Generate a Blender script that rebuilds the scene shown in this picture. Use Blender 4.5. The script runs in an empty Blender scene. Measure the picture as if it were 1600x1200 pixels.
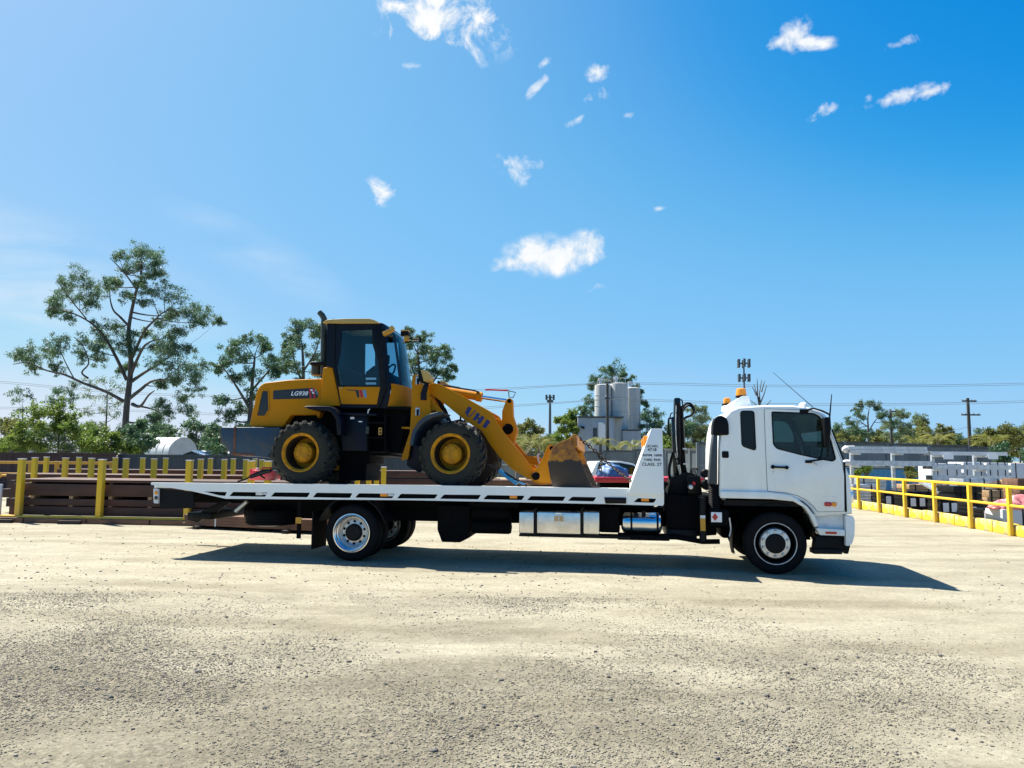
import bpy, bmesh, math, random
import numpy as np
from mathutils import Vector, Matrix
from mathutils.geometry import tessellate_polygon
random.seed(7)
RNG = np.random.default_rng(11)
scene = bpy.context.scene
COL = scene.collection
R_ = math.radians

# ------------------------------------------------------------------ camera
FPX, PIT, ROLL, CAMH = 1177.5, 113.5, 0.0087, 1.74      # focal length and horizon drop for a 1600 px wide picture
PA = math.atan2(PIT, FPX)
cam_d = bpy.data.cameras.new('camera')
cam_d.sensor_width = 36.0
cam_d.lens = 36.0 * FPX / 1600.0
cam_d.clip_start = 0.1
cam_d.clip_end = 3000
cam = bpy.data.objects.new('camera', cam_d)
COL.objects.link(cam)
fw = Vector((0, math.cos(PA), math.sin(PA)))
ez = Vector((0, -math.sin(PA), math.cos(PA)))
ex = Vector((1, 0, 0))
rt = ex * math.cos(ROLL) + ez * math.sin(ROLL)
up = -ex * math.sin(ROLL) + ez * math.cos(ROLL)
cam.matrix_world = Matrix(((rt.x, up.x, -fw.x, 0), (rt.y, up.y, -fw.y, 0), (rt.z, up.z, -fw.z, CAMH), (0, 0, 0, 1)))
scene.camera = cam

# ------------------------------------------------------------------ light
SUN = Vector((-0.551, 0.40, 1.0)).normalized()
sun_d = bpy.data.lights.new('sun', 'SUN')
sun_d.energy = 5.0
sun_d.angle = R_(0.5)
sun_d.color = (1.0, 0.945, 0.85)
sun = bpy.data.objects.new('sun', sun_d)
sun.rotation_euler = SUN.to_track_quat('Z', 'Y').to_euler()
sun.location = (-20, 10, 40)
COL.objects.link(sun)

scene.view_settings.view_transform = 'Standard'
scene.view_settings.look = 'None'
scene.view_settings.exposure = 1.32
scene.view_settings.gamma = 1.0
scene.view_settings.use_curve_mapping = False

def ray(px, py):
    u, v = px - 800.0, py - 600.0
    c, s = math.cos(ROLL), math.sin(ROLL)
    u, v = c * u + s * v, -s * u + c * v
    a, b = u / FPX, -v / FPX
    return Vector((a, math.cos(PA) - b * math.sin(PA), math.sin(PA) + b * math.cos(PA)))
def AT(px, py, Y):
    d = ray(px, py); t = Y / d.y
    return Vector((d.x * t, Y, CAMH + d.z * t))
def GR(px, py, z=0.0):
    d = ray(px, py); t = (z - CAMH) / d.z
    return Vector((d.x * t, d.y * t, z))

# the sky: physical sky with small fair-weather clouds placed by direction
world = bpy.data.worlds.new('World')
scene.world = world
world.use_nodes = True
wn, wl = world.node_tree.nodes, world.node_tree.links
wn.clear()
def wnode(t, **k):
    n = wn.new(t)
    for a, b in k.items(): setattr(n, a, b)
    return n
def wmath(op, a, b=None, clamp=False):
    n = wnode('ShaderNodeMath', operation=op, use_clamp=clamp)
    for i, x in enumerate((a, b)):
        if x is None: continue
        if isinstance(x, (int, float)): n.inputs[i].default_value = x
        else: wl.new(x, n.inputs[i])
    return n.outputs[0]
sky = wnode('ShaderNodeTexSky', sky_type='NISHITA', sun_disc=False)
sky.sun_elevation = math.asin(SUN.z)
sky.sun_rotation = math.atan2(SUN.x, SUN.y)
sky.altitude = 0
sky.air_density = 0.6
sky.dust_density = 1.0
sky.ozone_density = 6.0
# a phone's vivid tone curve, one curve for the whole sky, levelling off at white
sepc = wnode('ShaderNodeSeparateColor'); wl.new(sky.outputs[0], sepc.inputs[0])
hs = wnode('ShaderNodeCombineColor')
CUR = (((0, 0), (.06, 0), (.078, .012), (.105, .11), (.133, .19), (.19, .27), (.23, .335), (.28, .375), (.40, .64), (.60, .80), (1, .86)),
       ((0, 0), (.06, .10), (.133, .275), (.217, .515), (.30, .585), (.36, .635), (.536, .79), (.75, .87), (1, .90)),
       ((0, 0), (.12, .45), (.271, .74), (.42, .895), (.54, .94), (.75, .95), (1, .95)))
for i_, pts_ in enumerate(CUR):
    fc = wnode('ShaderNodeFloatCurve'); cv = fc.mapping.curves[0]
    cv.points[0].location = pts_[0]; cv.points[1].location = pts_[-1]
    for q_ in pts_[1:-1]: cv.points.new(*q_)
    fc.mapping.update()
    wl.new(wmath('MULTIPLY', sepc.outputs[i_], .1, True), fc.inputs['Value'])
    wl.new(wmath('MULTIPLY', fc.outputs[0], 5.56), hs.inputs[i_])
tc = wnode('ShaderNodeTexCoord')
D = tc.outputs['Generated']
nz = wnode('ShaderNodeTexNoise', noise_dimensions='3D')
nz.inputs['Scale'].default_value = 26.0
nz.inputs['Detail'].default_value = 9.0
nz.inputs['Roughness'].default_value = 0.62
nz.inputs['Distortion'].default_value = 0.35
wl.new(D, nz.inputs['Vector'])
NF = nz.outputs[0]
nz2 = wnode('ShaderNodeTexNoise', noise_dimensions='3D')
nz2.inputs['Scale'].default_value = 70.0
nz2.inputs['Detail'].default_value = 6.0
nz2.inputs['Roughness'].default_value = 0.6
wl.new(D, nz2.inputs['Vector'])
def cloud(px, py, wpx, hpx, dens, tilt=0.0, gain=1.0, wisp=2.6):
    c = ray(px, py).normalized()
    r = Vector((c.y, -c.x, 0)).normalized(); q = r.cross(c)
    t = R_(tilt)
    r2 = r * math.cos(t) + q * math.sin(t); q2 = -r * math.sin(t) + q * math.cos(t)
    a, b = wpx / FPX * 0.56 * c.y, hpx / FPX * 0.56 * c.y
    outs = []
    for vec, s in ((r2, a), (q2, b)):
        n = wnode('ShaderNodeVectorMath', operation='DOT_PRODUCT')
        wl.new(D, n.inputs[0]); n.inputs[1].default_value = tuple(vec / s)
        outs.append(n.outputs['Value'])
    rr = wmath('ADD', wmath('MULTIPLY', outs[0], outs[0]), wmath('MULTIPLY', outs[1], outs[1]))
    m = wmath('SUBTRACT', 1.0, wmath('SQRT', rr))                       # 1 in the middle, 0 at the rim
    n = wmath('MULTIPLY', wmath('SUBTRACT', NF, 0.5), wisp * 1.9)
    n2 = wmath('MULTIPLY', wmath('SUBTRACT', nz2.outputs[0], 0.5), 0.5)
    v = wmath('ADD', wmath('ADD', m, n), wmath('ADD', n2, dens - 0.60))
    v = wmath('MULTIPLY', wmath('POWER', wmath('MULTIPLY', v, 1.05, True), 1.1), gain)
    edge = wmath('MULTIPLY', wmath('ADD', m, 0.35), 2.2, True)          # nothing far outside the ellipse
    return wmath('MULTIPLY', v, edge, True)
CL = [(695, 22, 190, 120, .50, -6, 1, 3.2), (803, 410, 66, 30, .75, 8, 1, 1.8), (832, 396, 84, 46, .9, 12, 1, 1.7), (868, 402, 100, 48, .95, 4, 1, 1.6), (915, 384, 58, 40, .85, 15, 1, 1.8), (905, 401, 76, 34, .8, 10, 1, 1.8), (930, 376, 34, 26, .6, 20, .9, 2.2), (596, 300, 62, 38, .42, 5, 1, 2.6), (812, 262, 76, 44, .32, 5, .8, 3.0),
      (1240, 54, 48, 42, .75, 30, 1, 2.0), (1262, 66, 74, 22, .75, -10, 1, 2.0), (1219, 64, 42, 22, .6, 20, .9, 2.2), (1247, 40, 22, 30, .5, 0, .8, 2.4), (1408, 69, 60, 22, .42, 5, .8, 2.4), (1412, 148, 110, 20, .45, 6, .75, 2.8), (1455, 143, 70, 18, .5, 8, .8, 2.6), (1478, 136, 22, 28, .5, -20, .8, 2.4), (1356, 152, 26, 20, .45, 0, .7, 2.6), (1283, 172, 44, 26, .34, 30, .8, 2.6),
      (935, 112, 46, 26, .5, 22, .9, 2.4), (922, 154, 58, 34, .36, 8, .8, 3.0), (902, 186, 42, 15, .5, 22, .8, 2.4), (842, 136, 62, 18, .2, 45, .7, 3.0),
      (640, 103, 42, 16, .3, 5, .6, 2.6), (982, 180, 28, 12, .3, 5, .6, 2.4), (1030, 326, 22, 9, .4, 0, .6, 2.0), (928, 452, 42, 18, .12, 10, .5, 3.0), (852, 98, 24, 12, .4, 30, .6, 2.4)]
acc = None
for cdef in CL:
    m = cloud(*cdef)
    acc = m if acc is None else wmath('MAXIMUM', acc, m)
# thin streaks of high cloud low on the sun's side
mp = wnode('ShaderNodeMapping')
mp.inputs['Rotation'].default_value = (0, R_(-24), R_(10))
mp.inputs['Scale'].default_value = (2.2, 2.2, 13.0)
wl.new(D, mp.inputs['Vector'])
nc = wnode('ShaderNodeTexNoise', noise_dimensions='3D')
nc.inputs['Scale'].default_value = 1.6
nc.inputs['Detail'].default_value = 8.0
nc.inputs['Roughness'].default_value = 0.55
nc.inputs['Distortion'].default_value = 0.5
wl.new(mp.outputs[0], nc.inputs['Vector'])
def soft(px, py, wpx, hpx, tilt):
    c = ray(px, py).normalized(); r = Vector((c.y, -c.x, 0)).normalized(); q = r.cross(c); t = R_(tilt)
    r2 = r * math.cos(t) + q * math.sin(t); q2 = -r * math.sin(t) + q * math.cos(t); o = []
    for vec, s_ in ((r2, wpx / FPX * .5), (q2, hpx / FPX * .5)):
        n = wnode('ShaderNodeVectorMath', operation='DOT_PRODUCT'); wl.new(D, n.inputs[0]); n.inputs[1].default_value = tuple(vec / s_); o.append(n.outputs['Value'])
    return wmath('SUBTRACT', 1.0, wmath('SQRT', wmath('ADD', wmath('MULTIPLY', o[0], o[0]), wmath('MULTIPLY', o[1], o[1]))), True)
cm = wmath('MAXIMUM', soft(20, 430, 620, 210, -8), wmath('MAXIMUM', wmath('MULTIPLY', soft(410, 405, 330, 90, -24), .55), wmath('MULTIPLY', soft(60, 497, 360, 40, -4), .8)))
cs = wmath('MULTIPLY', wmath('SUBTRACT', nc.outputs[0], 0.34), 2.4, True)
cir = wmath('MULTIPLY', wmath('MULTIPLY', wmath('POWER', cm, .9), cs), 0.72, True)
acc = wmath('MAXIMUM', acc, cir)
mix = wnode('ShaderNodeMix', data_type='RGBA')
wl.new(acc, mix.inputs['Factor'])
wl.new(hs.outputs[0], mix.inputs[6])
cmix = wnode('ShaderNodeMix', data_type='RGBA')
wl.new(wmath('MULTIPLY', wmath('SUBTRACT', NF, .30), 2.6, True), cmix.inputs[0])
cmix.inputs[6].default_value = (4.2, 4.7, 5.2, 1); cmix.inputs[7].default_value = (5.8, 5.8, 5.8, 1)
wl.new(cmix.outputs[2], mix.inputs[7])
bg = wnode('ShaderNodeBackground')
bg.inputs['Strength'].default_value = 0.072
wl.new(mix.outputs[2], bg.inputs['Color'])
wo = wnode('ShaderNodeOutputWorld')
wl.new(bg.outputs[0], wo.inputs['Surface'])

# ------------------------------------------------------------------ materials
MATS = {}
def mat(name, col, rough=0.6, metal=0.0, var=0.0, scale=4.0, bump=0.0, bscale=40.0, col2=None, lo=0.4, hi=0.65, spec=0.5, coat=0.0, trans=0.0, detail=6, stretch=None, emit=None):
    m = bpy.data.materials.new(name); m.use_nodes = True
    nt = m.node_tree; N, L = nt.nodes, nt.links
    b = N['Principled BSDF']
    b.inputs['Base Color'].default_value = (*col, 1)
    b.inputs['Roughness'].default_value = rough
    b.inputs['Metallic'].default_value = metal
    b.inputs['Specular IOR Level'].default_value = spec
    b.inputs['Coat Weight'].default_value = coat
    b.inputs['Coat Roughness'].default_value = 0.072
    b.inputs['Transmission Weight'].default_value = trans
    if emit:
        b.inputs['Emission Color'].default_value = (*emit[0], 1); b.inputs['Emission Strength'].default_value = emit[1]
    if var or col2 or bump:
        t = N.new('ShaderNodeTexCoord'); vec = t.outputs['Object']
        if stretch:
            mp = N.new('ShaderNodeMapping'); mp.inputs['Scale'].default_value = stretch
            L.new(vec, mp.inputs['Vector']); vec = mp.outputs[0]
    if var or col2:
        n = N.new('ShaderNodeTexNoise'); n.inputs['Scale'].default_value = scale; n.inputs['Detail'].default_value = detail
        n.inputs['Roughness'].default_value = 0.65
        L.new(vec, n.inputs['Vector'])
        r = N.new('ShaderNodeValToRGB')
        c2 = col2 if col2 else tuple(max(0, c * (1 - var)) for c in col)
        c1 = col if col2 else tuple(min(1, c * (1 + var)) for c in col)
        r.color_ramp.elements[0].position = lo; r.color_ramp.elements[0].color = (*c2, 1)
        r.color_ramp.elements[1].position = hi; r.color_ramp.elements[1].color = (*c1, 1)
        L.new(n.outputs[0], r.inputs[0]); L.new(r.outputs[0], b.inputs['Base Color'])
    if bump:
        n = N.new('ShaderNodeTexNoise'); n.inputs['Scale'].default_value = bscale; n.inputs['Detail'].default_value = 5
        L.new(vec, n.inputs['Vector'])
        bp = N.new('ShaderNodeBump'); bp.inputs['Strength'].default_value = bump; bp.inputs['Distance'].default_value = 0.02
        L.new(n.outputs[0], bp.inputs['Height']); L.new(bp.outputs[0], b.inputs['Normal'])
    MATS[name] = m
    return m
def glass(name, tint, rough=0.02, opac=0.25):
    m = bpy.data.materials.new(name); m.use_nodes = True
    N, L = m.node_tree.nodes, m.node_tree.links
    N.remove(N['Principled BSDF'])
    tr = N.new('ShaderNodeBsdfTransparent'); tr.inputs[0].default_value = (*tint, 1)
    gl = N.new('ShaderNodeBsdfGlossy'); gl.inputs['Roughness'].default_value = rough; gl.inputs['Color'].default_value = (.62, .68, .72, 1)
    fr = N.new('ShaderNodeFresnel'); ge = N.new('ShaderNodeNewGeometry'); ma_ = N.new('ShaderNodeMath'); ma_.operation = 'MULTIPLY_ADD'
    L.new(ge.outputs['Backfacing'], ma_.inputs[0]); ma_.inputs[1].default_value = 1 / 1.5 - 1.5; ma_.inputs[2].default_value = 1.5; L.new(ma_.outputs[0], fr.inputs['IOR'])   # a thin pane, the same from either side
    mx = N.new('ShaderNodeMixShader')
    L.new(fr.outputs[0], mx.inputs[0]); L.new(tr.outputs[0], mx.inputs[1]); L.new(gl.outputs[0], mx.inputs[2])
    L.new(mx.outputs[0], N['Material Output'].inputs['Surface'])
    MATS[name] = m
    return m
def leafmat(name, c1, c2, tl=0.45):
    m = bpy.data.materials.new(name); m.use_nodes = True
    N, L = m.node_tree.nodes, m.node_tree.links
    b = N['Principled BSDF']; b.inputs['Roughness'].default_value = 0.5; b.inputs['Specular IOR Level'].default_value = 0.4
    t = N.new('ShaderNodeTexCoord'); n = N.new('ShaderNodeTexNoise'); n.inputs['Scale'].default_value = 0.9; n.inputs['Detail'].default_value = 7
    n.inputs['Roughness'].default_value = 0.75
    L.new(t.outputs['Object'], n.inputs['Vector'])
    r = N.new('ShaderNodeValToRGB'); r.color_ramp.elements[0].position = 0.36; r.color_ramp.elements[1].position = 0.66
    r.color_ramp.elements[0].color = (*c1, 1); r.color_ramp.elements[1].color = (*c2, 1)
    L.new(n.outputs[0], r.inputs[0]); L.new(r.outputs[0], b.inputs['Base Color'])
    tb = N.new('ShaderNodeBsdfTranslucent'); L.new(r.outputs[0], tb.inputs['Color'])
    mx = N.new('ShaderNodeMixShader'); mx.inputs[0].default_value = tl
    L.new(b.outputs[0], mx.inputs[1]); L.new(tb.outputs[0], mx.inputs[2]); L.new(mx.outputs[0], N['Material Output'].inputs['Surface'])
    MATS[name] = m
    return m

mat('white_dull', (.66, .67, .66), .6, var=.1, scale=6)
mat('black_plastic', (.004, .0045, .006), .55, spec=.16)
mat('black_steel', (.005, .0055, .007), .5, spec=.18, var=.3, scale=8)
mat('black_gloss', (.010, .012, .014), .25)
mat('chassis_black', (.0025, .0027, .0033), .75, spec=.1, var=.3, scale=10)
mat('tyre_rubber', (.006, .006, .007), .8, spec=.15, var=.2, scale=9)
mat('loader_rubber', (.007, .0075, .008), .85, spec=.15, col2=(.034, .033, .026), scale=5, lo=.62, hi=.42, bump=.25, bscale=30)
mat('alloy', (.75, .75, .76), .22, metal=1.0)
mat('wheel_silver', (.62, .62, .61), .35, metal=.6, var=.12, scale=12)
mat('checker_alu', (.72, .70, .66), .28, metal=.9, var=.12, scale=6)
mat('tank_alu', (.70, .71, .73), .22, metal=1.0, var=.06, scale=4)
mat('amber', (.85, .28, .01), .25, coat=.3)
mat('red_lens', (.45, .02, .015), .25, coat=.3)
mat('red_paint', (.42, .012, .02), .4)
mat('wheel_yellow', (.56, .25, .008), .55, spec=.15, col2=(.33, .15, .02), scale=9, lo=.34, hi=.55)
mat('loader_navy', (.003, .005, .012), .45, spec=.2, var=.25, scale=5)
mat('counterweight_blue', (.020, .046, .075), .5, spec=.3, col2=(.06, .06, .06), scale=3.2, lo=.34, hi=.5, bump=.1, bscale=10)
mat('rust', (.12, .045, .018), .85, var=.4, scale=9)
mat('roof_tan', (.50, .32, .08), .5, var=.08, scale=4)
mat('stack_green', (.035, .045, .03), .55, var=.3, scale=6)
mat('chrome', (.80, .81, .83), .12, metal=1.0)
mat('blue_paint', (.03, .19, .36), .4)
mat('chain_steel', (.055, .040, .030), .55, metal=.5, var=.4, scale=30)
mat('decal_black', (.010, .010, .014), .35)
mat('decal_red', (.45, .012, .015), .35)
mat('decal_blue', (.10, .26, .42), .35)
mat('decal_navy', (.015, .018, .12), .4)
mat('decal_white', (.82, .82, .82), .4)
mat('ink', (.02, .02, .025), .6)
mat('seat_fabric', (.006, .007, .01), .8)
mat('interior_grey', (.16, .16, .16), .7)
mat('grille_dark', (.012, .02, .024), .5, var=.3, scale=40)
mat('yellow_kerb', (.74, .52, .03), .85, col2=(.36, .32, .23), scale=3.4, lo=.44, hi=.56, bump=.3, bscale=9)
mat('orange_frame', (.55, .27, .02), .55, var=.15, scale=4)
mat('steel_brown', (.085, .034, .020), .75, col2=(.030, .014, .009), scale=2.2, lo=.35, hi=.65, stretch=(.25, 1, 1), bump=.15, bscale=14)
mat('timber_brown', (.20, .10, .055), .85, col2=(.09, .045, .03), scale=3, stretch=(.3, 2, 2), bump=.2, bscale=12)
mat('stone_dark', (.12, .115, .105), .85, col2=(.055, .052, .05), scale=7, lo=.38, hi=.62)
mat('timber_dark', (.040, .026, .020), .85, var=.4, scale=4, stretch=(.3, 2, 2))
mat('timber_pale', (.42, .29, .15), .8, col2=(.28, .17, .09), scale=4, stretch=(.3, 2, 2))
mat('sheet_brown', (.040, .022, .022), .7, var=.2, scale=1.5)
mat('sheet_slate', (.035, .048, .058), .6, var=.15, scale=1.2)
mat('concrete_wall', (.155, .185, .20), .85, col2=(.10, .122, .135), scale=.8, bump=.1, bscale=8, stretch=(1, 1, .35))
mat('concrete_cap', (.07, .08, .085), .85, var=.2, scale=2)
mat('silo_white', (.47, .48, .46), .6, col2=(.34, .35, .335), scale=1.1, stretch=(2.5, 2.5, .12), lo=.35, hi=.7)
mat('plant_wall', (.36, .39, .41), .7, col2=(.27, .30, .32), scale=.7, stretch=(1.5, 1.5, .2))
mat('plant_window', (.03, .04, .05), .3)
mat('galv', (.52, .55, .58), .38, metal=.6, var=.15, scale=6)
mat('pole_timber', (.055, .055, .048), .85, var=.3, scale=2)
mat('tower_steel', (.055, .075, .09), .6)
mat('wire', (.16, .18, .20), .6)
mat('wrap_white', (.56, .57, .58), .5, var=.08, scale=3, bump=.3, bscale=6)
mat('wrap_pink', (.70, .22, .22), .45, var=.2, scale=4, bump=.6, bscale=6)
mat('wrap_black', (.005, .005, .006), .5, spec=.25, bump=.3, bscale=10)
mat('tarp_blue', (.035, .12, .27), .5, var=.3, scale=6, bump=.5, bscale=8)
mat('shed_white', (.66, .68, .68), .5, var=.05, scale=2)
mat('shed_roof', (.42, .45, .46), .5, var=.08, scale=2)
mat('bark', (.045, .038, .034), .9, col2=(.10, .088, .075), scale=1.6, stretch=(2, 2, .5), bump=.3, bscale=6)
mat('bark_pale', (.22, .20, .17), .9, col2=(.11, .095, .08), scale=1.6, stretch=(2, 2, .5))
leafmat('leaf_gum', (.048, .110, .064), (.130, .205, .092), .45)
leafmat('leaf_gum_pale', (0.084, 0.144, 0.072), (0.198, 0.252, 0.114), .42)
leafmat('leaf_dark', (0.037, 0.098, 0.057), (0.112, 0.194, 0.077), .40)
leafmat('leaf_bush', (.078, .155, .027), (.20, .255, .042), .48)
leafmat('leaf_olive', (.088, .115, .028), (.20, .205, .052), .48)
leafmat('leaf_palm', (.085, .120, .025), (.26, .24, .05), .4)
glass('cab_glass', (.44, .52, .50))
glass('loader_glass', (.72, .85, .90))
glass('loader_screen', (.26, .46, .56))
glass('tint_glass', (.03, .035, .04))

def weathered(name, col, dust, rough, z_lo, z_hi, amt, chip=None, chip_at=.36, coat=0.0, spec=.4):
    """paint with road dust that thickens towards the sills and, if asked, chips"""
    m = mat(name, col, rough, coat=coat, spec=spec); N, L = m.node_tree.nodes, m.node_tree.links; b = N['Principled BSDF']
    t = N.new('ShaderNodeTexCoord'); V = t.outputs['Object']
    def noi(sc, de, st=None):
        n = N.new('ShaderNodeTexNoise'); n.inputs['Scale'].default_value = sc; n.inputs['Detail'].default_value = de; n.inputs['Roughness'].default_value = .7
        mp = N.new('ShaderNodeMapping'); mp.inputs['Scale'].default_value = st or (1, 1, 1); L.new(V, mp.inputs[0]); L.new(mp.outputs[0], n.inputs[0]); return n.outputs[0]
    def mx(f, a_, c_):
        x = N.new('ShaderNodeMix'); x.data_type = 'RGBA'; L.new(f, x.inputs[0])
        if isinstance(a_, tuple): x.inputs[6].default_value = (*a_, 1)
        else: L.new(a_, x.inputs[6])
        x.inputs[7].default_value = (*c_, 1); return x.outputs[2]
    sp = N.new('ShaderNodeSeparateXYZ'); L.new(V, sp.inputs[0])
    mr = N.new('ShaderNodeMapRange'); mr.inputs[1].default_value = z_hi; mr.inputs[2].default_value = z_lo; mr.inputs[3].default_value = .12; mr.inputs[4].default_value = 1; L.new(sp.outputs['Z'], mr.inputs[0])
    n1 = noi(3.0, 8, (1, 1, .35)); r1 = N.new('ShaderNodeMapRange'); r1.inputs[1].default_value = .36; r1.inputs[2].default_value = .70; L.new(n1, r1.inputs[0])
    mu = N.new('ShaderNodeMath'); mu.operation = 'MULTIPLY'; L.new(mr.outputs[0], mu.inputs[0]); L.new(r1.outputs[0], mu.inputs[1])
    m2 = N.new('ShaderNodeMath'); m2.operation = 'MULTIPLY'; m2.use_clamp = True; L.new(mu.outputs[0], m2.inputs[0]); m2.inputs[1].default_value = amt
    c = mx(m2.outputs[0], col, dust)
    if chip:
        r2 = N.new('ShaderNodeMapRange'); r2.inputs[1].default_value = chip_at; r2.inputs[2].default_value = chip_at - .03; L.new(noi(11, 8), r2.inputs[0]); c = mx(r2.outputs[0], c, chip)
    L.new(c, b.inputs['Base Color'])
    return m
weathered('white_paint', (.84, .86, .82), (.50, .45, .34), .32, .75, 1.9, .42, coat=.3)
weathered('white_steel', (.85, .87, .83), (.55, .50, .40), .5, .6, 1.3, .45, (.20, .10, .05), .27)
weathered('loader_yellow', (.54, .205, .001), (.30, .165, .04), .5, .2, 1.9, .40, (.10, .045, .015), .30, spec=.12)
weathered('yellow_post', (.78, .48, .010), (.42, .33, .16), .5, .0, 1.0, .6, (.16, .07, .02), .31)
# ------------------------------------------------------------------ mesh helpers
class MB:
    def __init__(s): s.v = []; s.f = []
    def add(s, vs, fs):
        o = len(s.v); s.v += [tuple(x) for x in vs]; s.f += [tuple(i + o for i in q) for q in fs]; return s
    def box(s, a, b):
        x0, y0, z0 = a; x1, y1, z1 = b
        return s.add([(x0, y0, z0), (x1, y0, z0), (x1, y1, z0), (x0, y1, z0), (x0, y0, z1), (x1, y0, z1), (x1, y1, z1), (x0, y1, z1)],
                     [(0, 3, 2, 1), (4, 5, 6, 7), (0, 1, 5, 4), (1, 2, 6, 5), (2, 3, 7, 6), (3, 0, 4, 7)])
    def prism(s, poly, v0, v1, lean=None):
        """a closed (u, w) outline pushed from depth v0 to v1"""
        n = len(poly)
        area = sum(poly[i][0] * poly[(i + 1) % n][1] - poly[(i + 1) % n][0] * poly[i][1] for i in range(n))
        if area < 0: poly = poly[::-1]
        vs = [(u, v0, w) for u, w in poly] + [(u, v1, w) for u, w in poly]
        fs = [tuple(range(n)), tuple(range(2 * n - 1, n - 1, -1))] + [(i, i + n, (i + 1) % n + n, (i + 1) % n) for i in range(n)]
        return s.add(vs, fs)
    def sheet(s, outer, holes, v0, v1):
        """an outline with openings, v0 the outer face, v1 the inner"""
        loops = [[Vector((u, w, 0)) for u, w in l] for l in [outer] + holes]
        tris = tessellate_polygon(loops)
        flat = [p for l in loops for p in l]; n = len(flat)
        vs = [(p.x, v0, p.y) for p in flat] + [(p.x, v1, p.y) for p in flat]
        fs = []
        for a, b, c in tris:
            A, B, C = flat[a], flat[b], flat[c]
            if (B - A).cross(C - A).z < 0: b, c = c, b
            fs += [(a, b, c), (c + n, b + n, a + n)]
        o = 0
        for k, l in enumerate(loops):
            m = len(l)
            ar = sum(l[i].x * l[(i + 1) % m].y - l[(i + 1) % m].x * l[i].y for i in range(m))
            for i in range(m):
                a, b = o + i, o + (i + 1) % m
                q = (a, a + n, b + n, b)
                fs.append(q if (ar > 0) == (k == 0) else q[::-1])
            o += m
        return s.add(vs, fs)
    def tube(s, pts, r, n=8, cap=True):
        pts = [Vector(p) for p in pts]; rs = r if isinstance(r, (list, tuple)) else [r] * len(pts)
        vs = []; fs = []; pn = None
        for i, p in enumerate(pts):
            t = (pts[min(i + 1, len(pts) - 1)] - pts[max(i - 1, 0)]).normalized()
            if pn is None:
                pn = t.cross(Vector((0, 0, 1)))
                if pn.length < 1e-3: pn = t.cross(Vector((0, 1, 0)))
            else: pn = pn - t * pn.dot(t)
            pn.normalize(); bn = t.cross(pn)
            for k in range(n):
                a = 2 * math.pi * k / n
                vs.append(p + (pn * math.cos(a) + bn * math.sin(a)) * rs[i])
        for i in range(len(pts) - 1):
            for k in range(n):
                a, b = i * n + k, i * n + (k + 1) % n
                fs.append((a, b, b + n, a + n))
        if cap: fs += [tuple(range(n - 1, -1, -1)), tuple(range((len(pts) - 1) * n, len(pts) * n))]
        return s.add(vs, fs)
    def lathe(s, prof, c, axis='v', n=40, a0=0.0, a1=2 * math.pi):
        """prof: (radius, distance along the axis); full turn unless a0/a1 given"""
        full = abs(a1 - a0 - 2 * math.pi) < 1e-6
        m = n if full else n + 1
        vs = []; fs = []; K = len(prof)
        for i in range(m):
            a = a0 + (a1 - a0) * i / n
            for r, t in prof:
                x, y = r * math.cos(a), r * math.sin(a)
                if axis == 'v': vs.append((c[0] + x, c[1] + t, c[2] + y))
                elif axis == 'w': vs.append((c[0] + x, c[1] + y, c[2] + t))
                else: vs.append((c[0] + t, c[1] + x, c[2] + y))
        for i in range(n):
            j = (i + 1) % m
            for k in range(K - 1): fs.append((i * K + k, i * K + k + 1, j * K + k + 1, j * K + k))
        return s.add(vs, fs)
    def build(s, name, m, parent=None, org=(0, 0, 0), bevel=0.0, seg=2, ang=35, recalc=True, flat=False):
        me = bpy.data.meshes.new(name)
        me.from_pydata([(a - org[0], b - org[1], c - org[2]) for a, b, c in s.v], [], s.f)
        if bevel or recalc:
            bm = bmesh.new(); bm.from_mesh(me)
            if recalc: bmesh.ops.recalc_face_normals(bm, faces=bm.faces)
            if bevel:
                es = [e for e in bm.edges if len(e.link_faces) == 2 and e.calc_face_angle(0) > R_(30)]
                bmesh.ops.bevel(bm, geom=es, offset=bevel, segments=seg, affect='EDGES', profile=.5, clamp_overlap=True)
            bm.to_mesh(me); bm.free()
        if not flat:
            me.shade_smooth(); me.set_sharp_from_angle(angle=R_(ang))
        return link(name, me, m, parent)
def link(name, me, m, parent=None):
    if m is not None and not me.materials: me.materials.append(MATS[m] if isinstance(m, str) else m)
    o = bpy.data.objects.new(name, me); COL.objects.link(o)
    if parent is not None: o.parent = parent
    return o
def tag(o, label, cat=None, group=None, kind=None):
    if label: o['label'] = label
    if cat: o['category'] = cat
    if group: o['group'] = group
    if kind or cat: o['kind'] = kind or 'thing'
    return o
def thing(name, label, cat, loc=(0, 0, 0), rz=0.0, group=None):
    o = bpy.data.objects.new(name, None); COL.objects.link(o)
    o.location = loc; o.rotation_euler = (0, 0, rz); o.empty_display_size = .3
    return tag(o, label, cat, group)
def empty(name, parent, loc=(0, 0, 0), rot=(0, 0, 0)):
    o = bpy.data.objects.new(name, None); COL.objects.link(o); o.parent = parent; o.location = loc; o.rotation_euler = rot
    return o
def copy_tree(o, parent=None, loc=None, rot=None):
    c = o.copy(); COL.objects.link(c)
    if parent is not None: c.parent = parent
    if loc is not None: c.location = loc
    if rot is not None: c.rotation_euler = rot
    for ch in list(o.children): copy_tree(ch, c)
    return c
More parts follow.
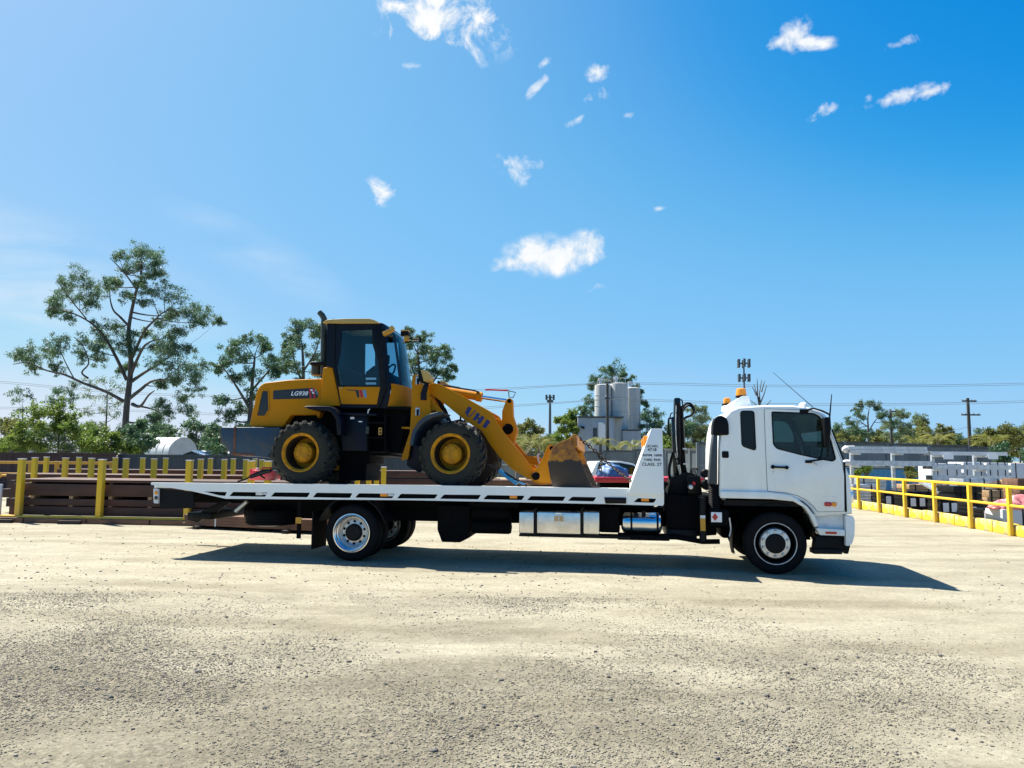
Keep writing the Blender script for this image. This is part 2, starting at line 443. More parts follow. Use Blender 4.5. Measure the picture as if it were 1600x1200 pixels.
def text(name, s, m, parent, pos, size, rot=(math.pi / 2, 0, 0), align='CENTER', shear=0.0, bold=0.0, sx=1.0):
    cu = bpy.data.curves.new(name, 'FONT'); cu.body = s; cu.size = size; cu.align_x = align; cu.align_y = 'CENTER'; cu.shear = shear; cu.offset = bold
    cu.extrude = 0.0015; cu.resolution_u = 3
    t = bpy.data.objects.new(name, cu); COL.objects.link(t)
    bpy.context.view_layer.update()
    me = bpy.data.meshes.new_from_object(t.evaluated_get(bpy.context.evaluated_depsgraph_get()))
    bpy.data.objects.remove(t); me.materials.clear()
    o = link(name, me, m, parent); o.location = pos; o.rotation_euler = rot; o.scale = (sx, 1, 1)
    return o
def rr(u0, w0, u1, w1, r, n=3):
    """rounded rectangle outline"""
    out = []
    for cx, cy, a in ((u1 - r, w0 + r, -90), (u1 - r, w1 - r, 0), (u0 + r, w1 - r, 90), (u0 + r, w0 + r, 180)):
        for i in range(n + 1):
            t = R_(a + 90 * i / n); out.append((cx + r * math.cos(t), cy + r * math.sin(t)))
    return out
def rounded(poly, r, n=3):
    """an outline with its corners rounded"""
    out = []; m = len(poly)
    for i in range(m):
        p, a, b = Vector(poly[i]), Vector(poly[i - 1]), Vector(poly[(i + 1) % m])
        d1, d2 = a - p, b - p
        q = min(r, d1.length * .45, d2.length * .45)
        s, e = p + d1.normalized() * q, p + d2.normalized() * q
        for k in range(n + 1):
            t = k / n; x = s * (1 - t) ** 2 + p * 2 * t * (1 - t) + e * t * t
            out.append((x.x, x.y))
    return out
def inset(poly, d):
    n = len(poly)
    ar = sum(poly[i][0] * poly[(i + 1) % n][1] - poly[(i + 1) % n][0] * poly[i][1] for i in range(n))
    sg = 1 if ar > 0 else -1
    out = []
    for i in range(n):
        p, a, b = Vector(poly[i]), Vector(poly[i - 1]), Vector(poly[(i + 1) % n])
        e1, e2 = (p - a).normalized(), (b - p).normalized()
        n1, n2 = Vector((-e1.y, e1.x)) * sg, Vector((-e2.y, e2.x)) * sg
        h = n1 + n2; h = h / max(.35, h.dot(n1))
        q = p + h * d; out.append((q.x, q.y))
    return out

# ------------------------------------------------------------------ ground
def ground_material():
    m = bpy.data.materials.new('yard_ground'); m.use_nodes = True
    N, L = m.node_tree.nodes, m.node_tree.links
    b = N['Principled BSDF']; b.inputs['Roughness'].default_value = .92; b.inputs['Specular IOR Level'].default_value = .25
    t = N.new('ShaderNodeTexCoord'); V = t.outputs['Object']
    def noise(sc, det=6, ro=.6, st=None, dist=0):
        n = N.new('ShaderNodeTexNoise'); n.inputs['Scale'].default_value = sc; n.inputs['Detail'].default_value = det
        n.inputs['Roughness'].default_value = ro; n.inputs['Distortion'].default_value = dist
        if st:
            mp = N.new('ShaderNodeMapping'); mp.inputs['Scale'].default_value = st; mp.inputs['Rotation'].default_value = (0, 0, R_(8))
            L.new(V, mp.inputs['Vector']); L.new(mp.outputs[0], n.inputs['Vector'])
        else: L.new(V, n.inputs['Vector'])
        return n.outputs[0]
    def ramp(x, p0, p1, c0, c1):
        r = N.new('ShaderNodeValToRGB'); r.color_ramp.elements[0].position = p0; r.color_ramp.elements[1].position = p1
        r.color_ramp.elements[0].color = (*c0, 1); r.color_ramp.elements[1].color = (*c1, 1)
        L.new(x, r.inputs[0]); return r.outputs[0]
    def mixc(f, a, b_, mode='MIX'):
        x = N.new('ShaderNodeMix'); x.data_type = 'RGBA'; x.blend_type = mode
        for i, q in ((0, f), (6, a), (7, b_)):
            if isinstance(q, (int, float)): x.inputs[i].default_value = q
            elif isinstance(q, tuple): x.inputs[i].default_value = (*q, 1)
            else: L.new(q, x.inputs[i])
        return x.outputs[2]
    base = ramp(noise(.45, 8, .6, (.5, 1.3, 1), .3), .32, .68, (.305, .277, .202), (.39, .363, .278))
    # gravelly grey worn patches: mostly close to the photographer's end of the yard
    sep = N.new('ShaderNodeSeparateXYZ'); L.new(V, sep.inputs[0])
    mr = N.new('ShaderNodeMapRange'); mr.inputs[1].default_value = 10.5; mr.inputs[2].default_value = 5.5; mr.inputs[3].default_value = -.14; mr.inputs[4].default_value = .13
    L.new(sep.outputs['Y'], mr.inputs[0])
    ad = N.new('ShaderNodeMath'); ad.operation = 'ADD'; mx_ = N.new('ShaderNodeMapRange'); mx_.inputs[1].default_value = -1.0; mx_.inputs[2].default_value = 4.5; mx_.inputs[3].default_value = .02; mx_.inputs[4].default_value = -.12; L.new(sep.outputs['X'], mx_.inputs[0])
    a2 = N.new('ShaderNodeMath'); a2.operation = 'ADD'; L.new(mr.outputs[0], a2.inputs[0]); L.new(mx_.outputs[0], a2.inputs[1])
    L.new(noise(.55, 7, .62, (.6, 1.2, 1), .6), ad.inputs[0]); L.new(a2.outputs[0], ad.inputs[1])
    pat = ramp(ad.outputs[0], .46, .66, (0, 0, 0), (.72, .72, .72))
    v3 = N.new('ShaderNodeTexVoronoi'); v3.inputs['Scale'].default_value = 42; L.new(V, v3.inputs['Vector'])
    grey = mixc(.5, ramp(noise(9, 6, .75), .33, .70, (.100, .088, .060), (.225, .202, .146)), ramp(v3.outputs['Color'], .15, .85, (.055, .049, .034), (.31, .278, .20)))
    c = mixc(pat, base, grey)
    # fine grit
    vo = N.new('ShaderNodeTexVoronoi'); vo.inputs['Scale'].default_value = 75; L.new(V, vo.inputs['Vector'])
    g1 = ramp(vo.outputs['Color'], .1, .9, (.72, .72, .72), (1.12, 1.12, 1.12))
    c = mixc(.55, c, g1, 'MULTIPLY')
    g2 = ramp(noise(160, 3, .8), .34, .6, (.62, .61, .6), (1.08, 1.08, 1.08))
    c = mixc(.6, c, g2, 'MULTIPLY')
    g3 = ramp(noise(16, 10, .82), .36, .62, (.66, .65, .63), (1.16, 1.16, 1.15))
    c = mixc(.75, c, g3, 'MULTIPLY')
    g4 = ramp(noise(2.4, 8, .72, (.7, 1.2, 1), .4), .36, .62, (.80, .785, .75), (1.10, 1.10, 1.09))
    c = mixc(.7, c, g4, 'MULTIPLY')
    # dark specks of loose stone, far off too small to model
    v2 = N.new('ShaderNodeTexVoronoi'); v2.inputs['Scale'].default_value = 7; L.new(V, v2.inputs['Vector'])
    sp = ramp(v2.outputs['Distance'], .05, .09, (.45, .43, .4), (1, 1, 1))
    c = mixc(.8, c, sp, 'MULTIPLY')
    # tracks left by tyres, along the yard
    tr = ramp(noise(1.0, 6, .6, (.28, 1.5, 1), .5), .40, .60, (.86, .85, .84), (1.05, 1.05, 1.04))
    c = mixc(.5, c, tr, 'MULTIPLY')
    sw = N.new('ShaderNodeMath'); sw.operation = 'SINE'; q1 = N.new('ShaderNodeMath'); q1.operation = 'MULTIPLY_ADD'; L.new(sep.outputs['X'], q1.inputs[0]); q1.inputs[1].default_value = .16; q1.inputs[2].default_value = .8; L.new(q1.outputs[0], sw.inputs[0])
    q2 = N.new('ShaderNodeMath'); q2.operation = 'MULTIPLY_ADD'; L.new(sw.outputs[0], q2.inputs[0]); q2.inputs[1].default_value = 1.1; L.new(sep.outputs['Y'], q2.inputs[2])
    q3 = N.new('ShaderNodeMath'); q3.operation = 'MULTIPLY_ADD'; L.new(noise(.7, 4, .6), q3.inputs[0]); q3.inputs[1].default_value = .5; L.new(q2.outputs[0], q3.inputs[2])
    q4 = N.new('ShaderNodeMath'); q4.operation = 'MULTIPLY'; L.new(q3.outputs[0], q4.inputs[0]); q4.inputs[1].default_value = 3.1
    q5 = N.new('ShaderNodeMath'); q5.operation = 'SINE'; L.new(q4.outputs[0], q5.inputs[0])
    rut = ramp(q5.outputs[0], .55, .95, (1, 1, 1), (.80, .785, .755))
    rm = ramp(noise(.35, 3, .5), .42, .58, (0, 0, 0), (1, 1, 1))
    c = mixc(rm, c, mixc(1.0, c, rut, 'MULTIPLY'))
    L.new(c, b.inputs['Base Color'])
    bp = N.new('ShaderNodeBump'); bp.inputs['Strength'].default_value = .6; bp.inputs['Distance'].default_value = .03
    h1 = noise(38, 8, .8); h2 = noise(2.5, 4, .6, (.5, 1.4, 1))
    hh = N.new('ShaderNodeMath'); hh.operation = 'MULTIPLY_ADD'; L.new(h2, hh.inputs[0]); hh.inputs[1].default_value = 1.3; L.new(h1, hh.inputs[2])
    L.new(hh.outputs[0], bp.inputs['Height']); L.new(bp.outputs[0], b.inputs['Normal'])
    MATS['yard_ground'] = m
ground_material()
me = bpy.data.meshes.new('ground')
me.from_pydata([(-1500, -60, 0), (1500, -60, 0), (1500, 2500, 0), (-1500, 2500, 0)], [], [(0, 1, 2, 3)])
tag(link('ground', me, 'yard_ground'), 'pale compacted gravel yard', kind='structure')

# loose stones, thousands of them: one object
mat('stone_grey', (.225, .205, .158), .85, col2=(.10, .091, .068), scale=7, lo=.38, hi=.62)
mat('stone_tan', (.35, .315, .235), .85, col2=(.19, .167, .118), scale=7, lo=.38, hi=.62)
def pnoise(x, y):
    return (np.sin(x * .9 + 1.3 * np.sin(y * .7)) + np.sin(y * 1.35 + .8 * np.sin(x * 1.1 + 2)) + .6 * np.sin(x * 2.3 - y * 1.9) + .5 * np.sin(x * 3.7 + y * 2.9)) / 3.1
def stones(name, m, n, y0, y1, smin, smax, thr, label, pw=1.6, octa=False, ps=3.2):
    ys = y0 + (y1 - y0) * RNG.random(n * 4) ** pw
    xs = (RNG.random(n * 4) * 2 - 1) * (ys * .74 + .6)
    keep = pnoise(xs, ys) - .16 * np.clip(xs - .5, 0, 4) + RNG.normal(0, .45, n * 4) > thr
    xs, ys = xs[keep][:n], ys[keep][:n]; n = len(xs)
    t = (1 + 5 ** .5) / 2
    iv = np.array([(-1, t, 0), (1, t, 0), (-1, -t, 0), (1, -t, 0), (0, -1, t), (0, 1, t), (0, -1, -t), (0, 1, -t), (t, 0, -1), (t, 0, 1), (-t, 0, -1), (-t, 0, 1)]) / 1.9
    jf = np.array([(0, 11, 5), (0, 5, 1), (0, 1, 7), (0, 7, 10), (0, 10, 11), (1, 5, 9), (5, 11, 4), (11, 10, 2), (10, 7, 6), (7, 1, 8), (3, 9, 4), (3, 4, 2), (3, 2, 6), (3, 6, 8), (3, 8, 9), (4, 9, 5), (2, 4, 11), (6, 2, 10), (8, 6, 7), (9, 8, 1)])
    if octa:
        iv = np.array([(1, 0, 0), (0, 1, 0), (-1, 0, 0), (0, -1, 0), (0, 0, 1), (0, 0, -1)], float); jf = np.array([(0, 1, 4), (1, 2, 4), (2, 3, 4), (3, 0, 4), (1, 0, 5), (2, 1, 5), (3, 2, 5), (0, 3, 5)])
    nv = len(iv)
    s = smin + (smax - smin) * RNG.random(n) ** ps
    P = iv[None] * (1 + RNG.normal(0, .22, (n, nv, 3)))
    P *= s[:, None, None] * np.stack([RNG.uniform(.7, 1.4, n), RNG.uniform(.6, 1.1, n), RNG.uniform(.4, .8, n)], 1)[:, None, :]
    a = RNG.random(n) * 6.28; ca, sa = np.cos(a)[:, None], np.sin(a)[:, None]
    X = P[..., 0] * ca - P[..., 1] * sa + xs[:, None]; Y = P[..., 0] * sa + P[..., 1] * ca + ys[:, None]; Z = P[..., 2] + s[:, None] * .22
    co = np.stack([X, Y, Z], -1).reshape(-1, 3).astype(np.float32)
    F = (jf[None] + (np.arange(n) * nv)[:, None, None]).reshape(-1).astype(np.int32)
    o = link(name, npmesh(name, co, F, 3), m)
    return tag(o, label, 'gravel', kind='stuff')
def npmesh(name, co, F, k):
    me = bpy.data.meshes.new(name); nf = len(F) // k
    me.vertices.add(len(co)); me.vertices.foreach_set('co', co.ravel())
    me.loops.add(len(F)); me.loops.foreach_set('vertex_index', F)
    me.polygons.add(nf); me.polygons.foreach_set('loop_start', np.arange(0, nf * k, k, dtype=np.int32))
    me.update(calc_edges=True)
    return me

stones('gravel', 'stone_grey', 60000, 3.7, 9.6, .0026, .0105, .30, 'fine grey gravel lying in patches over the near part of the yard', 1.35, True, 2.2)
stones('gravel', 'stone_tan', 60000, 3.7, 9.6, .0026, .0100, .05, 'fine tan gravel lying over the near part of the yard', 1.3, True, 2.4)
stones('gravel', 'stone_dark', 9000, 3.7, 10, .0040, .0120, .45, 'fine dark gravel mixed into the gravel patches', 1.3, True, 2.2)
stones('gravel', 'stone_dark', 1600, 3.7, 19, .006, .021, .1, 'scattered larger dark stones on the yard', 1.0)
stones('gravel', 'stone_grey', 2600, 3.7, 15, .005, .017, .1, 'scattered larger grey stones on the yard', 1.0)

# ------------------------------------------------------------------ tow truck (own frame: u forward, v away from the photographer, w up)
X0, Y0, TH = -2.6257, 12.6106, -0.1548
def S(px, py, v=0.0):
    d = ray(px, py); c, s = math.cos(TH), math.sin(TH)
    dv = -s * d.x + c * d.y; o = s * X0 - c * Y0
    t = (v - o) / dv
    dx, dy = d.x * t - X0, d.y * t - Y0
    return (c * dx + s * dy, CAMH + d.z * t)
def SS(pts, v=0.0): return [S(a, b, v) for a, b in pts]
def TW(u, v, w):
    c, s = math.cos(TH), math.sin(TH)
    return (X0 + c * u - s * v, Y0 + s * u + c * v, w)
truck = thing('tow_truck', 'white flatbed tow truck with long slotted tray carrying the yellow loader', 'truck', (X0, Y0, 0), TH)
WB, RT, DK = 6.715, .4635, 1.253

# wheels
def tyre_mb(R, rin, wid, c=(0, 0, 0), n=56, groove=True):
    h = wid / 2
    p = [(rin, -h * .80), (rin + .03, -h * .95), ((R + rin) / 2, -h), (R - .055, -h * .97), (R - .022, -h * .88), (R - .004, -h * .72)]
    if groove:
        for g in (-.45, 0, .45): p += [(R, h * (g - .09)), (R - .014, h * (g - .06)), (R - .014, h * (g + .06)), (R, h * (g + .09))]
    else: p += [(R, 0)]
    p += [(a, -b) for a, b in p[:6][::-1]]
    return MB().lathe(p, c, 'v', n)
def truck_wheel(kind, parent, loc, rot=(0, 0, 0)):
    w = empty('wheel', parent, loc, rot)
    tyre_mb(RT, .300, .26).build('tyre', 'tyre_rubber', w, ang=50)
    if kind == 'front':      # wheel centre stands out towards the viewer
        MB().lathe([(.315, -.095), (.318, -.125), (.300, -.130), (.285, -.105), (.275, -.03), (.275, .1)], (0, 0, 0)).build('rim', 'black_steel', w, ang=30)
        MB().lathe([(.317, -.128), (.312, -.136), (.307, -.136), (.300, -.128)], (0, 0, 0)).build('rim_edge', 'wheel_silver', w)
        MB().lathe([(.275, .02), (.255, -.03), (.235, -.05), (.225, -.055)], (0, 0, 0)).build('wheel_disc', 'black_steel', w)
        MB().lathe([(.232, -.045), (.228, -.085), (.215, -.105), (.150, -.112), (.145, -.10), (.145, 0)], (0, 0, 0)).build('wheel_centre', 'wheel_silver', w)
        MB().lathe([(.148, -.09), (.146, -.125), (.130, -.142), (.07, -.148), (0, -.148)], (0, 0, 0)).build('hub', 'black_plastic', w)
        z, rb = -.112, .186
    else:                    # dished, polished
        MB().lathe([(.303, -.125), (.318, -.130), (.318, -.140), (.302, -.142), (.290, -.125), (.282, -.118), (.276, -.07), (.262, -.06), (.255, .03), (.245, .05)], (0, 0, 0)).build('rim', 'alloy', w, ang=28)
        MB().lathe([(.247, .045), (.235, .04), (.215, .012), (.20, .0), (.145, -.004), (.140, .01)], (0, 0, 0)).build('wheel_disc', 'wheel_silver', w)
        MB().lathe([(.143, .01), (.138, -.05), (.12, -.07), (0, -.075)], (0, 0, 0)).build('hub', 'black_steel', w)
        z, rb = -.002, .183
    nut = MB()
    for k in range(10):
        a = 2 * math.pi * k / 10 + .3
        nut.lathe([(.0, z - .034), (.012, z - .034), (.019, z - .012), (.024, z)], (rb * math.cos(a), 0, rb * math.sin(a)), n=8)
    nut.build('lug_nuts', 'black_steel' if kind != 'front' else 'wheel_silver', w)['kind'] = 'stuff'
    return w
HW = .13
wf = truck_wheel('front', truck, (WB, HW, RT))
copy_tree(wf, truck, (WB, 2.25 - HW, RT), (0, 0, math.pi))
wr = truck_wheel('rear', truck, (0, HW, RT))
copy_tree(wr, truck, (0, HW + .31, RT), (0, 0, math.pi))
copy_tree(wr, truck, (0, 2.25 - HW - .31, RT))
copy_tree(wr, truck, (0, 2.25 - HW, RT), (0, 0, math.pi))
us, wss = S(416, 809, .5)
copy_tree(wr, truck, (us, .75, wss), (math.pi / 2, 0, 0))       # spare wheel slung flat under the tray
MB().tube([(0, .3, RT), (0, 1.95, RT)], .09, 12).build('axle', 'chassis_black', truck)
MB().tube([(WB, .3, RT), (WB, 1.95, RT)], .07, 12).build('axle', 'chassis_black', truck)
MB().lathe([(0, -.22), (.16, -.16), (.2, 0), (.16, .16), (0, .22)], (0, 1.12, RT), 'v', 18).build('differential', 'chassis_black', truck)

# chassis
for v in (.72, 1.46):
    MB().box((-2.3, v, .62), (7.3, v + .08, .87)).build('chassis_rail', 'chassis_black', truck, bevel=.01)
for v in (.62, 1.52): MB().box((-3.3, v, .873), (4.9, v + .11, 1.02)).build('tray_subframe', 'chassis_black', truck)
for i in range(17): MB().box((-3.1 + i * .48, .02, 1.024), (-3.02 + i * .48, 2.28, 1.06)).build('cross_bearer', 'chassis_black', truck)

# tray: floor, two slotted side rails
uT = S(236, 754, -.05)[0]; uE = S(1037, 770, -.05)[0]
TL = .038            # the tray leans away from the photographer a little
ua, ub = uT + .03, S(990, 763)[0]
MB().add([(ua, 0, 1.15), (ub, 0, 1.15), (ub, 2.30, 1.15 - TL * 2.3), (ua, 2.30, 1.15 - TL * 2.3), (ua, 0, DK - .012), (ub, 0, DK - .012), (ub, 2.30, DK - .012 - TL * 2.3), (ua, 2.30, DK - .012 - TL * 2.3)],
         [(0, 3, 2, 1), (4, 5, 6, 7), (0, 1, 5, 4), (1, 2, 6, 5), (2, 3, 7, 6), (3, 0, 4, 7)]).build('tray_floor', 'white_steel', truck)
def rail(v0, v1, name, lab=None):
    a = -.05
    outer = SS([(235.5, 754), (640, 757.9), (980, 763.2), (1037.5, 765), (1037.5, 787), (1036, 790.3), (944, 787.6), (640, 781.6), (353, 779.4), (300, 767.5), (236, 757.5)], a)
    z4 = lambda x, y: (230 + x / 3.81, 730 + y / 3.81)
    z5 = lambda x, y: (640 + x / 3.81, 730 + y / 3.81)
    sl = [[z4(335, 144), z4(475, 148), z4(464, 171), z4(428, 168)], [z4(510, 147), z4(718, 150), z4(702, 176), z4(488, 172)], [z4(757, 150), z4(970, 152), z4(953, 179), z4(735, 175)],
          [z4(1008, 152), z4(1222, 155), z4(1206, 183), z4(985, 179)], [z4(1260, 155), z4(1475, 158), z4(1458, 185), z4(1237, 181)], [z4(1510, 158), z5(168, 162), z5(150, 187), z4(1487, 186)],
          [z5(205, 163), z5(425, 165), z5(408, 191), z5(180, 188)], [z5(462, 166), z5(685, 170), z5(668, 196), z5(437, 191)], [z5(722, 172), z5(928, 175), z5(913, 201), z5(698, 197)],
          [z5(968, 176), z5(1112, 179), z5(1094, 204), z5(942, 200)], [z5(1360, 184), z5(1470, 188), z5(1454, 212), z5(1333, 208)]]
    holes = [rounded(SS(q, a), .015, 2) for q in sl]
    return MB().sheet(outer, holes, v0, v1).build(name, 'white_steel', truck, recalc=True)
rail(-.05, -.035, 'tray_side_rail'); rail(2.335, 2.35, 'tray_side_rail').location.z = -TL * 2.35
# dark sheets right behind the slots, coloured for the shade below the tray
MB().prism(SS([(300, 764), (1034, 766), (1034, 788), (353, 778)], -.05), .0, .012).build('slot_dark_sheet', 'chassis_black', truck)
MB().prism(SS([(300, 764), (1034, 766), (1034, 788), (353, 778)], -.05), 2.288, 2.30).build('slot_dark_sheet', 'chassis_black', truck).location.z = -TL * 2.3
ft = SS([(235.5, 754), (640, 757.9), (980, 763.2)], -.05)
for v0, v1 in ((-.034, .0), (2.30, 2.334)):
    MB().prism([ft[0], ft[1], ft[2], (ft[2][0], ft[2][1] - .03), (ft[1][0], ft[1][1] - .03), (ft[0][0] + .03, ft[0][1] - .02)], v0, v1).build('rail_flange', 'white_steel', truck).location.z = -TL * max(0, v0)
for px, py in ((408, 771.5), (603, 773.5), (806, 776.5), (1012, 781)):
    u, w = S(px, py, -.03)
    e = MB().box((u - .10, -.030, w - .026), (u + .02, -.006, w + .026)).build('side_marker', 'amber' if px != 408 else 'white_dull', truck, bevel=.006)
    if px in (603, 408): MB().box((u + .03, -.030, w - .018), (u + .14, -.006, w + .018)).build('marker_plate', 'white_dull', truck, bevel=.003)
# tail: mud flap, rear light, underlift arms
MB().prism(SS([(249, 763), (301, 768), (303, 794), (250, 795)], .0), .0, .02).build('tail_flap', 'black_plastic', truck)
MB().prism(SS([(249, 763), (301, 768), (303, 794), (250, 795)], .0), 2.27, 2.29).build('tail_flap', 'black_plastic', truck)
MB().prism(rounded(SS([(240, 763), (248, 764), (247.5, 787), (240.5, 786)], -.03), .02), -.04, .0).build('tail_light', 'white_dull', truck)
u, w = S(244, 770, -.04); MB().box((u - .025, -.052, w - .03), (u + .03, -.041, w + .03)).build('tail_lens', 'amber', truck, bevel=.004)
u, w = S(244, 778, -.04); MB().box((u - .025, -.052, w - .03), (u + .03, -.041, w + .03)).build('tail_lens', 'black_gloss', truck, bevel=.004)
for v in (.55, 1.6):
    a, b = S(345, 783, v), S(300, 812, v)
    MB().prism([(a[0], a[1]), (a[0] + .2, a[1]), (b[0] + .1, b[1] - .05), (b[0] - .12, b[1])], v, v + .1).build('underlift_arm', 'black_steel', truck, bevel=.01)
a, b = S(386, 784, .4), S(368, 799, .4)
MB().tube([(a[0], .4, a[1]), (b[0], .4, b[1])], .035, 10).build('underlift_ram', 'wheel_silver', truck)
MB().box((S(300, 812, .5)[0] - .1, .5, .58), (S(330, 812, .5)[0], 1.8, .70)).build('underlift_beam', 'black_steel', truck, bevel=.02)
# rear mud guards either side of the rear wheels
for vv in ((-.01, .58), (1.68, 2.27)):
    for a0, a1 in ((R_(18), R_(76)), (R_(104), R_(162))):
        MB().lathe([(.585, vv[0]), (.585, vv[1]), (.60, vv[1]), (.60, vv[0]), (.585, vv[0])], (0, 0, RT), 'v', 14, a0, a1).build('mud_guard', 'loader_navy', truck)
    u0 = S(490, 800)[0]
    MB().box((u0 - .02, vv[0], .18), (u0, vv[1], .80)).build('mud_flap', 'black_plastic', truck)
u, w = S(467, 813, .02); MB().box((u - .05, .0, w - .05), (u + .05, .012, w + .05)).build('reflector_plate', 'orange_frame', truck)
MB().box((u - .03, .012, w - .30), (u + .03, .06, w + .30)).build('flap_bracket', 'chassis_black', truck)
mat('mark_orange', (.62, .38, .16), .5)
# boxes, tanks and locker hung on the chassis
a, b = S(684, 790, .3), S(733, 848, .3)
MB().prism(rounded([(a[0], a[1]), (b[0], a[1]), (b[0], b[1] + .10), (b[0] - .15, b[1]), (a[0] + .08, b[1]), (a[0], b[1] + .2)], .02), .3, .9).build('battery_box', 'chassis_black', truck, bevel=.008)
for z in (.58, .80):
    MB().lathe([(0, -.02), (.10, 0), (.115, .03), (.115, .62), (.10, .65), (0, .67)], (S(738, 800, .4)[0], .42, z), 'u', 18).build('air_tank', 'chassis_black', truck)
MB().box((S(735, 790, .5)[0], .35, .90), (S(812, 790, .5)[0], .42, 1.02)).build('tank_bracket', 'chassis_black', truck)
for x0, x1, nm in ((811, 834.5, 'toolbox'), (838.5, 907.5, 'toolbox'), (911, 936.5, 'toolbox')):
    a, b = S(x0, 799.5, .05), S(x1, 799.5, .05); lo = S(x0, 833.5 + (x0 - 811) * .012, .05)[1]
    o = MB().box((a[0], .05, lo), (b[0], .52, a[1])).build(nm, 'checker_alu', truck, bevel=.018, seg=3)
    if x0 == 838.5:
        for q_ in (-.07, .01): MB().box(((a[0] + b[0]) / 2 + q_, .046, lo + .20), ((a[0] + b[0]) / 2 + q_ + .068, .049, lo + .285)).build('maker_mark', 'mark_orange', o)
        MB().box(((a[0] + b[0]) / 2 - .05, .03, a[1] - .03), ((a[0] + b[0]) / 2 + .05, .052, a[1] - .005)).build('latch', 'alloy', o, bevel=.004)
for x in (836.5, 909.2):
    a = S(x, 797, .045); MB().box((a[0] - .018, .045, S(x, 838, .05)[1]), (a[0] + .018, .55, a[1] + .02)).build('toolbox_strap', 'black_steel', truck)
MB().box((S(811, 840, .1)[0], .10, S(811, 838, .1)[1]), (S(985, 840, .1)[0], .5, S(811, 838, .1)[1] + .035)).build('toolbox_bearer', 'black_steel', truck)
MB().box((S(937, 800, .2)[0], .20, .55), (S(968, 800, .2)[0], .7, .95)).build('hydraulic_tank', 'chassis_black', truck, bevel=.02)
a, b = S(970, 816, .3), S(1035, 816, .3); r = .165
MB().lathe([(0, a[0]), (r * .55, a[0] + .01), (r * .9, a[0] + .035), (r, a[0] + .07), (r, b[0] - .07), (r * .9, b[0] - .035), (r * .55, b[0] - .01), (0, b[0])], (0, .26, a[1]), 'u', 32).build('fuel_tank', 'tank_alu', truck, ang=40)
for x in (986.5, 1027):
    q = S(x, 816, .3)[0]
    MB().lathe([(r, q - .015), (r + .006, q - .015), (r + .006, q + .015), (r, q + .015)], (0, .26, a[1]), 'u', 32).build('tank_strap', 'black_steel', truck)
MB().tube([(a[0] + .36, .16, a[1] + .12), (a[0] + .36, .13, a[1] + .19)], .03, 12).build('filler_cap', 'black_plastic', truck)
MB().box((a[0] - .05, .12, a[1] - .26), (b[0] + .1, .5, a[1] - .18)).build('tank_bearer', 'chassis_black', truck, bevel=.01)
# locking block in the tray side
p = SS([(944, 777), (978.5, 777.5), (978.5, 787), (946, 787)], -.06)
MB().prism(p, -.065, .1).build('tray_lock', 'black_steel', truck, bevel=.006)

# headboard: two white gusset plates with a sloped frame between
gus = SS([(1017.5, 669.8), (1034.8, 669.8), (1037.2, 770), (1036.5, 774), (982, 771), (984, 763.5)], -.06)
for v0, v1 in ((-.085, -.055), (2.352, 2.38)):
    MB().prism(gus, v0, v1).build('headboard_gusset', 'white_steel', truck, bevel=.004).location.z = -TL * max(0, v0)
MB().prism([gus[0], gus[1], (gus[1][0], gus[1][1] - .07), (gus[0][0] - .02, gus[0][1] - .07)], -.054, 2.351).build('headboard_top_beam', 'white_steel', truck)
a, b = gus[0], gus[5]
for f0, f1, nm in ((.30, .38, 'headboard_bar'), (.55, .63, 'headboard_bar'), (.80, .98, 'headboard_bar')):
    q = [(a[0] + (b[0] - a[0]) * t, a[1] + (b[1] - a[1]) * t) for t in (f0, f1)]
    MB().prism([q[0], (q[0][0] + .05, q[0][1]), (q[1][0] + .05, q[1][1]), q[1]], -.054, 2.351).build(nm, 'white_steel', truck)
MB().prism([a, (a[0] + .008, a[1]), (b[0] + .008, b[1]), b], -.054, 2.351).build('headboard_panel', 'white_steel', truck)
for v in (.7, 1.55):
    MB().prism([a, (a[0] + .06, a[1]), (b[0] + .06, b[1]), b], v, v + .06).build('headboard_upright', 'white_steel', truck)
for v in (.2, 2.05):
    q = (a[0] + (b[0] - a[0]) * .18, a[1] + (b[1] - a[1]) * .18)
    o = MB().box((q[0] - .06, v - .07, q[1] - .10), (q[0] + .04, v + .07, q[1] + .06)).build('tray_lamp', 'amber', truck, bevel=.02)
for px, py, tx, sz in ((1019.5, 697.3, 'LIC.NO.', .050), (1018.8, 703, '4718', .066), (1019.3, 711.5, 'RGVM. 16000', .050), (1019, 718.6, 'TARE. 9540', .050), (1018.6, 725.7, 'CLASS. 2T', .066)):
    u, w = S(px, py, -.09); text('lettering', tx, 'ink', truck, (u, -.0868, w), sz, bold=.0012, sx=1.05)

# ------------------------------------------------------------------ truck cab
zc = lambda x, y: (1030 + x / 3.4286, 560 + y / 3.4286)
zw = lambda x, y: (1180 + x / 7.06, 620 + y / 7.06)
CV0, CV1, CR = .0, 2.25, .045
cab_out = SS([(1124, 775), (1124.5, 700), (1127, 672), (1132, 652), (1141, 641), (1154, 635.5), (1194, 633), (1240, 633.3), (1265, 636.5), (1283, 642.5), (1292, 650),
              (1300, 671), (1318, 719), (1327.5, 742), (1331.5, 770), (1332.5, 803), (1275, 808), (1268, 799), (1256, 788), (1243, 781.5), (1224, 777.5), (1200, 775.5)], CV0)
door_o = rounded(SS([(1194.2, 639), (1262, 641), (1279, 646.5), (1288, 654), (1296, 672), (1314.5, 720), (1318.5, 741), (1319.2, 798.5), (1277.5, 799.5), (1271, 791), (1259, 780.5), (1246, 774), (1227, 769.5), (1199.3, 767.5), (1196.5, 700)], CV0), .02, 2)
qwin = rounded(SS([zc(434, 281), zc(509, 281), zc(519, 496), zc(442, 470)], CV0), .05)
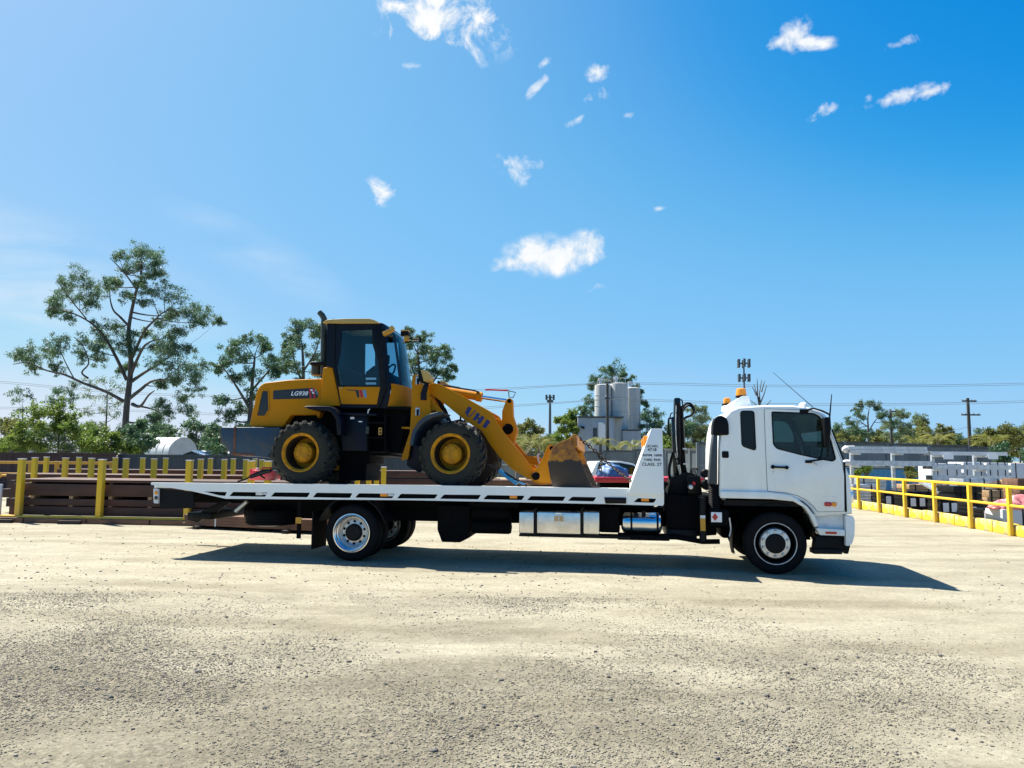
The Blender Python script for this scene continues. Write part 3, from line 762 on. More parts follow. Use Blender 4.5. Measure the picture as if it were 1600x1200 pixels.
dwin = rounded(SS([zw(180, 165), zw(640, 182), zw(708, 216), zw(744, 280), zw(834, 480), zw(888, 685), zw(858, 712), zw(780, 700), zw(500, 640), zw(238, 572), zw(198, 525)], CV0), .03)
mb = MB(); K = 4; n = len(cab_out); rings = []
for side in (0, 1):
    for k in range(K + 1):
        t = math.pi / 2 * k / K
        rings.append((inset(cab_out, CR * (1 - math.sin(t))), (CV0 + CR * (1 - math.cos(t))) if not side else (CV1 - CR * (1 - math.cos(t)))))
def strip(A, B, skip=()):
    vs = [(u, A[1], w) for u, w in A[0]] + [(u, B[1], w) for u, w in B[0]]
    mb.add(vs, [(i, (i + 1) % n, (i + 1) % n + n, i + n) for i in range(n) if i not in skip])
for k in range(K): strip(rings[k], rings[k + 1]); strip(rings[K + 2 + k], rings[K + 1 + k])
strip(rings[K], rings[2 * K + 1], skip=(11, 15, 16, 17, 18, 19, 20, 21))      # windscreen opening; open underneath
for v in (CV0, CV1):
    loops = [inset(cab_out, CR), qwin, dwin]
    flat = [Vector((a, b, 0)) for l in loops for a, b in l]
    tris = tessellate_polygon([[Vector((a, b, 0)) for a, b in l] for l in loops])
    mb.add([(p.x, v, p.y) for p in flat], tris)
shell = mb.build('cab_shell', 'white_paint', truck, recalc=False, ang=40)
b_ = bmesh.new(); b_.from_mesh(shell.data); bmesh.ops.remove_doubles(b_, verts=b_.verts, dist=.0005); bmesh.ops.recalc_face_normals(b_, faces=b_.faces); b_.to_mesh(shell.data); b_.free()
shell.data.shade_smooth(); shell.data.set_sharp_from_angle(angle=R_(40))
for v0, v1, gv in ((-.010, .0, .006), (CV1 + .010, CV1, CV1 - .006)):
    d = MB().sheet(door_o, [dwin], v0, v1 + (.001 if v0 < 0 else -.001)).build('door', 'white_paint', truck, bevel=.004, seg=2)
    MB().sheet(inset(door_o, -.006), [inset(door_o, .012)], v1 - .003 if v0 < 0 else v1 + .003, v1 + (.002 if v0 < 0 else -.002)).build('door_seal', 'black_plastic', d)
    g = inset(dwin, -.012)
    MB().prism(g, gv + (.0 if v0 < 0 else -.004), gv + (.004 if v0 < 0 else .0)).build('window', 'cab_glass', d)
    MB().sheet(inset(dwin, -.006), [inset(dwin, .014)], v0 - (.002 if v0 < 0 else -.002), gv).build('window_seal', 'black_plastic', d)
    # the dark quarter of the window in front of the mirror
    q = [S(*zw(760, 240), CV0), S(*zw(772, 330), CV0), S(*zw(845, 500), CV0), S(*zw(890, 680), CV0), S(*zw(858, 710), CV0), S(*zw(790, 700), CV0)]
    MB().prism(q, gv + (.005 if v0 < 0 else -.009), gv + (.009 if v0 < 0 else -.005)).build('quarter_light', 'black_gloss', d)
    h0, h1 = S(1204, 729.5, CV0), S(1232, 730.5, CV0); sv = -.035 if v0 < 0 else CV1 + .035
    MB().tube([(h0[0] + .03, sv, h0[1]), (h1[0] - .03, sv, h1[1])], .016, 10).tube([(h0[0] + .03, sv, h0[1]), (h0[0] + .03, v0, h0[1])], .03, 12).tube([(h1[0] - .03, sv, h1[1]), (h1[0] - .03, v0, h1[1])], .028, 12).build('door_handle', 'black_plastic', d)
    if v0 < 0:
        k = S(1207.5, 737.5, CV0); MB().lathe([(0, -.014), (.012, -.013), (.014, -.009)], (k[0], 0, k[1]), 'v', 12).build('key_lock', 'wheel_silver', d)
        cr = SS([zw(420, 950), zw(520, 1020), zw(640, 1085), zw(760, 1102), zw(900, 1098)], CV0)
        MB().tube([(a, -.010, b) for a, b in cr], .0022, 6).build('door_crease', 'white_dull', d)
    MB().prism(inset(qwin, -.010), gv + (.0 if v0 < 0 else -.004), gv + (.004 if v0 < 0 else .0)).build('rear_window', 'tint_glass', truck)
    MB().sheet(inset(qwin, -.004), [inset(qwin, .012)], (v1 - .004) if v0 < 0 else (v1 + .004), gv).build('window_seal', 'black_plastic', truck)
# windscreen, dark edge, wipers side
a, b = cab_out[11], cab_out[12]
dx, dz = (b[0] - a[0]), (b[1] - a[1]); L_ = math.hypot(dx, dz); nx, nz_ = -dz / L_, dx / L_
MB().add([(a[0] - nx * .0, .05, a[1]), (b[0], .05, b[1]), (b[0], CV1 - .05, b[1]), (a[0], CV1 - .05, a[1])], [(0, 1, 2, 3)]).build('windscreen', 'cab_glass', truck)
MB().tube([(a[0] + .006, .03, a[1]), (b[0] + .008, .03, b[1])], .014, 8).build('windscreen_seal', 'black_plastic', truck)
MB().tube([(a[0] + .006, CV1 - .03, a[1]), (b[0] + .008, CV1 - .03, b[1])], .014, 8).build('windscreen_seal', 'black_plastic', truck)
# front panel seam
s0, s1 = S(1320.5, 722, CV0), S(1320.5, 800, CV0)
MB().box((s1[0] - .004, -.0025, s1[1]), (s0[0] + .004, .01, s0[1])).build('panel_gap', 'black_plastic', truck)
# wheel-arch strip, dark arch insert, steps, bumper
arch_t = [(1125, 767.2), (1202, 768.6), (1234, 773), (1249, 781.5), (1262, 791), (1272, 802.5), (1279, 821)]
arch_b = [(1273.5, 824), (1266, 806), (1257, 793), (1240, 783.5), (1205, 780), (1125.7, 778.3)]
for v0, v1 in ((-.045, .20), (2.05, 2.295)):
    MB().prism(SS(arch_t + arch_b, -.04), v0, v1).build('wheel_arch_strip', 'white_paint', truck, bevel=.012, seg=3)
    MB().prism(SS([(1249.5, 782), (1254, 782.5), (1266, 793), (1273.5, 804), (1270.5, 803), (1262, 792)], -.05), v0 - .004, v0 + .02).build('arch_insert', 'sheet_slate', truck)
    MB().prism(SS([(1274, 801), (1319.5, 801), (1319.5, 829), (1280, 829)], 0), v0 + .10 if v0 < 1 else v1 - .12, v0 + .12 if v0 < 1 else v1 - .10).build('step_recess', 'white_dull', truck)
    st = MB().prism(rounded(SS([(1276, 825.5), (1320.3, 828), (1320.3, 837.5), (1281, 836)], -.04), .015), v0, v1).build('upper_step', 'white_paint', truck, bevel=.008)
    if v0 < 0:
        u, w = S(1298, 832.5, -.05); MB().prism(rr(u - .075, w - .018, u + .085, w + .016, .008), v0 - .008, v0).build('step_reflector', 'red_lens', st)
    MB().prism(SS([(1276, 838), (1321, 838), (1321, 861), (1273, 861)], 0), .04 if v0 < 0 else 2.0, .25 if v0 < 0 else 2.21).build('step_box', 'black_plastic', truck, bevel=.015)
    MB().prism(rounded(SS([(1270.5, 858), (1315, 859), (1316, 866), (1271, 865.5)], 0), .01), -.01 if v0 < 0 else 2.0, .25 if v0 < 0 else 2.26).build('lower_step', 'black_steel', truck, bevel=.006)
for px in (1290,):
    u, w = S(1297, 787.8, 0)
    MB().prism(rr(u - .085, w - .033, u + .02, w + .033, .02), -.022, -.002).build('side_lamp', 'red_lens', truck, bevel=.006)
    MB().prism(rr(u + .02, w - .033, u + .09, w + .033, .02), -.022, -.002).build('side_lamp', 'amber', truck, bevel=.006)
MB().prism(rounded(SS([(1321.5, 804), (1333, 806.5), (1335.5, 813), (1335, 838), (1331, 850), (1326, 853), (1321.5, 853)], -.03), .03), -.04, 2.29).build('bumper', 'white_paint', truck, bevel=.03, seg=3)
MB().prism(SS([(1322, 853), (1330, 853), (1327, 866), (1322, 866)], 0), .05, 2.2).build('bumper_valance', 'black_plastic', truck)
u, w = S(1331, 770, 0)
for v in (.18, 2.07): MB().box((u - .05, v - .16, w - .15), (u + .035, v + .16, w + .02)).build('headlight', 'alloy', truck, bevel=.02)
MB().box((u - .06, .45, w - .12), (u + .028, 1.8, w + .15)).build('grille', 'black_plastic', truck, bevel=.02)
# floor, wheel wells and cabin fittings
fl0, fl1 = S(1126, 770, .2), S(1318, 800, .2)
MB().prism([(fl0[0] + .03, 1.02), (fl1[0], 1.02), (fl1[0], 1.10), (fl0[0] + .03, 1.10)], .06, 2.19).build('cab_floor', 'black_plastic', truck)
MB().lathe([(.60, .05), (.60, .62), (.61, .62), (.61, .05)], (WB, 0, RT), 'v', 20, R_(10), R_(168)).build('inner_fender', 'black_plastic', truck)
MB().lathe([(.60, 1.63), (.60, 2.2), (.61, 2.2), (.61, 1.63)], (WB, 0, RT), 'v', 20, R_(10), R_(168)).build('inner_fender', 'black_plastic', truck)
fl = S(1142, 850, -.0); MB().lathe([(.62, -.02), (.62, .3), (.64, .3), (.64, -.02)], (WB, 0, RT), 'v', 12, R_(160), R_(196)).build('mud_flap', 'black_plastic', truck)
MB().box((6.0, .75, .45), (7.3, 1.5, 1.02)).build('engine', 'chassis_black', truck, bevel=.05)
MB().box((5.95, .08, 1.1), (6.0, 2.17, 1.8)).build('rear_lining', 'interior_grey', truck)
for v in (.30, 1.40):
    s = MB().prism(rounded([(6.35, 1.45), (6.95, 1.45), (6.98, 1.58), (6.40, 1.56)], .04), v, v + .55).build('seat', 'seat_fabric', truck, bevel=.04)
    MB().prism(rounded([(6.30, 1.5), (6.44, 1.5), (6.30, 2.12), (6.18, 2.12)], .04), v + .02, v + .53).build('backrest', 'seat_fabric', s, bevel=.04)
    MB().prism(rounded([(6.21, 2.13), (6.31, 2.13), (6.28, 2.32), (6.20, 2.32)], .03), v + .15, v + .40).build('headrest', 'seat_fabric', s, bevel=.03)
    MB().box((6.4, v + .1, 1.1), (6.85, v + .45, 1.46)).build('seat_base', 'black_plastic', s)
dsh = MB().prism(rounded([(7.42, 1.12), (7.70, 1.12), (7.68, 1.66), (7.52, 1.74), (7.38, 1.62)], .05), .06, 2.19).build('dashboard', 'interior_grey', truck, bevel=.02)
sw = MB()
ring = [(7.30 + .06 * math.sin(t) , .55 + .21 * math.cos(t), 1.74 + .19 * math.sin(t)) for t in [2 * math.pi * i / 24 for i in range(25)]]
sw.tube(ring, .016, 8, False).tube([(7.30, .36, 1.74), (7.32, .74, 1.74)], .014, 6).tube([(7.31, .55, 1.74), (7.45, .55, 1.60)], .03, 8)
sw.build('steering_wheel', 'black_plastic', truck)
MB().box((6.25, .08, 2.44), (7.25, 2.17, 2.465)).build('roof_lining', 'interior_grey', truck)

# roof fittings
rb = S(1158, 633, 1.1)
MB().prism(rounded([S(1143, 637, .5), S(1149, 626, .5), S(1160, 618.5, .5), S(1170, 618.5, .5), S(1173, 633, .5), S(1173, 637, .5)], .03), .5, 1.75).build('beacon_plinth', 'white_paint', truck, bevel=.03, seg=3)
for px, py, v in ((1158, 613.5, .62), (1136, 626.5, 1.98)):
    u, w = S(px, py, v)
    g_ = 1.0 if v < 1 else .78
    bc = MB().lathe([(0, .075 * g_), (.055 * g_, .07 * g_), (.075 * g_, .055 * g_), (.083 * g_, .0), (.085 * g_, -.05)], (u, v, w), 'w', 20).build('beacon', 'amber', truck)
    MB().lathe([(.09, -.05), (.09, -.085), (.0, -.085)], (u, v, w), 'w', 20).build('beacon_base', 'black_plastic', bc)
u, w = S(1136, 634, 1.98)
MB().prism([(u - .1, w - .10), (u + .45, w - .10), (u + .40, w + .02), (u - .08, w + .0)], 1.86, 2.1).build('beacon_bracket', 'white_paint', truck, bevel=.02)
u, w = S(1255, 634, .25)
MB().lathe([(0, .075), (.03, .07), (.055, .05), (.07, .02), (.075, 0)], (u, .25, w - .02), 'w', 16).build('antenna_dome', 'white_paint', truck)
a, b = S(1270, 636, .12), S(1208, 582, .12)
MB().tube([(a[0], .12, a[1]), (b[0], .12, b[1])], [.006, .003], 6).build('whip_antenna', 'black_plastic', truck)
# mirror on its tubular arms
MA = -.18
p = [S(1256, 641.5, -.02), S(1271, 638, -.06), S(1285, 642, -.14), S(1296, 647.5, MA)]
arm = MB().tube([(p[0][0], -.0, p[0][1]), (p[1][0], -.06, p[1][1]), (p[2][0], -.13, p[2][1]), (p[3][0], MA, p[3][1])], .014, 8)
q = [S(1262, 721, 0), S(1272, 719.5, -.06), S(1290, 717, MA), S(1293, 712, MA)]
arm.tube([(q[0][0], .0, q[0][1]), (q[1][0], -.06, q[1][1]), (q[2][0], MA, q[2][1]), (q[3][0], MA, q[3][1])], .014, 8)
arm.tube([(p[3][0], MA, p[3][1]), S(1297.5, 668, MA) and (S(1297.5, 668, MA)[0], MA, S(1297.5, 668, MA)[1]), (q[3][0], MA, q[3][1])], .012, 8)
mr_ = arm.build('mirror_arm', 'black_plastic', truck)
MB().box((p[0][0] - .06, -.03, p[0][1] - .03), (p[0][0] + .07, .0, p[0][1] + .02)).build('arm_foot', 'black_plastic', mr_, bevel=.01)
MB().box((q[0][0] - .04, -.03, q[0][1] - .025), (q[0][0] + .06, .0, q[0][1] + .02)).build('arm_foot', 'black_plastic', mr_, bevel=.01)
MB().prism(rounded(SS([(1286.5, 652), (1296.5, 652), (1294.5, 699), (1287.5, 699)], MA), .03), MA - .05, MA + .16).build('mirror', 'black_plastic', truck, bevel=.02)
a = S(1263, 722, 0); b2 = S(1277, 727, -.05)
MB().tube([(a[0] + .06, -.02, a[1]), (b2[0], -.03, b2[1])], .01, 8).build('mirror_stay', 'wheel_silver', truck)
a, b = S(1296.5, 650, MA), S(1299.5, 616, MA)
MB().tube([(a[0], MA, a[1]), (b[0], MA, b[1])], [.012, .006], 8).build('aerial', 'black_plastic', truck)
# air intake snorkel behind the cab
SV = .02
MB().prism(rounded(SS([(1113.5, 680), (1138.5, 680), (1138, 662), (1135, 654), (1128, 649.5), (1121, 650), (1116, 655), (1114, 664)], SV), .03), -.02, .30).build('snorkel_head', 'black_plastic', truck, bevel=.025, seg=3)
MB().prism(SS([(1107, 757), (1121, 757), (1121.5, 678), (1114, 678), (1111, 700)], SV), .02, .24).build('snorkel_duct', 'sheet_slate', truck, bevel=.03, seg=3)
c0 = S(1116, 757, .13); hb = []
for i in range(29):
    hb.append((.085 + (.012 if i % 2 else 0), -.015 * i))
MB().lathe(hb, (c0[0], .13, c0[1]), 'w', 18).build('snorkel_bellows', 'black_plastic', truck, ang=60)
MB().prism(rr(S(1128, 714, 0)[0], S(1128, 715.5, 0)[1], S(1138.5, 705, 0)[0], S(1138, 705, 0)[1], .02), -.006, .01).build('fuel_flap', 'black_plastic', truck)

# ------------------------------------------------------------------ folded loading crane between tray and cab
zk = lambda x, y: (1030 + x / 4.444, 600 + y / 4.444)
def kp(x, y, v): return S(*zk(x, y), v)
cr_ = MB().prism([kp(105, 95, 1.0), kp(147, 95, 1.0), kp(163, 300, 1.0), kp(172, 640, 1.0), kp(112, 640, 1.0), kp(100, 300, 1.0)], 1.0, 1.25)
cr_.build('crane_column', 'black_gloss', truck, bevel=.02)
MB().prism([kp(84, 228, .9), kp(106, 228, .9), kp(126, 650, .9), kp(98, 650, .9)], .86, 1.0).build('crane_boom', 'black_gloss', truck, bevel=.015)
MB().prism([kp(148, 150, .9), kp(166, 160, .9), kp(186, 620, .9), kp(160, 620, .9)], .84, .98).build('crane_jib', 'black_steel', truck, bevel=.015)
a, b = kp(128, 130, .86), kp(140, 560, .86); MB().tube([(a[0], .86, a[1]), (b[0], .86, b[1])], .045, 12).build('crane_ram', 'black_steel', truck)
a, b = kp(112, 480, .85), kp(152, 660, .85); MB().tube([(a[0], .85, a[1]), (b[0], .85, b[1])], .018, 10).build('ram_rod', 'chrome', truck)
def hose(pts, v, r=.018, name='hydraulic_hose', m='black_plastic'):
    P_ = [Vector((kp(x, y, v)[0], v + dv, kp(x, y, v)[1])) for x, y, dv in pts]; out = []
    for i in range(len(P_) - 1):
        p0, p1, p2, p3 = P_[max(i - 1, 0)], P_[i], P_[i + 1], P_[min(i + 2, len(P_) - 1)]
        for t in (0, .2, .4, .6, .8): out.append(.5 * ((2 * p1) + (p2 - p0) * t + (2 * p0 - 5 * p1 + 4 * p2 - p3) * t * t + (3 * p1 - p0 - 3 * p2 + p3) * t ** 3))
    out.append(P_[-1])
    return MB().tube(out, r, 8).build(name, m, truck)
hose([(160, 170, 0), (185, 138, 0), (220, 140, 0), (243, 180, 0), (225, 215, 0), (180, 236, 0), (168, 260, 0)], .9, .02)
hose([(160, 200, 0), (180, 165, 0), (205, 150, 0), (232, 165, 0), (238, 190, 0)], .95, .016)
hose([(84, 240, 0), (68, 240, 0), (64, 290, 0), (70, 350, 0), (85, 360, 0)], .88, .016)
hose([(100, 470, 0), (82, 530, 0), (70, 590, 0), (74, 650, 0), (100, 700, 0)], .85, .024)
hose([(95, 200, 0), (80, 208, 0), (76, 235, 0)], .9, .010)
hose([(150, 105, 0), (162, 130, 0), (160, 200, 0), (172, 400, 0), (180, 560, 0), (200, 640, 0)], .83, .011)
hose([(118, 150, 0), (114, 300, 0), (124, 470, 0), (150, 620, 0), (140, 700, 0)], .83, .009, m='wheel_silver')
hose([(60, 700, 0), (35, 690, 0), (30, 740, 0), (60, 800, 0)], .7, .03)
for x, y in ((130, 200), (134, 330), (140, 470), (178, 450), (120, 520), (150, 210), (182, 555)):
    q = kp(x, y, .83); MB().box((q[0] - .035, .815, q[1] - .012), (q[0] + .035, .85, q[1] + .012)).build('hose_clamp', 'wheel_silver' if x > 175 else 'black_steel', truck)
MB().prism(rounded([kp(50, 790, .8), kp(80, 650, .8), kp(190, 610, .8), kp(285, 640, .8), kp(300, 800, .8)], .03), .75, 1.6).build('crane_slew_base', 'black_steel', truck, bevel=.02)
MB().prism([kp(36, 780, .35), kp(400, 780, .35), kp(400, 1050, .35), kp(60, 1070, .35)], .35, 1.95).build('crane_frame', 'chassis_black', truck, bevel=.02)
MB().box((kp(50, 900, .3)[0], .30, kp(50, 1080, .3)[1]), (kp(260, 900, .3)[0], 1.95, kp(50, 1010, .3)[1])).build('outrigger_beam', 'black_steel', truck, bevel=.01)
a, b = kp(300, 790, .12), kp(300, 1090, .12)
lg = MB().tube([(a[0], .12, a[1]), (a[0], .12, b[1])], .055, 14).build('outrigger_leg', 'black_steel', truck)
a, b = kp(304, 935, .05), kp(304, 1020, .05)
MB().box((a[0] - .04, .04, b[1]), (a[0] + .035, .07, a[1])).build('reflector', 'orange_frame', lg)
MB().box((a[0] - .04, .04, a[1] + .003), (a[0] + .035, .07, a[1] + .05)).build('reflector', 'white_dull', lg)
vb = MB().box((kp(200, 650, .35)[0], .35, kp(200, 760, .35)[1]), (kp(265, 650, .35)[0], .7, kp(200, 640, .35)[1])).build('valve_block', 'black_steel', truck, bevel=.01)
lv = MB()
for i in range(6):
    q = kp(210 + i * 10, 640, .35); lv.tube([(q[0], .36 + i * .01, q[1]), (q[0] + .02, .33, q[1] + .12)], .008, 6).lathe([(0, .02), (.016, 0), (0, -.02)], (q[0] + .02, .33, q[1] + .12), 'w', 8)
lv.build('control_levers', 'black_plastic', vb)['kind'] = 'stuff'
for x, y, r, m in ((320, 620, .07, 'black_steel'), (330, 700, .085, 'black_plastic'), (290, 800, .05, 'black_steel'), (330, 850, .06, 'chassis_black'), (218, 715, .04, 'wheel_silver'), (240, 690, .03, 'red_paint')):
    q = kp(x, y, .35); MB().lathe([(0, -.09), (r * .8, -.085), (r, -.06), (r, .1), (0, .12)], (q[0], .38, q[1]), 'v', 16).build('filter_canister', m, truck)
q0, q1 = kp(360, 890, .04), kp(436, 960, .04)
hz_ = MB().box((q0[0], .035, q1[1]), (q1[0], .045, q0[1])).build('hazard_plate', 'decal_white', truck, bevel=.002)
cx_, cz_ = kp(388, 924, .03); MB().prism([(cx_ - .045, cz_), (cx_, cz_ + .062), (cx_ + .045, cz_), (cx_, cz_ - .062)], .031, .0345).build('hazard_diamond', 'red_lens', hz_)
MB().box((kp(345, 880, .1)[0], .046, kp(345, 980, .1)[1]), (kp(480, 880, .1)[0], .5, kp(345, 870, .1)[1])).build('battery_tray', 'chassis_black', truck, bevel=.01)
MB().tube([(kp(60, 1040, .25)[0], .25, .52), (kp(300, 1090, .25)[0], .25, .44), (kp(420, 1085, .25)[0], .25, .45)], .04, 10).build('exhaust_pipe', 'chassis_black', truck)
MB().tube([(kp(490, 950, .0)[0], .03, kp(490, 930, 0)[1]), (kp(500, 1000, 0)[0], .03, kp(500, 1010, 0)[1]), (kp(490, 1060, 0)[0], .03, kp(490, 1060, 0)[1])], .012, 8).build('flap_stay', 'wheel_silver', truck)

# ------------------------------------------------------------------ wheel loader on the tray (same frame as the truck)
LO = (0.4, 1.15, DK)
loader = thing('wheel_loader', 'yellow articulated wheel loader with dark cab chained on the white tray', 'loader', TW(LO[0], LO[1], DK - .012 - TL * LO[1]), TH)
loader.rotation_euler = (-TL, 0, TH)
class LB(MB):
    def build(s, name, m, parent=None, **k): return MB.build(s, name, m, parent if parent else loader, org=LO, **k)
zA = lambda x, y: (330 + x / 4, 470 + y / 4)
zB = lambda x, y: (580 + x / 4, 480 + y / 4)
zF = lambda x, y: (480 + x / 6, 480 + y / 6)
zG = lambda x, y: (560 + x / 5.714, 560 + y / 5.714)
def Z(f, pts, v): return [S(*f(x, y), v) for x, y in pts]
mat('rim_shade', (.030, .016, .006), .8, col2=(.012, .008, .006), scale=6, lo=.35, hi=.6)  # dark brown paints the shade inside the loader's rim dish
# wheels with heavy lugs
LR = .555
def loader_wheel():
    w = empty('wheel', loader)
    h = .235
    t = MB().lathe([(.30, -h * .72), (.32, -h * .92), (.40, -h * 1.04), (.47, -h * 1.0), (.505, -h * .9), (.520, -h * .6), (.524, 0), (.520, h * .6), (.505, h * .9), (.47, h), (.40, h * 1.04), (.32, h * .92), (.30, h * .72)], (0, 0, 0), 'v', 60)
    nl = 21
    for k in range(nl):
        for sd in (-1, 1):
            a0 = 2 * math.pi * (k + (.5 if sd > 0 else 0)) / nl
            vs = []
            for (v, sw) in ((-.01, .20), (h * .45, .10), (h * .92, -.02), (h * 1.06, -.03)):
                for rr_, aw in ((.495, .075), (LR if v < h * .9 else LR - .012 if v < h else LR - .075, .058)):
                    for e in (-1, 1):
                        a = a0 + sw + e * aw
                        vs.append((rr_ * math.cos(a), sd * v, rr_ * math.sin(a)))
            fs = []
            for i in range(3):
                o = i * 4; p = o + 4
                fs += [(o + 2, o + 3, p + 3, p + 2), (o, o + 2, p + 2, p), (o + 3, o + 1, p + 1, p + 3)]
            fs += [(0, 1, 3, 2), (12, 14, 15, 13)]
            t.add(vs, fs)
    t.build('tyre', 'loader_rubber', w, ang=40)
    MB().lathe([(.285, -.20), (.325, -.225), (.335, -.215), (.330, -.20), (.30, -.17), (.288, -.13), (.275, .0), (.268, .12)], (0, 0, 0), 'v', 48).build('rim', 'rim_shade', w, ang=40)
    MB().lathe([(.338, -.215), (.336, -.232), (.322, -.236), (.290, -.212), (.283, -.19), (.29, -.19)], (0, 0, 0), 'v', 48).build('rim_ring', 'wheel_yellow', w, ang=50)
    MB().lathe([(.275, .11), (.178, .10), (.172, -.09), (.164, -.120), (.125, -.14), (.122, -.150), (.112, -.155), (.04, -.158), (0, -.158)], (0, 0, 0), 'v', 40).build('hub', 'wheel_yellow', w, ang=30)
    nb = MB()
    for k in range(12):
        a = 2 * math.pi * k / 12; nb.lathe([(0, -.150), (.009, -.150), (.012, -.139)], (.15 * math.cos(a), 0, .15 * math.sin(a)), 'v', 6)
    nb.build('hub_bolts', 'wheel_yellow', w)['kind'] = 'stuff'
    return w
lw = loader_wheel()
WV = .375
ur, uf = S(468, 706, .14)[0], S(703, 707, .14)[0]
lw.location = (ur - LO[0], WV - LO[1], LR - .008)
copy_tree(lw, loader, (uf - LO[0], WV - LO[1], LR - .008), (0, .9, 0))
copy_tree(lw, loader, (ur - LO[0], 2 * LO[1] - WV - LO[1], LR - .008), (0, .4, math.pi))
copy_tree(lw, loader, (uf - LO[0], 2 * LO[1] - WV - LO[1], LR - .008), (0, .2, math.pi))
for u in (ur, uf):
    LB().tube([(u, .45, DK + LR), (u, 1.85, DK + LR)], .12, 14).build('axle', 'chassis_black')
    LB().lathe([(0, -.3), (.2, -.2), (.24, 0), (.2, .2), (0, .3)], (u, 1.15, DK + LR), 'v', 16).build('axle_housing', 'chassis_black')
# engine hood
HV = .60; HF = 2 * LO[1] - HV
hood = rounded(Z(zA, [(230, 772), (272, 560), (288, 520), (320, 497), (480, 478), (690, 470), (682, 640), (672, 700), (492, 700), (442, 775)], HV), .03, 2)
hd = LB().prism(hood, HV, HF).build('hood', 'loader_yellow', bevel=.05, seg=4)
gr = rounded(Z(zA, [(312, 550), (345, 548), (352, 665), (330, 705), (280, 705)], HV), .02, 2)
LB().prism(gr, HV - .006, HV + .02).build('rear_grille', 'grille_dark', hd, bevel=.003)
LB().sheet(inset(gr, -.016), [inset(gr, .0)], HV - .012, HV + .01).build('grille_frame', 'loader_yellow', hd)
dc = rounded(Z(zA, [(378, 547), (628, 529), (660, 572), (655, 595), (378, 602)], HV), .012, 2)
LB().prism(dc, HV - .004, HV + .01).build('side_decal', 'decal_black', hd)
LB().prism(Z(zA, [(383, 552), (486, 544), (486, 596), (383, 597)], HV), HV - .0055, HV + .005).build('side_vent', 'grille_dark', hd)
def lt(nm, s, m, f, x, y, v, size, par, **k):
    u, w = S(*f(x, y), v); return text(nm, s, m, par, (u - LO[0], v - LO[1], w - LO[2]), size, **k)
lt('lettering', 'LG938', 'decal_white', zA, 541, 566, HV - .0062, .105, hd, shear=.22, bold=.002, sx=1.12)
for x, m in ((604, 'decal_red'), (628, 'decal_red')):
    LB().prism(Z(zA, [(x - 4, 533), (x + 7, 532), (x + 17, 597), (x + 5, 597)], HV), HV - .0058, HV + .005).build('decal_stripe', m, hd)
for x, y in ((612, 545), (636, 548), (622, 562), (646, 566)):
    LB().prism(Z(zA, [(x, y - 7), (x + 12, y - 7), (x + 15, y + 5), (x + 3, y + 5)], HV), HV - .0066, HV + .004).build('decal_square', 'decal_white' if x < 630 else 'decal_blue', hd)
LB().prism(Z(zA, [(682, 640), (672, 700), (660, 720), (655, 700)], HV), HV, HF).build('hood_edge', 'loader_yellow')
# panel between hood and cab
LB().prism(rounded(Z(zA, [(690, 402), (746, 400), (802, 642), (676, 646), (683, 470)], HV - .06), .015, 2), HV - .06, HF + .06).build('cab_back_panel', 'loader_yellow', bevel=.02, seg=3)
# counterweight with rusty rear edge
cw = LB().prism(rounded(Z(zA, [(52, 778), (425, 778), (420, 860), (345, 968), (140, 955), (110, 938), (55, 870)], .48), .02, 2), .48, 1.82).build('counterweight', 'counterweight_blue', bevel=.03, seg=3)
LB().prism(Z(zA, [(49, 776), (56, 776), (58, 868), (51, 872)], .48), .49, 1.81).build('counterweight_edge', 'rust', cw)
LB().prism(Z(zA, [(136, 772), (150, 772), (146, 950), (134, 946)], .475), .474, .482).build('counterweight_seam', 'rust', cw)
LB().prism(Z(zA, [(112, 940), (270, 947), (268, 958), (140, 957)], .475), .472, .484).build('counterweight_scrape', 'rust', cw)
# rear frame, tanks and steps under the cab (dark)
fr0 = DK + .35
LB().prism(Z(zA, [(430, 690), (960, 690), (990, 1000), (900, 1010), (420, 960)], .75), .75, 1.55).build('rear_frame', 'chassis_black', bevel=.02)
LB().prism(rounded(Z(zF, [(300, 985), (560, 985), (555, 1330), (320, 1330)], .45), .02), .45, .80).build('fuel_tank', 'loader_navy', bevel=.02)
LB().prism(rounded(Z(zF, [(300, 985), (560, 985), (555, 1330), (320, 1330)], .45), .02), 1.5, 1.85).build('fuel_tank', 'loader_navy', bevel=.02)
stp = LB().prism(Z(zF, [(290, 972), (640, 980), (640, 1000), (290, 995)], .38), .38, .62).build('cab_step', 'loader_navy', bevel=.005)
LB().tube([(*S(*zF(560, 985), .4)[:1], .4, S(*zF(560, 985), .4)[1]), (S(*zF(566, 945), .4)[0], .4, S(*zF(566, 945), .4)[1]), (S(*zF(580, 938), .4)[0], .4, S(*zF(580, 938), .4)[1])], .012, 6).build('grab_rail', 'wheel_silver', stp)
LB().prism(Z(zF, [(395, 1012), (432, 1012), (432, 1032), (395, 1032)], .44), .440, .449).build('data_plate', 'decal_white')
LB().prism(Z(zF, [(470, 1050), (512, 1052), (500, 1062), (476, 1060)], .44), .440, .449).build('data_plate', 'decal_white')
ln = LB()
for y in (1060, 1200, 1330):
    ln.prism(Z(zF, [(560, y), (720, y), (720, y + 14), (560, y + 14)], .42), .42, .65)
ln.prism(Z(zF, [(555, 990), (568, 990), (568, 1340), (555, 1340)], .42), .42, .65).prism(Z(zF, [(716, 990), (728, 990), (728, 1340), (716, 1340)], .42), .42, .65)
ln.build('ladder', 'chassis_black')
LB().prism(Z(zF, [(430, 900), (760, 925), (760, 1370), (300, 1370)], .68), .68, 1.62).build('transmission', 'chassis_black')
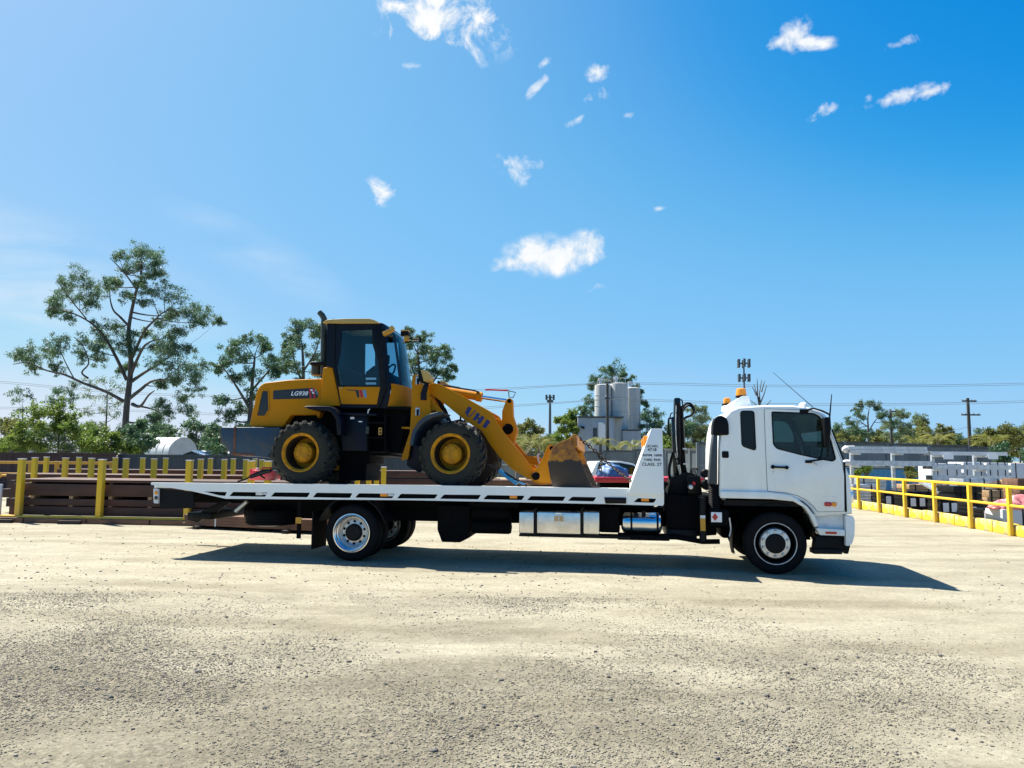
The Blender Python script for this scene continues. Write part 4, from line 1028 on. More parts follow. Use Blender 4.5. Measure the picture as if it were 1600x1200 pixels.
LB().prism(Z(zF, [(300, 1320), (570, 1320), (545, 1600), (300, 1600)], .78), .78, 1.52).build('belly_guard', 'chassis_black')
w8 = LB().prism(rr(*S(*zF(662, 1182), .41), *S(*zF(695, 1112), .41), .01), .405, .415).build('warning_plate', 'orange_frame')
LB().prism(rr(*S(*zF(670, 1174), .40), *S(*zF(688, 1152), .40), .01), .402, .404).build('warning_print', 'ink', w8)
LB().prism(rr(*S(*zF(670, 1144), .40), *S(*zF(688, 1122), .40), .01), .402, .404).build('warning_print', 'ink', w8)
LB().prism(rr(*S(*zF(540, 1170), .41), *S(*zF(572, 1102), .41), .01), .412, .419).build('warning_plate', 'stack_green')
LB().prism(Z(zF, [(660, 925), (950, 935), (930, 1000), (860, 1350), (740, 1350), (700, 1000)], .70), .70, 1.6).build('articulation_joint', 'chassis_black', bevel=.03)
for x, y in ((650, 1000), (668, 1020), (725, 1000), (745, 1030)):
    q = S(*zF(x, y), .66); LB().tube([(q[0], .66, q[1]), (q[0] + .03, .70, q[1] + .02)], .014, 8).build('hose_fitting', 'chrome')
# rear fenders
for v0, v1 in ((.20, .66), (1.64, 2.10)):
    top = [(568, 652), (600, 648), (735, 650), (765, 668), (800, 722), (808, 830)]
    bot = [(782, 832), (772, 735), (745, 692), (720, 678), (668, 676), (600, 668)]
    LB().prism(Z(zA, top + bot, .2), v0, v1).build('rear_fender', 'loader_navy', bevel=.012, seg=3)
# cab
KV, KF = .52, 1.78
zz = lambda pts, v=KV: Z(zF, pts, v)
roof = rounded(zz([(120, 120), (165, 92), (330, 82), (560, 80), (610, 92), (665, 122), (300, 124)], KV - .04), .02, 2)
rf = LB().prism(roof, KV - .06, KF + .06).build('cab_roof', 'roof_tan', bevel=.03, seg=3)
side_o = zz([(165, 122), (640, 116), (688, 122), (703, 420), (738, 735), (690, 925), (305, 920), (268, 720), (235, 540), (160, 532)])
door_w = rounded(zz([(300, 190), (590, 182), (640, 182), (668, 560), (672, 715), (286, 708), (262, 540), (290, 400)]), .02, 2)
for v0, v1 in ((KV, KV + .04), (KF - .04, KF)):
    side = LB().sheet(side_o, [door_w], v0, v1).build('cab_side', 'loader_navy')
    LB().prism(inset(door_w, -.01), v0 + .016, v0 + .021).build('side_window', 'loader_glass', side)
    dp = LB().prism(rounded(zz([(280, 724), (682, 726), (652, 892), (312, 890)]), .012, 2), v0 - .02 if v0 < 1 else v1 - .01, v0 + .01 if v0 < 1 else v1 + .02).build('door_panel', 'loader_yellow', side, bevel=.012, seg=3)
    if v0 < 1:
        for x, m in ((440, 'decal_black'), (474, 'decal_red'), (508, 'decal_blue')):
            LB().prism(zz([(x, 757), (x + 30, 757), (x + 40, 826), (x + 18, 826)], KV - .02), KV - .0225, KV - .015).build('door_stripe', m, side)
        LB().prism(zz([(358, 752), (445, 755), (442, 764), (362, 760)], KV - .02), KV - .0225, KV - .015).build('door_stripe', 'decal_black', side)
        LB().prism(zz([(290, 738), (330, 730), (330, 742), (300, 750)], KV - .02), KV - .045, KV - .018).build('door_handle', 'roof_tan', side, bevel=.005)
        # raised black door frame bar
        LB().prism(rounded(zz([(592, 150), (690, 150), (702, 420), (738, 735), (668, 925), (640, 925), (676, 735), (655, 500), (600, 330)]), .01, 2), KV - .028, KV + .002).build('door_frame', 'black_steel', side, bevel=.008)
        LB().prism(zz([(232, 130), (246, 130), (246, 530), (290, 720), (318, 905), (306, 905), (276, 720), (234, 540)]), KV - .012, KV + .002).build('door_hinge_bar', 'black_steel', side)
b0 = zz([(165, 124), (235, 120), (235, 540), (160, 532)])
LB().prism([b0[0], (b0[0][0] + .04, b0[0][1]), (b0[3][0] + .04, b0[3][1]), b0[3]], KV + .041, KF - .041).build('cab_rear_wall', 'loader_navy')
# rounded cab nose: quarter panes, posts, windscreen above; yellow panel below
rows = [(122, 688, 800), (165, 690, 842), (205, 692, 868), (420, 703, 905), (690, 733, 943), (735, 738, 948), (925, 690, 952)]
NT = 28
def nose(y, xc, xs):
    c = S(*zF(xc, y), KV); f = S(*zF(xs, y), 1.12)
    out = []
    for j in range(NT + 1):
        t = j / NT; e = 1 - abs(2 * t - 1) ** 2.4
        out.append((c[0] + (f[0] - c[0]) * e ** .75, KV + .01 + (KF - KV - .02) * t, c[1]))
    return out
NR = [nose(*r_) for r_ in rows]
def nose_part(r0, r1, j0, j1, name, m, off=0.0):
    vs = [(u + off, v, w) for r_ in range(r0, r1 + 1) for (u, v, w) in NR[r_][j0:j1 + 1]]; n_ = j1 - j0 + 1
    fs = [(a_ * n_ + k_, a_ * n_ + k_ + 1, (a_ + 1) * n_ + k_ + 1, (a_ + 1) * n_ + k_) for a_ in range(r1 - r0) for k_ in range(n_ - 1)]
    return LB().add(vs, fs).build(name, m, recalc=False, ang=50)
nose_part(0, 1, 0, NT, 'nose_header', 'loader_navy')
nose_part(1, 6, 0, 1, 'nose_post', 'loader_navy'); nose_part(1, 6, NT - 1, NT, 'nose_post', 'loader_navy')
nose_part(1, 4, 1, 5, 'quarter_pane', 'loader_screen'); nose_part(1, 4, NT - 5, NT - 1, 'quarter_pane', 'loader_screen')
nose_part(1, 5, 5, 7, 'nose_post', 'loader_navy'); nose_part(1, 5, NT - 7, NT - 5, 'nose_post', 'loader_navy')
nose_part(1, 4, 7, NT - 7, 'windscreen', 'loader_screen')
nose_part(4, 6, 1, NT - 1, 'nose_panel', 'loader_yellow', .004)
cf = zz([(160, 905), (940, 935)])
LB().box((cf[0][0], KV + .05, cf[1][1]), (cf[1][0], KF - .05, cf[1][1] + .05)).build('cab_floor', 'chassis_black')
# cab fittings seen through the glass
q = S(*zF(345, 560), 1.15)
st = LB().box((q[0] - .25, .9, q[1] - .12), (q[0] + .25, 1.4, q[1])).build('seat', 'seat_fabric', bevel=.04)
LB().prism([(q[0] - .30, q[1]), (q[0] - .16, q[1]), (q[0] - .22, q[1] + .62), (q[0] - .33, q[1] + .6)], .92, 1.38).build('backrest', 'seat_fabric', st, bevel=.04)
LB().box((q[0] - .30, .85, DK + 1.0), (q[0] + .30, 1.45, q[1] - .12)).build('seat_base', 'chassis_black', st)
q = S(*zF(755, 570), 1.15)
ring = [(q[0] + .10 * math.sin(t), 1.15 + .19 * math.cos(t), q[1] - .03 + .16 * math.sin(t)) for t in [2 * math.pi * i / 20 for i in range(21)]]
LB().tube(ring, .017, 8, False).tube([(q[0], .96, q[1] - .03), (q[0], 1.34, q[1] - .03)], .014, 6).tube([(q[0], 1.15, q[1] - .03), (q[0] + .22, 1.15, q[1] - .5)], .045, 8).build('steering_wheel', 'black_plastic')
LB().prism(rounded([S(*zF(730, 735), 1.15), S(*zF(760, 640), 1.15), S(*zF(810, 600), 1.15), S(*zF(870, 660), 1.15), S(*zF(930, 735), 1.15)], .04), .75, 1.55).build('dashboard', 'loader_navy', bevel=.03)
LB().box((S(*zF(715, 490), 1.6)[0], 1.55, S(*zF(715, 490), 1.6)[1]), (S(*zF(760, 410), 1.6)[0], 1.62, S(*zF(715, 408), 1.6)[1])).build('monitor', 'black_plastic', bevel=.01)
LB().prism([S(*zF(535, 590), .8), S(*zF(620, 520), .8), S(*zF(660, 560), .8), S(*zF(660, 700), .8), S(*zF(560, 620), .8)], .75, .95).build('side_console', 'chassis_black', bevel=.02)
for x0, y0, x1, y1 in ((300, 470, 420, 545),):
    LB().prism(zz([(x0, y0), (x1, y0), (x1, y1), (x0, y1)], 1.7), 1.70, 1.735).build('rear_shelf', 'chassis_black')
LB().prism(zz([(390, 180), (525, 180), (525, 720), (390, 720)], 1.7), 1.70, 1.735).build('far_door_post', 'loader_navy')
LB().prism(zz([(618, 180), (690, 180), (740, 720), (625, 720)], 1.7), 1.70, 1.735).build('far_door_post', 'loader_navy')
LB().prism(zz([(300, 180), (640, 180), (640, 300), (300, 300)], 1.7), 1.695, 1.699).build('far_header', 'loader_navy')
LB().prism(zz([(290, 585), (735, 585), (735, 740), (290, 740)], 1.7), 1.695, 1.699).build('far_lower_panel', 'loader_navy')
for y in (640, 685):
    LB().prism(zz([(540, y), (640, y), (638, y + 20), (545, y + 20)], KV + .06), KV + .03, KV + .034).build('window_notice', 'decal_white')
# work lights and mirror on the roof edge
def lampbox(x0, y0, x1, y1, v, nm, m):
    a, b = S(*zF(x0, y1), v), S(*zF(x1, y0), v); return LB().box((a[0], v - .07, a[1]), (b[0], v + .07, b[1])).build(nm, m, bevel=.012)
KW = .80
wlp = LB().prism(zz([(695, 215), (790, 175), (806, 192), (708, 250)], KV - .05), KV - .12, KV - .02).build('work_light', 'orange_frame', bevel=.01)
LB().prism(zz([(760, 165), (785, 148), (806, 168), (795, 192), (770, 190)], KV - .05), KV - .10, KV - .04).build('light_bracket', 'roof_tan', wlp)
l2 = lampbox(868, 200, 945, 238, KW, 'work_light', 'black_plastic')
LB().box((S(*zF(872, 200), KW)[0], KW - .08, S(*zF(875, 200), KW)[1]), (S(*zF(940, 193), KW)[0], KW + .08, S(*zF(930, 193), KW)[1] + .012)).build('light_hood', 'roof_tan', l2)
lampbox(900, 240, 940, 296, KW, 'work_light', 'orange_frame')
a, b, c = S(*zF(885, 302), KW), S(*zF(1045, 268), KW - .25), S(*zF(1050, 285), KW - .25)
LB().tube([(a[0], KW, a[1]), (c[0], KW - .25, c[1])], .014, 6).tube([(S(*zF(945, 266), KW)[0], KW, S(*zF(945, 266), KW)[1]), (b[0], KW - .25, b[1])], .014, 6).tube([(b[0], KW - .27, b[1] + .03), (c[0], KW - .27, c[1] - .04)], .02, 6).build('mirror_bracket', 'black_plastic')
# exhaust stack and air cleaner behind the cab
a, b = S(*zA(690, 445), .85), S(*zA(690, 125), .85); c = S(*zA(672, 55), .85)
LB().tube([(a[0], .85, a[1]), (b[0], .85, b[1])], .055, 16).tube([(b[0], .85, b[1]), (b[0] + .0, .85, b[1] + .10), (b[0] - .04, .85, b[1] + .17), (b[0] - .10, .85, b[1] + .23)], [.055, .056, .054, .05], 16).build('exhaust_stack', 'stack_green')
a = S(*zA(645, 445), .95); b = S(*zA(645, 385), .95)
LB().lathe([(0, 0), (.09, 0), (.09, b[1] - a[1]), (.12, b[1] - a[1] + .01), (.13, b[1] - a[1] + .04), (.10, b[1] - a[1] + .06), (0, b[1] - a[1] + .07)], (a[0], .95, a[1]), 'w', 20).build('air_cleaner', 'stack_green')
a, b = S(*zA(618, 370), .8), S(*zA(712, 384), .8)
LB().box((a[0], .75, a[1] - .04), (b[0], .95, a[1] + .01)).build('stack_bracket', 'black_plastic')
# front frame: two upright plates, cross members, front fenders
FV = .62
plate = Z(zG, [(470, 125), (545, 125), (552, 200), (612, 240), (625, 300), (640, 468), (560, 520), (500, 600), (470, 700), (440, 880), (375, 890), (452, 640), (460, 500)], FV)
for v0, v1 in ((FV, FV + .06), (1.62, 1.68)):
    LB().prism(plate, v0, v1).build('front_frame', 'loader_yellow', bevel=.008)
LB().prism(Z(zG, [(480, 560), (700, 420), (780, 700), (560, 1000), (440, 940)], .8), .70, 1.6).build('front_body', 'loader_navy', bevel=.02)
LB().prism(Z(zG, [(630, 320), (760, 470), (640, 470)], .7), .70, .74).build('frame_rib', 'loader_yellow')
LB().prism(Z(zG, [(380, 592), (455, 592), (455, 606), (380, 606)], FV), FV, .8).build('frame_bracket', 'loader_yellow')
for y0, y1, m in ((140, 210, 'galv'), (420, 490, 'galv')):
    o = LB().prism(rounded(Z(zG, [(502, y0), (540, y0), (540, y1), (502, y1)], FV - .01), .01), FV - .012, FV).build('latch_plate', m)
    LB().prism(Z(zG, [(512, y0 + 20), (532, y0 + 12), (530, y1), (514, y1)], FV - .02), FV - .03, FV - .013).build('latch', 'black_plastic', o)
LB().prism(rounded(Z(zG, [(585, 195), (622, 195), (598, 290), (598, 352), (550, 352), (550, 290)], FV - .02), .01), FV - .04, FV - .001).build('lamp_bracket', 'loader_navy')
for v in (.50, 1.80):
    hl = LB().prism(rounded(Z(zG, [(545, 95), (562, 95), (590, 195), (545, 195)], .5), .01), v - .14, v + .14).build('headlamp', 'black_plastic')
    LB().prism(rounded(Z(zG, [(562, 97), (612, 100), (645, 130), (650, 165), (635, 190), (590, 194)], .5), .02), v - .13, v + .13).build('lamp_lens', 'roof_tan', hl, bevel=.02, seg=3)
for v0, v1 in ((.17, .66), (1.64, 2.13)):
    top = [(452, 765), (475, 640), (515, 570), (570, 515), (640, 480), (720, 462), (760, 470)]
    bot = [(740, 492), (660, 512), (590, 548), (540, 595), (505, 655), (480, 765)]
    LB().prism(Z(zG, top + bot, .17), v0, v1).build('front_fender', 'counterweight_blue', bevel=.010, seg=3)
# boom: two arms, cross tube
arm = Z(zB, [(345, 470), (375, 458), (420, 462), (560, 535), (748, 640), (785, 712), (850, 800), (948, 918), (1000, 985), (1045, 1012), (1040, 1050), (1005, 1066), (960, 1045), (880, 1000), (800, 920), (745, 850), (690, 760), (580, 690), (470, 600), (355, 515)], .72)
arm = rounded(arm, .03, 2)
for v0, v1 in ((.72, .80), (1.50, 1.58)):
    bo = LB().prism(arm, v0, v1).build('boom_arm', 'loader_yellow', bevel=.008)
    if v0 < 1:
        zU = lambda x, y: (720 + x / 24, 620 + y / 24)
        for lt_ in ([[(270, 265), (395, 330), (240, 610), (140, 520), (160, 440)], [(215, 590), (300, 630), (370, 575), (520, 405), (545, 425), (395, 600), (310, 668), (205, 620)]],
                    [[(600, 490), (710, 565), (530, 810), (430, 760)], [(770, 610), (880, 680), (690, 945), (585, 870)], [(640, 665), (700, 705), (660, 775), (600, 735)]], [[(970, 750), (1100, 850), (905, 1095), (795, 1025)]]):
            lg_ = LB()
            for q_ in lt_: lg_.prism(Z(zU, q_, .718), .7155, .7215)
            lg_.build('letter', 'decal_navy', bo)
        for x, y, r in ((1020, 1040, .04),):
            q = S(*zB(x, y), .72); LB().lathe([(0, -.02), (r * .8, -.02), (r, -.01), (r, .01)], (q[0], .715, q[1]), 'v', 16).build('pivot_pin', 'chassis_black', bo)
q = S(*zB(800, 800), 1.1)
LB().prism(Z(zB, [(740, 800), (800, 740), (870, 830), (850, 910), (800, 900)], 1.1), .80, 1.50).build('boom_cross_beam', 'loader_yellow', bevel=.02)
a, b = S(*zB(430, 560), .9), S(*zB(640, 830), .9)
for v in (.90, 1.40):
    lr = LB().tube([(S(*zB(420, 780), v)[0], v, S(*zB(420, 780), v)[1]), (S(*zB(560, 745), v)[0], v, S(*zB(560, 745), v)[1])], .06, 14).build('lift_ram', 'loader_navy')
    LB().tube([(S(*zB(560, 745), v)[0], v, S(*zB(560, 745), v)[1]), (S(*zB(700, 720), v)[0], v, S(*zB(700, 720), v)[1])], .035, 12).build('ram_rod', 'chrome', lr)
for x in (552, 580):
    q0, q1 = S(*zB(x, 655), .72), S(*zB(x, 700), .72)
    LB().tube([(q0[0], .76, q0[1]), (q1[0], .76, q1[1])], .016, 8).build('grease_pipe', 'chassis_black')
LB().tube([(S(*zB(400, 540), .9)[0], .88, S(*zB(400, 540), .9)[1]), (S(*zB(480, 690), .9)[0], .88, S(*zB(480, 690), .9)[1])], .025, 8).tube([(S(*zB(380, 520), .9)[0], .95, S(*zB(380, 520), .9)[1]), (S(*zB(455, 620), .9)[0], .95, S(*zB(455, 620), .9)[1]), (S(*zB(490, 700), .9)[0], .95, S(*zB(490, 700), .9)[1])], .02, 8).build('hydraulic_hose', 'black_plastic')
# tilt ram along the top, bell crank, link, level indicator
a, b, c = S(*zB(440, 500), 1.12), S(*zB(688, 541), 1.12), S(*zB(860, 566), 1.12)
tr = LB().tube([(a[0], 1.12, a[1]), (b[0], 1.12, b[1])], .075, 18).tube([(b[0] - .1, 1.12, b[1] + .015), (b[0], 1.12, b[1])], .088, 18).build('tilt_ram', 'loader_yellow')
LB().tube([(b[0], 1.12, b[1]), (c[0], 1.12, c[1])], .035, 14).build('ram_rod', 'chrome', tr)
hp = Z(zB, [(412, 465), (450, 468), (540, 485), (640, 500), (670, 512)], 1.05)
LB().tube([(u, 1.05, w) for u, w in hp], .016, 6).tube([(u, 1.18, w + .02) for u, w in hp[:3]], .016, 6).tube([(hp[4][0], 1.05, hp[4][1]), (hp[4][0], 1.1, hp[4][1] - .1)], .012, 6).build('ram_hose', 'black_plastic')
LB().tube([(u, 1.15, w) for u, w in Z(zB, [(710, 493), (850, 499)], 1.15)], .015, 8).build('level_indicator', 'red_paint')
LB().tube([(u, 1.15, w) for u, w in Z(zB, [(850, 499), (900, 511), (882, 545), (858, 540), (856, 505)], 1.15)], .009, 6).build('indicator_frame', 'black_steel')
bell = rounded(Z(zB, [(815, 690), (816, 630), (843, 556), (860, 545), (880, 556), (884, 660), (912, 745), (898, 800), (885, 862), (860, 860), (820, 780), (770, 690), (780, 672)], 1.1), .03, 2)
bc = LB().prism(bell, 1.08, 1.24).build('bell_crank', 'loader_yellow', bevel=.01)
q = S(*zB(852, 742), 1.07); LB().lathe([(0, -.03), (.08, -.03), (.095, -.01), (.10, .01)], (q[0], 1.08, q[1]), 'v', 22).build('pivot_boss', 'chassis_black', bc)
q = S(*zB(860, 566), 1.07); LB().lathe([(0, -.03), (.03, -.03), (.035, .01)], (q[0], 1.07, q[1]), 'v', 14).build('pivot_pin', 'chassis_black', bc)
a, b = S(*zB(880, 920), 1.1), S(*zB(1060, 948), 1.1)
LB().prism([(a[0], a[1] - .07), (b[0], b[1] - .07), (b[0], b[1] + .07), (a[0], a[1] + .10)], 1.08, 1.24).build('bucket_link', 'loader_yellow', bevel=.02)
# bucket
mw = bpy.data.materials.new('bucket_worn'); mw.use_nodes = True
N, L = mw.node_tree.nodes, mw.node_tree.links; bs = N['Principled BSDF']; bs.inputs['Roughness'].default_value = .6
t_ = N.new('ShaderNodeTexCoord'); sp = N.new('ShaderNodeSeparateXYZ'); L.new(t_.outputs['Object'], sp.inputs[0])
nn = N.new('ShaderNodeTexNoise'); nn.inputs['Scale'].default_value = 7; nn.inputs['Detail'].default_value = 7; nn.inputs['Roughness'].default_value = .7; L.new(t_.outputs['Object'], nn.inputs['Vector'])
ma = N.new('ShaderNodeMath'); ma.operation = 'MULTIPLY_ADD'; L.new(nn.outputs[0], ma.inputs[0]); ma.inputs[1].default_value = .30; L.new(sp.outputs['Z'], ma.inputs[2])
wr_ = N.new('ShaderNodeValToRGB'); wr_.color_ramp.elements[0].position = .585; wr_.color_ramp.elements[1].position = .615
n3 = N.new('ShaderNodeTexNoise'); n3.inputs['Scale'].default_value = 4; n3.inputs['Detail'].default_value = 6; L.new(t_.outputs['Object'], n3.inputs['Vector'])
r3 = N.new('ShaderNodeValToRGB'); r3.color_ramp.elements[0].color = (.016, .010, .006, 1); r3.color_ramp.elements[1].color = (.055, .034, .019, 1); L.new(n3.outputs[0], r3.inputs[0])
r4 = N.new('ShaderNodeValToRGB'); r4.color_ramp.elements[0].color = (.22, .075, .018, 1); r4.color_ramp.elements[0].position = .40; r4.color_ramp.elements[1].color = (.52, .205, .004, 1); r4.color_ramp.elements[1].position = .58; L.new(nn.outputs[0], r4.inputs[0])
mx = N.new('ShaderNodeMix'); mx.data_type = 'RGBA'; L.new(ma.outputs[0], wr_.inputs[0]); L.new(wr_.outputs[0], mx.inputs[0]); L.new(r3.outputs[0], mx.inputs[6]); L.new(r4.outputs[0], mx.inputs[7]); L.new(mx.outputs[2], bs.inputs['Base Color'])
MATS['bucket_worn'] = mw
BV0, BV1 = .06, 2.24
bsd = Z(zB, [(1140, 1122), (1118, 1060), (1102, 960), (1125, 880), (1170, 840), (1245, 812), (1378, 1112), (1370, 1122)], BV0)
bk = bpy.data.objects.new('bucket', None); COL.objects.link(bk); bk.parent = loader
for v0, v1 in ((BV0, BV0 + .03), (BV1 - .03, BV1)):
    LB().prism(bsd, v0, v1).build('side_plate', 'bucket_worn', bk, bevel=.004)
back = [bsd[5], bsd[4], bsd[3], bsd[2], bsd[1], bsd[0], bsd[7]]
th = [(p[0] + (.02 if i < 6 else 0), p[1] + (.02 if i > 3 else 0)) for i, p in enumerate(back)]
LB().prism(back + th[::-1], BV0 + .031, BV1 - .031).build('shell_plate', 'bucket_worn', bk)
lip = S(*zB(1408, 1118), BV0); hl_ = bsd[0]
LB().prism([(bsd[7][0] - .25, bsd[7][1] - .003), (lip[0], bsd[7][1] - .003), (bsd[7][0] - .02, bsd[7][1] + .03), (bsd[7][0] - .25, bsd[7][1] + .03)], BV0 + .031, BV1 - .031).build('cutting_edge', 'rust', bk)
sg = Z(zB, [(1225, 822), (1262, 785), (1282, 790), (1288, 865), (1272, 870), (1250, 820)], BV0)
LB().prism(sg, BV0 + .04, BV1 - .04).build('spill_guard', 'bucket_worn', bk, bevel=.004)
for v in (.72, 1.50):
    LB().prism(rounded(Z(zB, [(1000, 1050), (1020, 1015), (1070, 940), (1092, 880), (1110, 850), (1128, 843), (1146, 856), (1150, 900), (1120, 1000), (1130, 1080), (1060, 1085), (1020, 1075)], v), .03, 2), v - .075, v - .005).build('hinge_bracket', 'loader_yellow', bk, bevel=.006)
    q = S(*zB(1128, 868), v - .08); LB().lathe([(0, -.008), (.035, -.008), (.04, .002)], (q[0], v - .077, q[1]), 'v', 14).build('hinge_pin', 'chassis_black', bk)
    q = S(*zB(1028, 1042), v - .08); LB().lathe([(0, -.02), (.06, -.02), (.07, .002)], (q[0], v - .077, q[1]), 'v', 18).build('hinge_pin', 'chassis_black', bk)
LB().tube([(u, .9, w) for u, w in Z(zB, [(1055, 900), (1040, 905), (1042, 930), (1052, 960)], .9)], .018, 6).build('white_strap', 'wrap_white')

# ------------------------------------------------------------------ chains, binder and can on the tray
def chain(name, label, pts, r=.02, pitch=.056, group=None):
    P_ = [Vector(TW(*p)) for p in pts]
    seg = [(P_[i + 1] - P_[i]).length for i in range(len(P_) - 1)]; tot = sum(seg)
    root = thing(name, label, 'chain', tuple(P_[0]), 0, group)
    lm = MB(); pr = [(math.cos(t) * .020 + (.016 if math.cos(t) > 0 else -.016), math.sin(t) * .020, 0) for t in [2 * math.pi * i / 14 for i in range(15)]]
    lm.tube(pr, r * .38, 6, False)
    me = None; s = 0; k = 0
    while s < tot:
        d = s; i = 0
        while i < len(seg) - 1 and d > seg[i]: d -= seg[i]; i += 1
        p = P_[i].lerp(P_[i + 1], min(1, d / seg[i])); di = (P_[i + 1] - P_[i]).normalized()
        if me is None:
            o = lm.build('chain_link', 'chain_steel', root); me = o.data
        else: o = link('chain_link', me, None, root)
        q = di.to_track_quat('X', 'Z')
        o.rotation_mode = 'QUATERNION'; o.rotation_quaternion = q @ Matrix.Rotation((k % 2) * math.pi / 2, 4, 'X').to_quaternion()
        o.location = p - P_[0]; s += pitch; k += 1
    return root
z6 = lambda x, y: (880 + x / 5, 560 + y / 5)
def tp(f, x, y, v): q = S(*f(x, y), v); return (q[0], v, q[1])
chain('tie_down_chain', 'long rusty chain running from the bucket top down to the headboard', [tp(z6, 108, 610, .9), tp(z6, 165, 655, .9), tp(z6, 260, 730, .85), tp(z6, 330, 800, .8), tp(z6, 400, 860, .75), tp(z6, 450, 900, .7), tp(z6, 500, 935, .65), tp(z6, 535, 965, .6)], .026, .056)
chain('tie_down_chain', 'loose end of chain dangling below the long bucket chain', [tp(z6, 275, 745, .84), tp(z6, 300, 790, .84), tp(z6, 292, 840, .84), tp(z6, 290, 880, .84)], .024, .056)
cb = thing('chain_binder', 'blue lever chain binder lying on the tray behind the bucket', 'binder', TW(*tp(zB, 850, 1090, .3)[:2], DK), TH)
cbo = tp(zB, 850, 1090, .3); cbo = (cbo[0], .3, DK)
def cbp(x, y, dv=0): q = S(*zB(x, y), .3); return (q[0], .3 + dv, max(q[1], DK + .02))
MB().tube([cbp(800, 1020), cbp(870, 1075)], .035, 10).build('barrel', 'blue_paint', cb, org=cbo)
MB().tube([cbp(770, 1000), cbp(800, 1020)], .014, 8).build('hook_rod', 'chain_steel', cb, org=cbo)
MB().tube([cbp(870, 1075), cbp(910, 1110)], .02, 8).build('hook_rod', 'blue_paint', cb, org=cbo)
MB().tube([cbp(830, 1030), cbp(905, 1075, -.05), cbp(930, 1085, -.06)], .016, 8).build('lever', 'black_plastic', cb, org=cbo)
MB().tube([cbp(845, 1060), cbp(960, 1108, -.02)], .014, 8).build('lever', 'blue_paint', cb, org=cbo)
chain('tie_down_chain', 'short chain between the front loader tyre and the blue binder', [tp(zB, 735, 985, .3), tp(zB, 770, 1000, .3)], .022, .056)
chain('tie_down_chain', 'slack chain lying on the tray beside the blue binder', [(cbp(905, 1100)[0], .32, DK + .025), (cbp(960, 1100)[0], .36, DK + .025), (cbp(1000, 1100)[0], .30, DK + .025)], .022, .056)
st_ = thing('tie_down_strap', 'black tensioner strap pulled tight behind the rear loader tyre', 'strap', TW(*tp(zA, 170, 1130, .35)[:2], DK), TH)
so = (tp(zA, 170, 1130, .35)[0], .35, DK)
def sp_(x, y): q = S(*zA(x, y), .35); return (q[0], .35, max(q[1], DK + .012))
MB().tube([sp_(165, 1135), sp_(215, 1115), sp_(250, 1095)], .014, 8).build('strap_end', 'black_plastic', st_, org=so)
MB().tube([sp_(245, 1100), sp_(330, 1068), sp_(372, 1062)], [.035, .045, .03], 10).build('ratchet', 'black_steel', st_, org=so)
MB().tube([sp_(300, 1085), sp_(335, 1110)], .016, 8).build('ratchet_handle', 'black_steel', st_, org=so)
jc0 = tp(zA, 360, 1138, 1.5)
jc = thing('fuel_can', 'red plastic fuel can standing on the tray behind the rear loader tyre', 'fuel can', TW(jc0[0], 1.5, DK), TH)
a, b = S(*zA(245, 1138), 1.5), S(*zA(405, 1062), 1.5)
MB().prism(rounded([(a[0], DK), (b[0], DK), (b[0], DK + .18), (b[0] - .08, b[1]), (a[0] + .05, b[1]), (a[0], DK + .22)], .03), 1.45, 1.70).build('body', 'red_paint', jc, org=(jc0[0], 1.5, DK), bevel=.025, seg=3)
MB().tube([(a[0] + .10, 1.57, b[1]), (a[0] + .10, 1.57, b[1] + .05)], .035, 12).build('cap', 'decal_white', jc, org=(jc0[0], 1.5, DK))
MB().tube([(a[0] + .18, 1.57, b[1] - .01), (a[0] + .2, 1.57, b[1] + .05), (b[0] - .13, 1.57, b[1] + .05), (b[0] - .11, 1.57, b[1] - .01)], .016, 8).build('handle', 'red_paint', jc, org=(jc0[0], 1.5, DK))

# ------------------------------------------------------------------ trees and shrubs
def add_leaves(C, n, rad, L, Wd, droop=.6, flat=.8):
    """n leaf blades round each centre in C; returns verts, quads"""
    C = np.asarray(C, float); m = len(C)
    rad = np.broadcast_to(np.asarray(rad, float), (m,))
    P = np.repeat(C, n, 0); rr_ = np.repeat(rad, n)
    d = RNG.normal(0, 1, (m * n, 3)); d /= np.linalg.norm(d, axis=1)[:, None]
    P = P + d * (rr_ * RNG.random(m * n) ** .5)[:, None] * np.array([1, 1, flat])
    a = RNG.normal(0, 1, (m * n, 3)); a[:, 2] -= droop * 1.6; a /= np.linalg.norm(a, axis=1)[:, None]
    s = np.cross(a, RNG.normal(0, 1, (m * n, 3))); s /= np.linalg.norm(s, axis=1)[:, None]
    l = L * RNG.uniform(.6, 1.35, m * n)[:, None]; w = Wd * RNG.uniform(.7, 1.3, m * n)[:, None]
    V = np.stack([P, P + a * l * .45 + s * w * .5, P + a * l, P + a * l * .45 - s * w * .5], 1).reshape(-1, 3)
    return V.astype(np.float32)
def crown_obj(Vs, m, parent, org):
    V = np.concatenate(Vs) - np.array(org, np.float32)
    return link('crown', npmesh('crown', V.astype(np.float32), np.arange(len(V), dtype=np.int32), 4), m, parent)
def bez(a, b, c, n=7):
    return [a * (1 - t) ** 2 + b * 2 * t * (1 - t) + c * t * t for t in [i / n for i in range(n + 1)]]
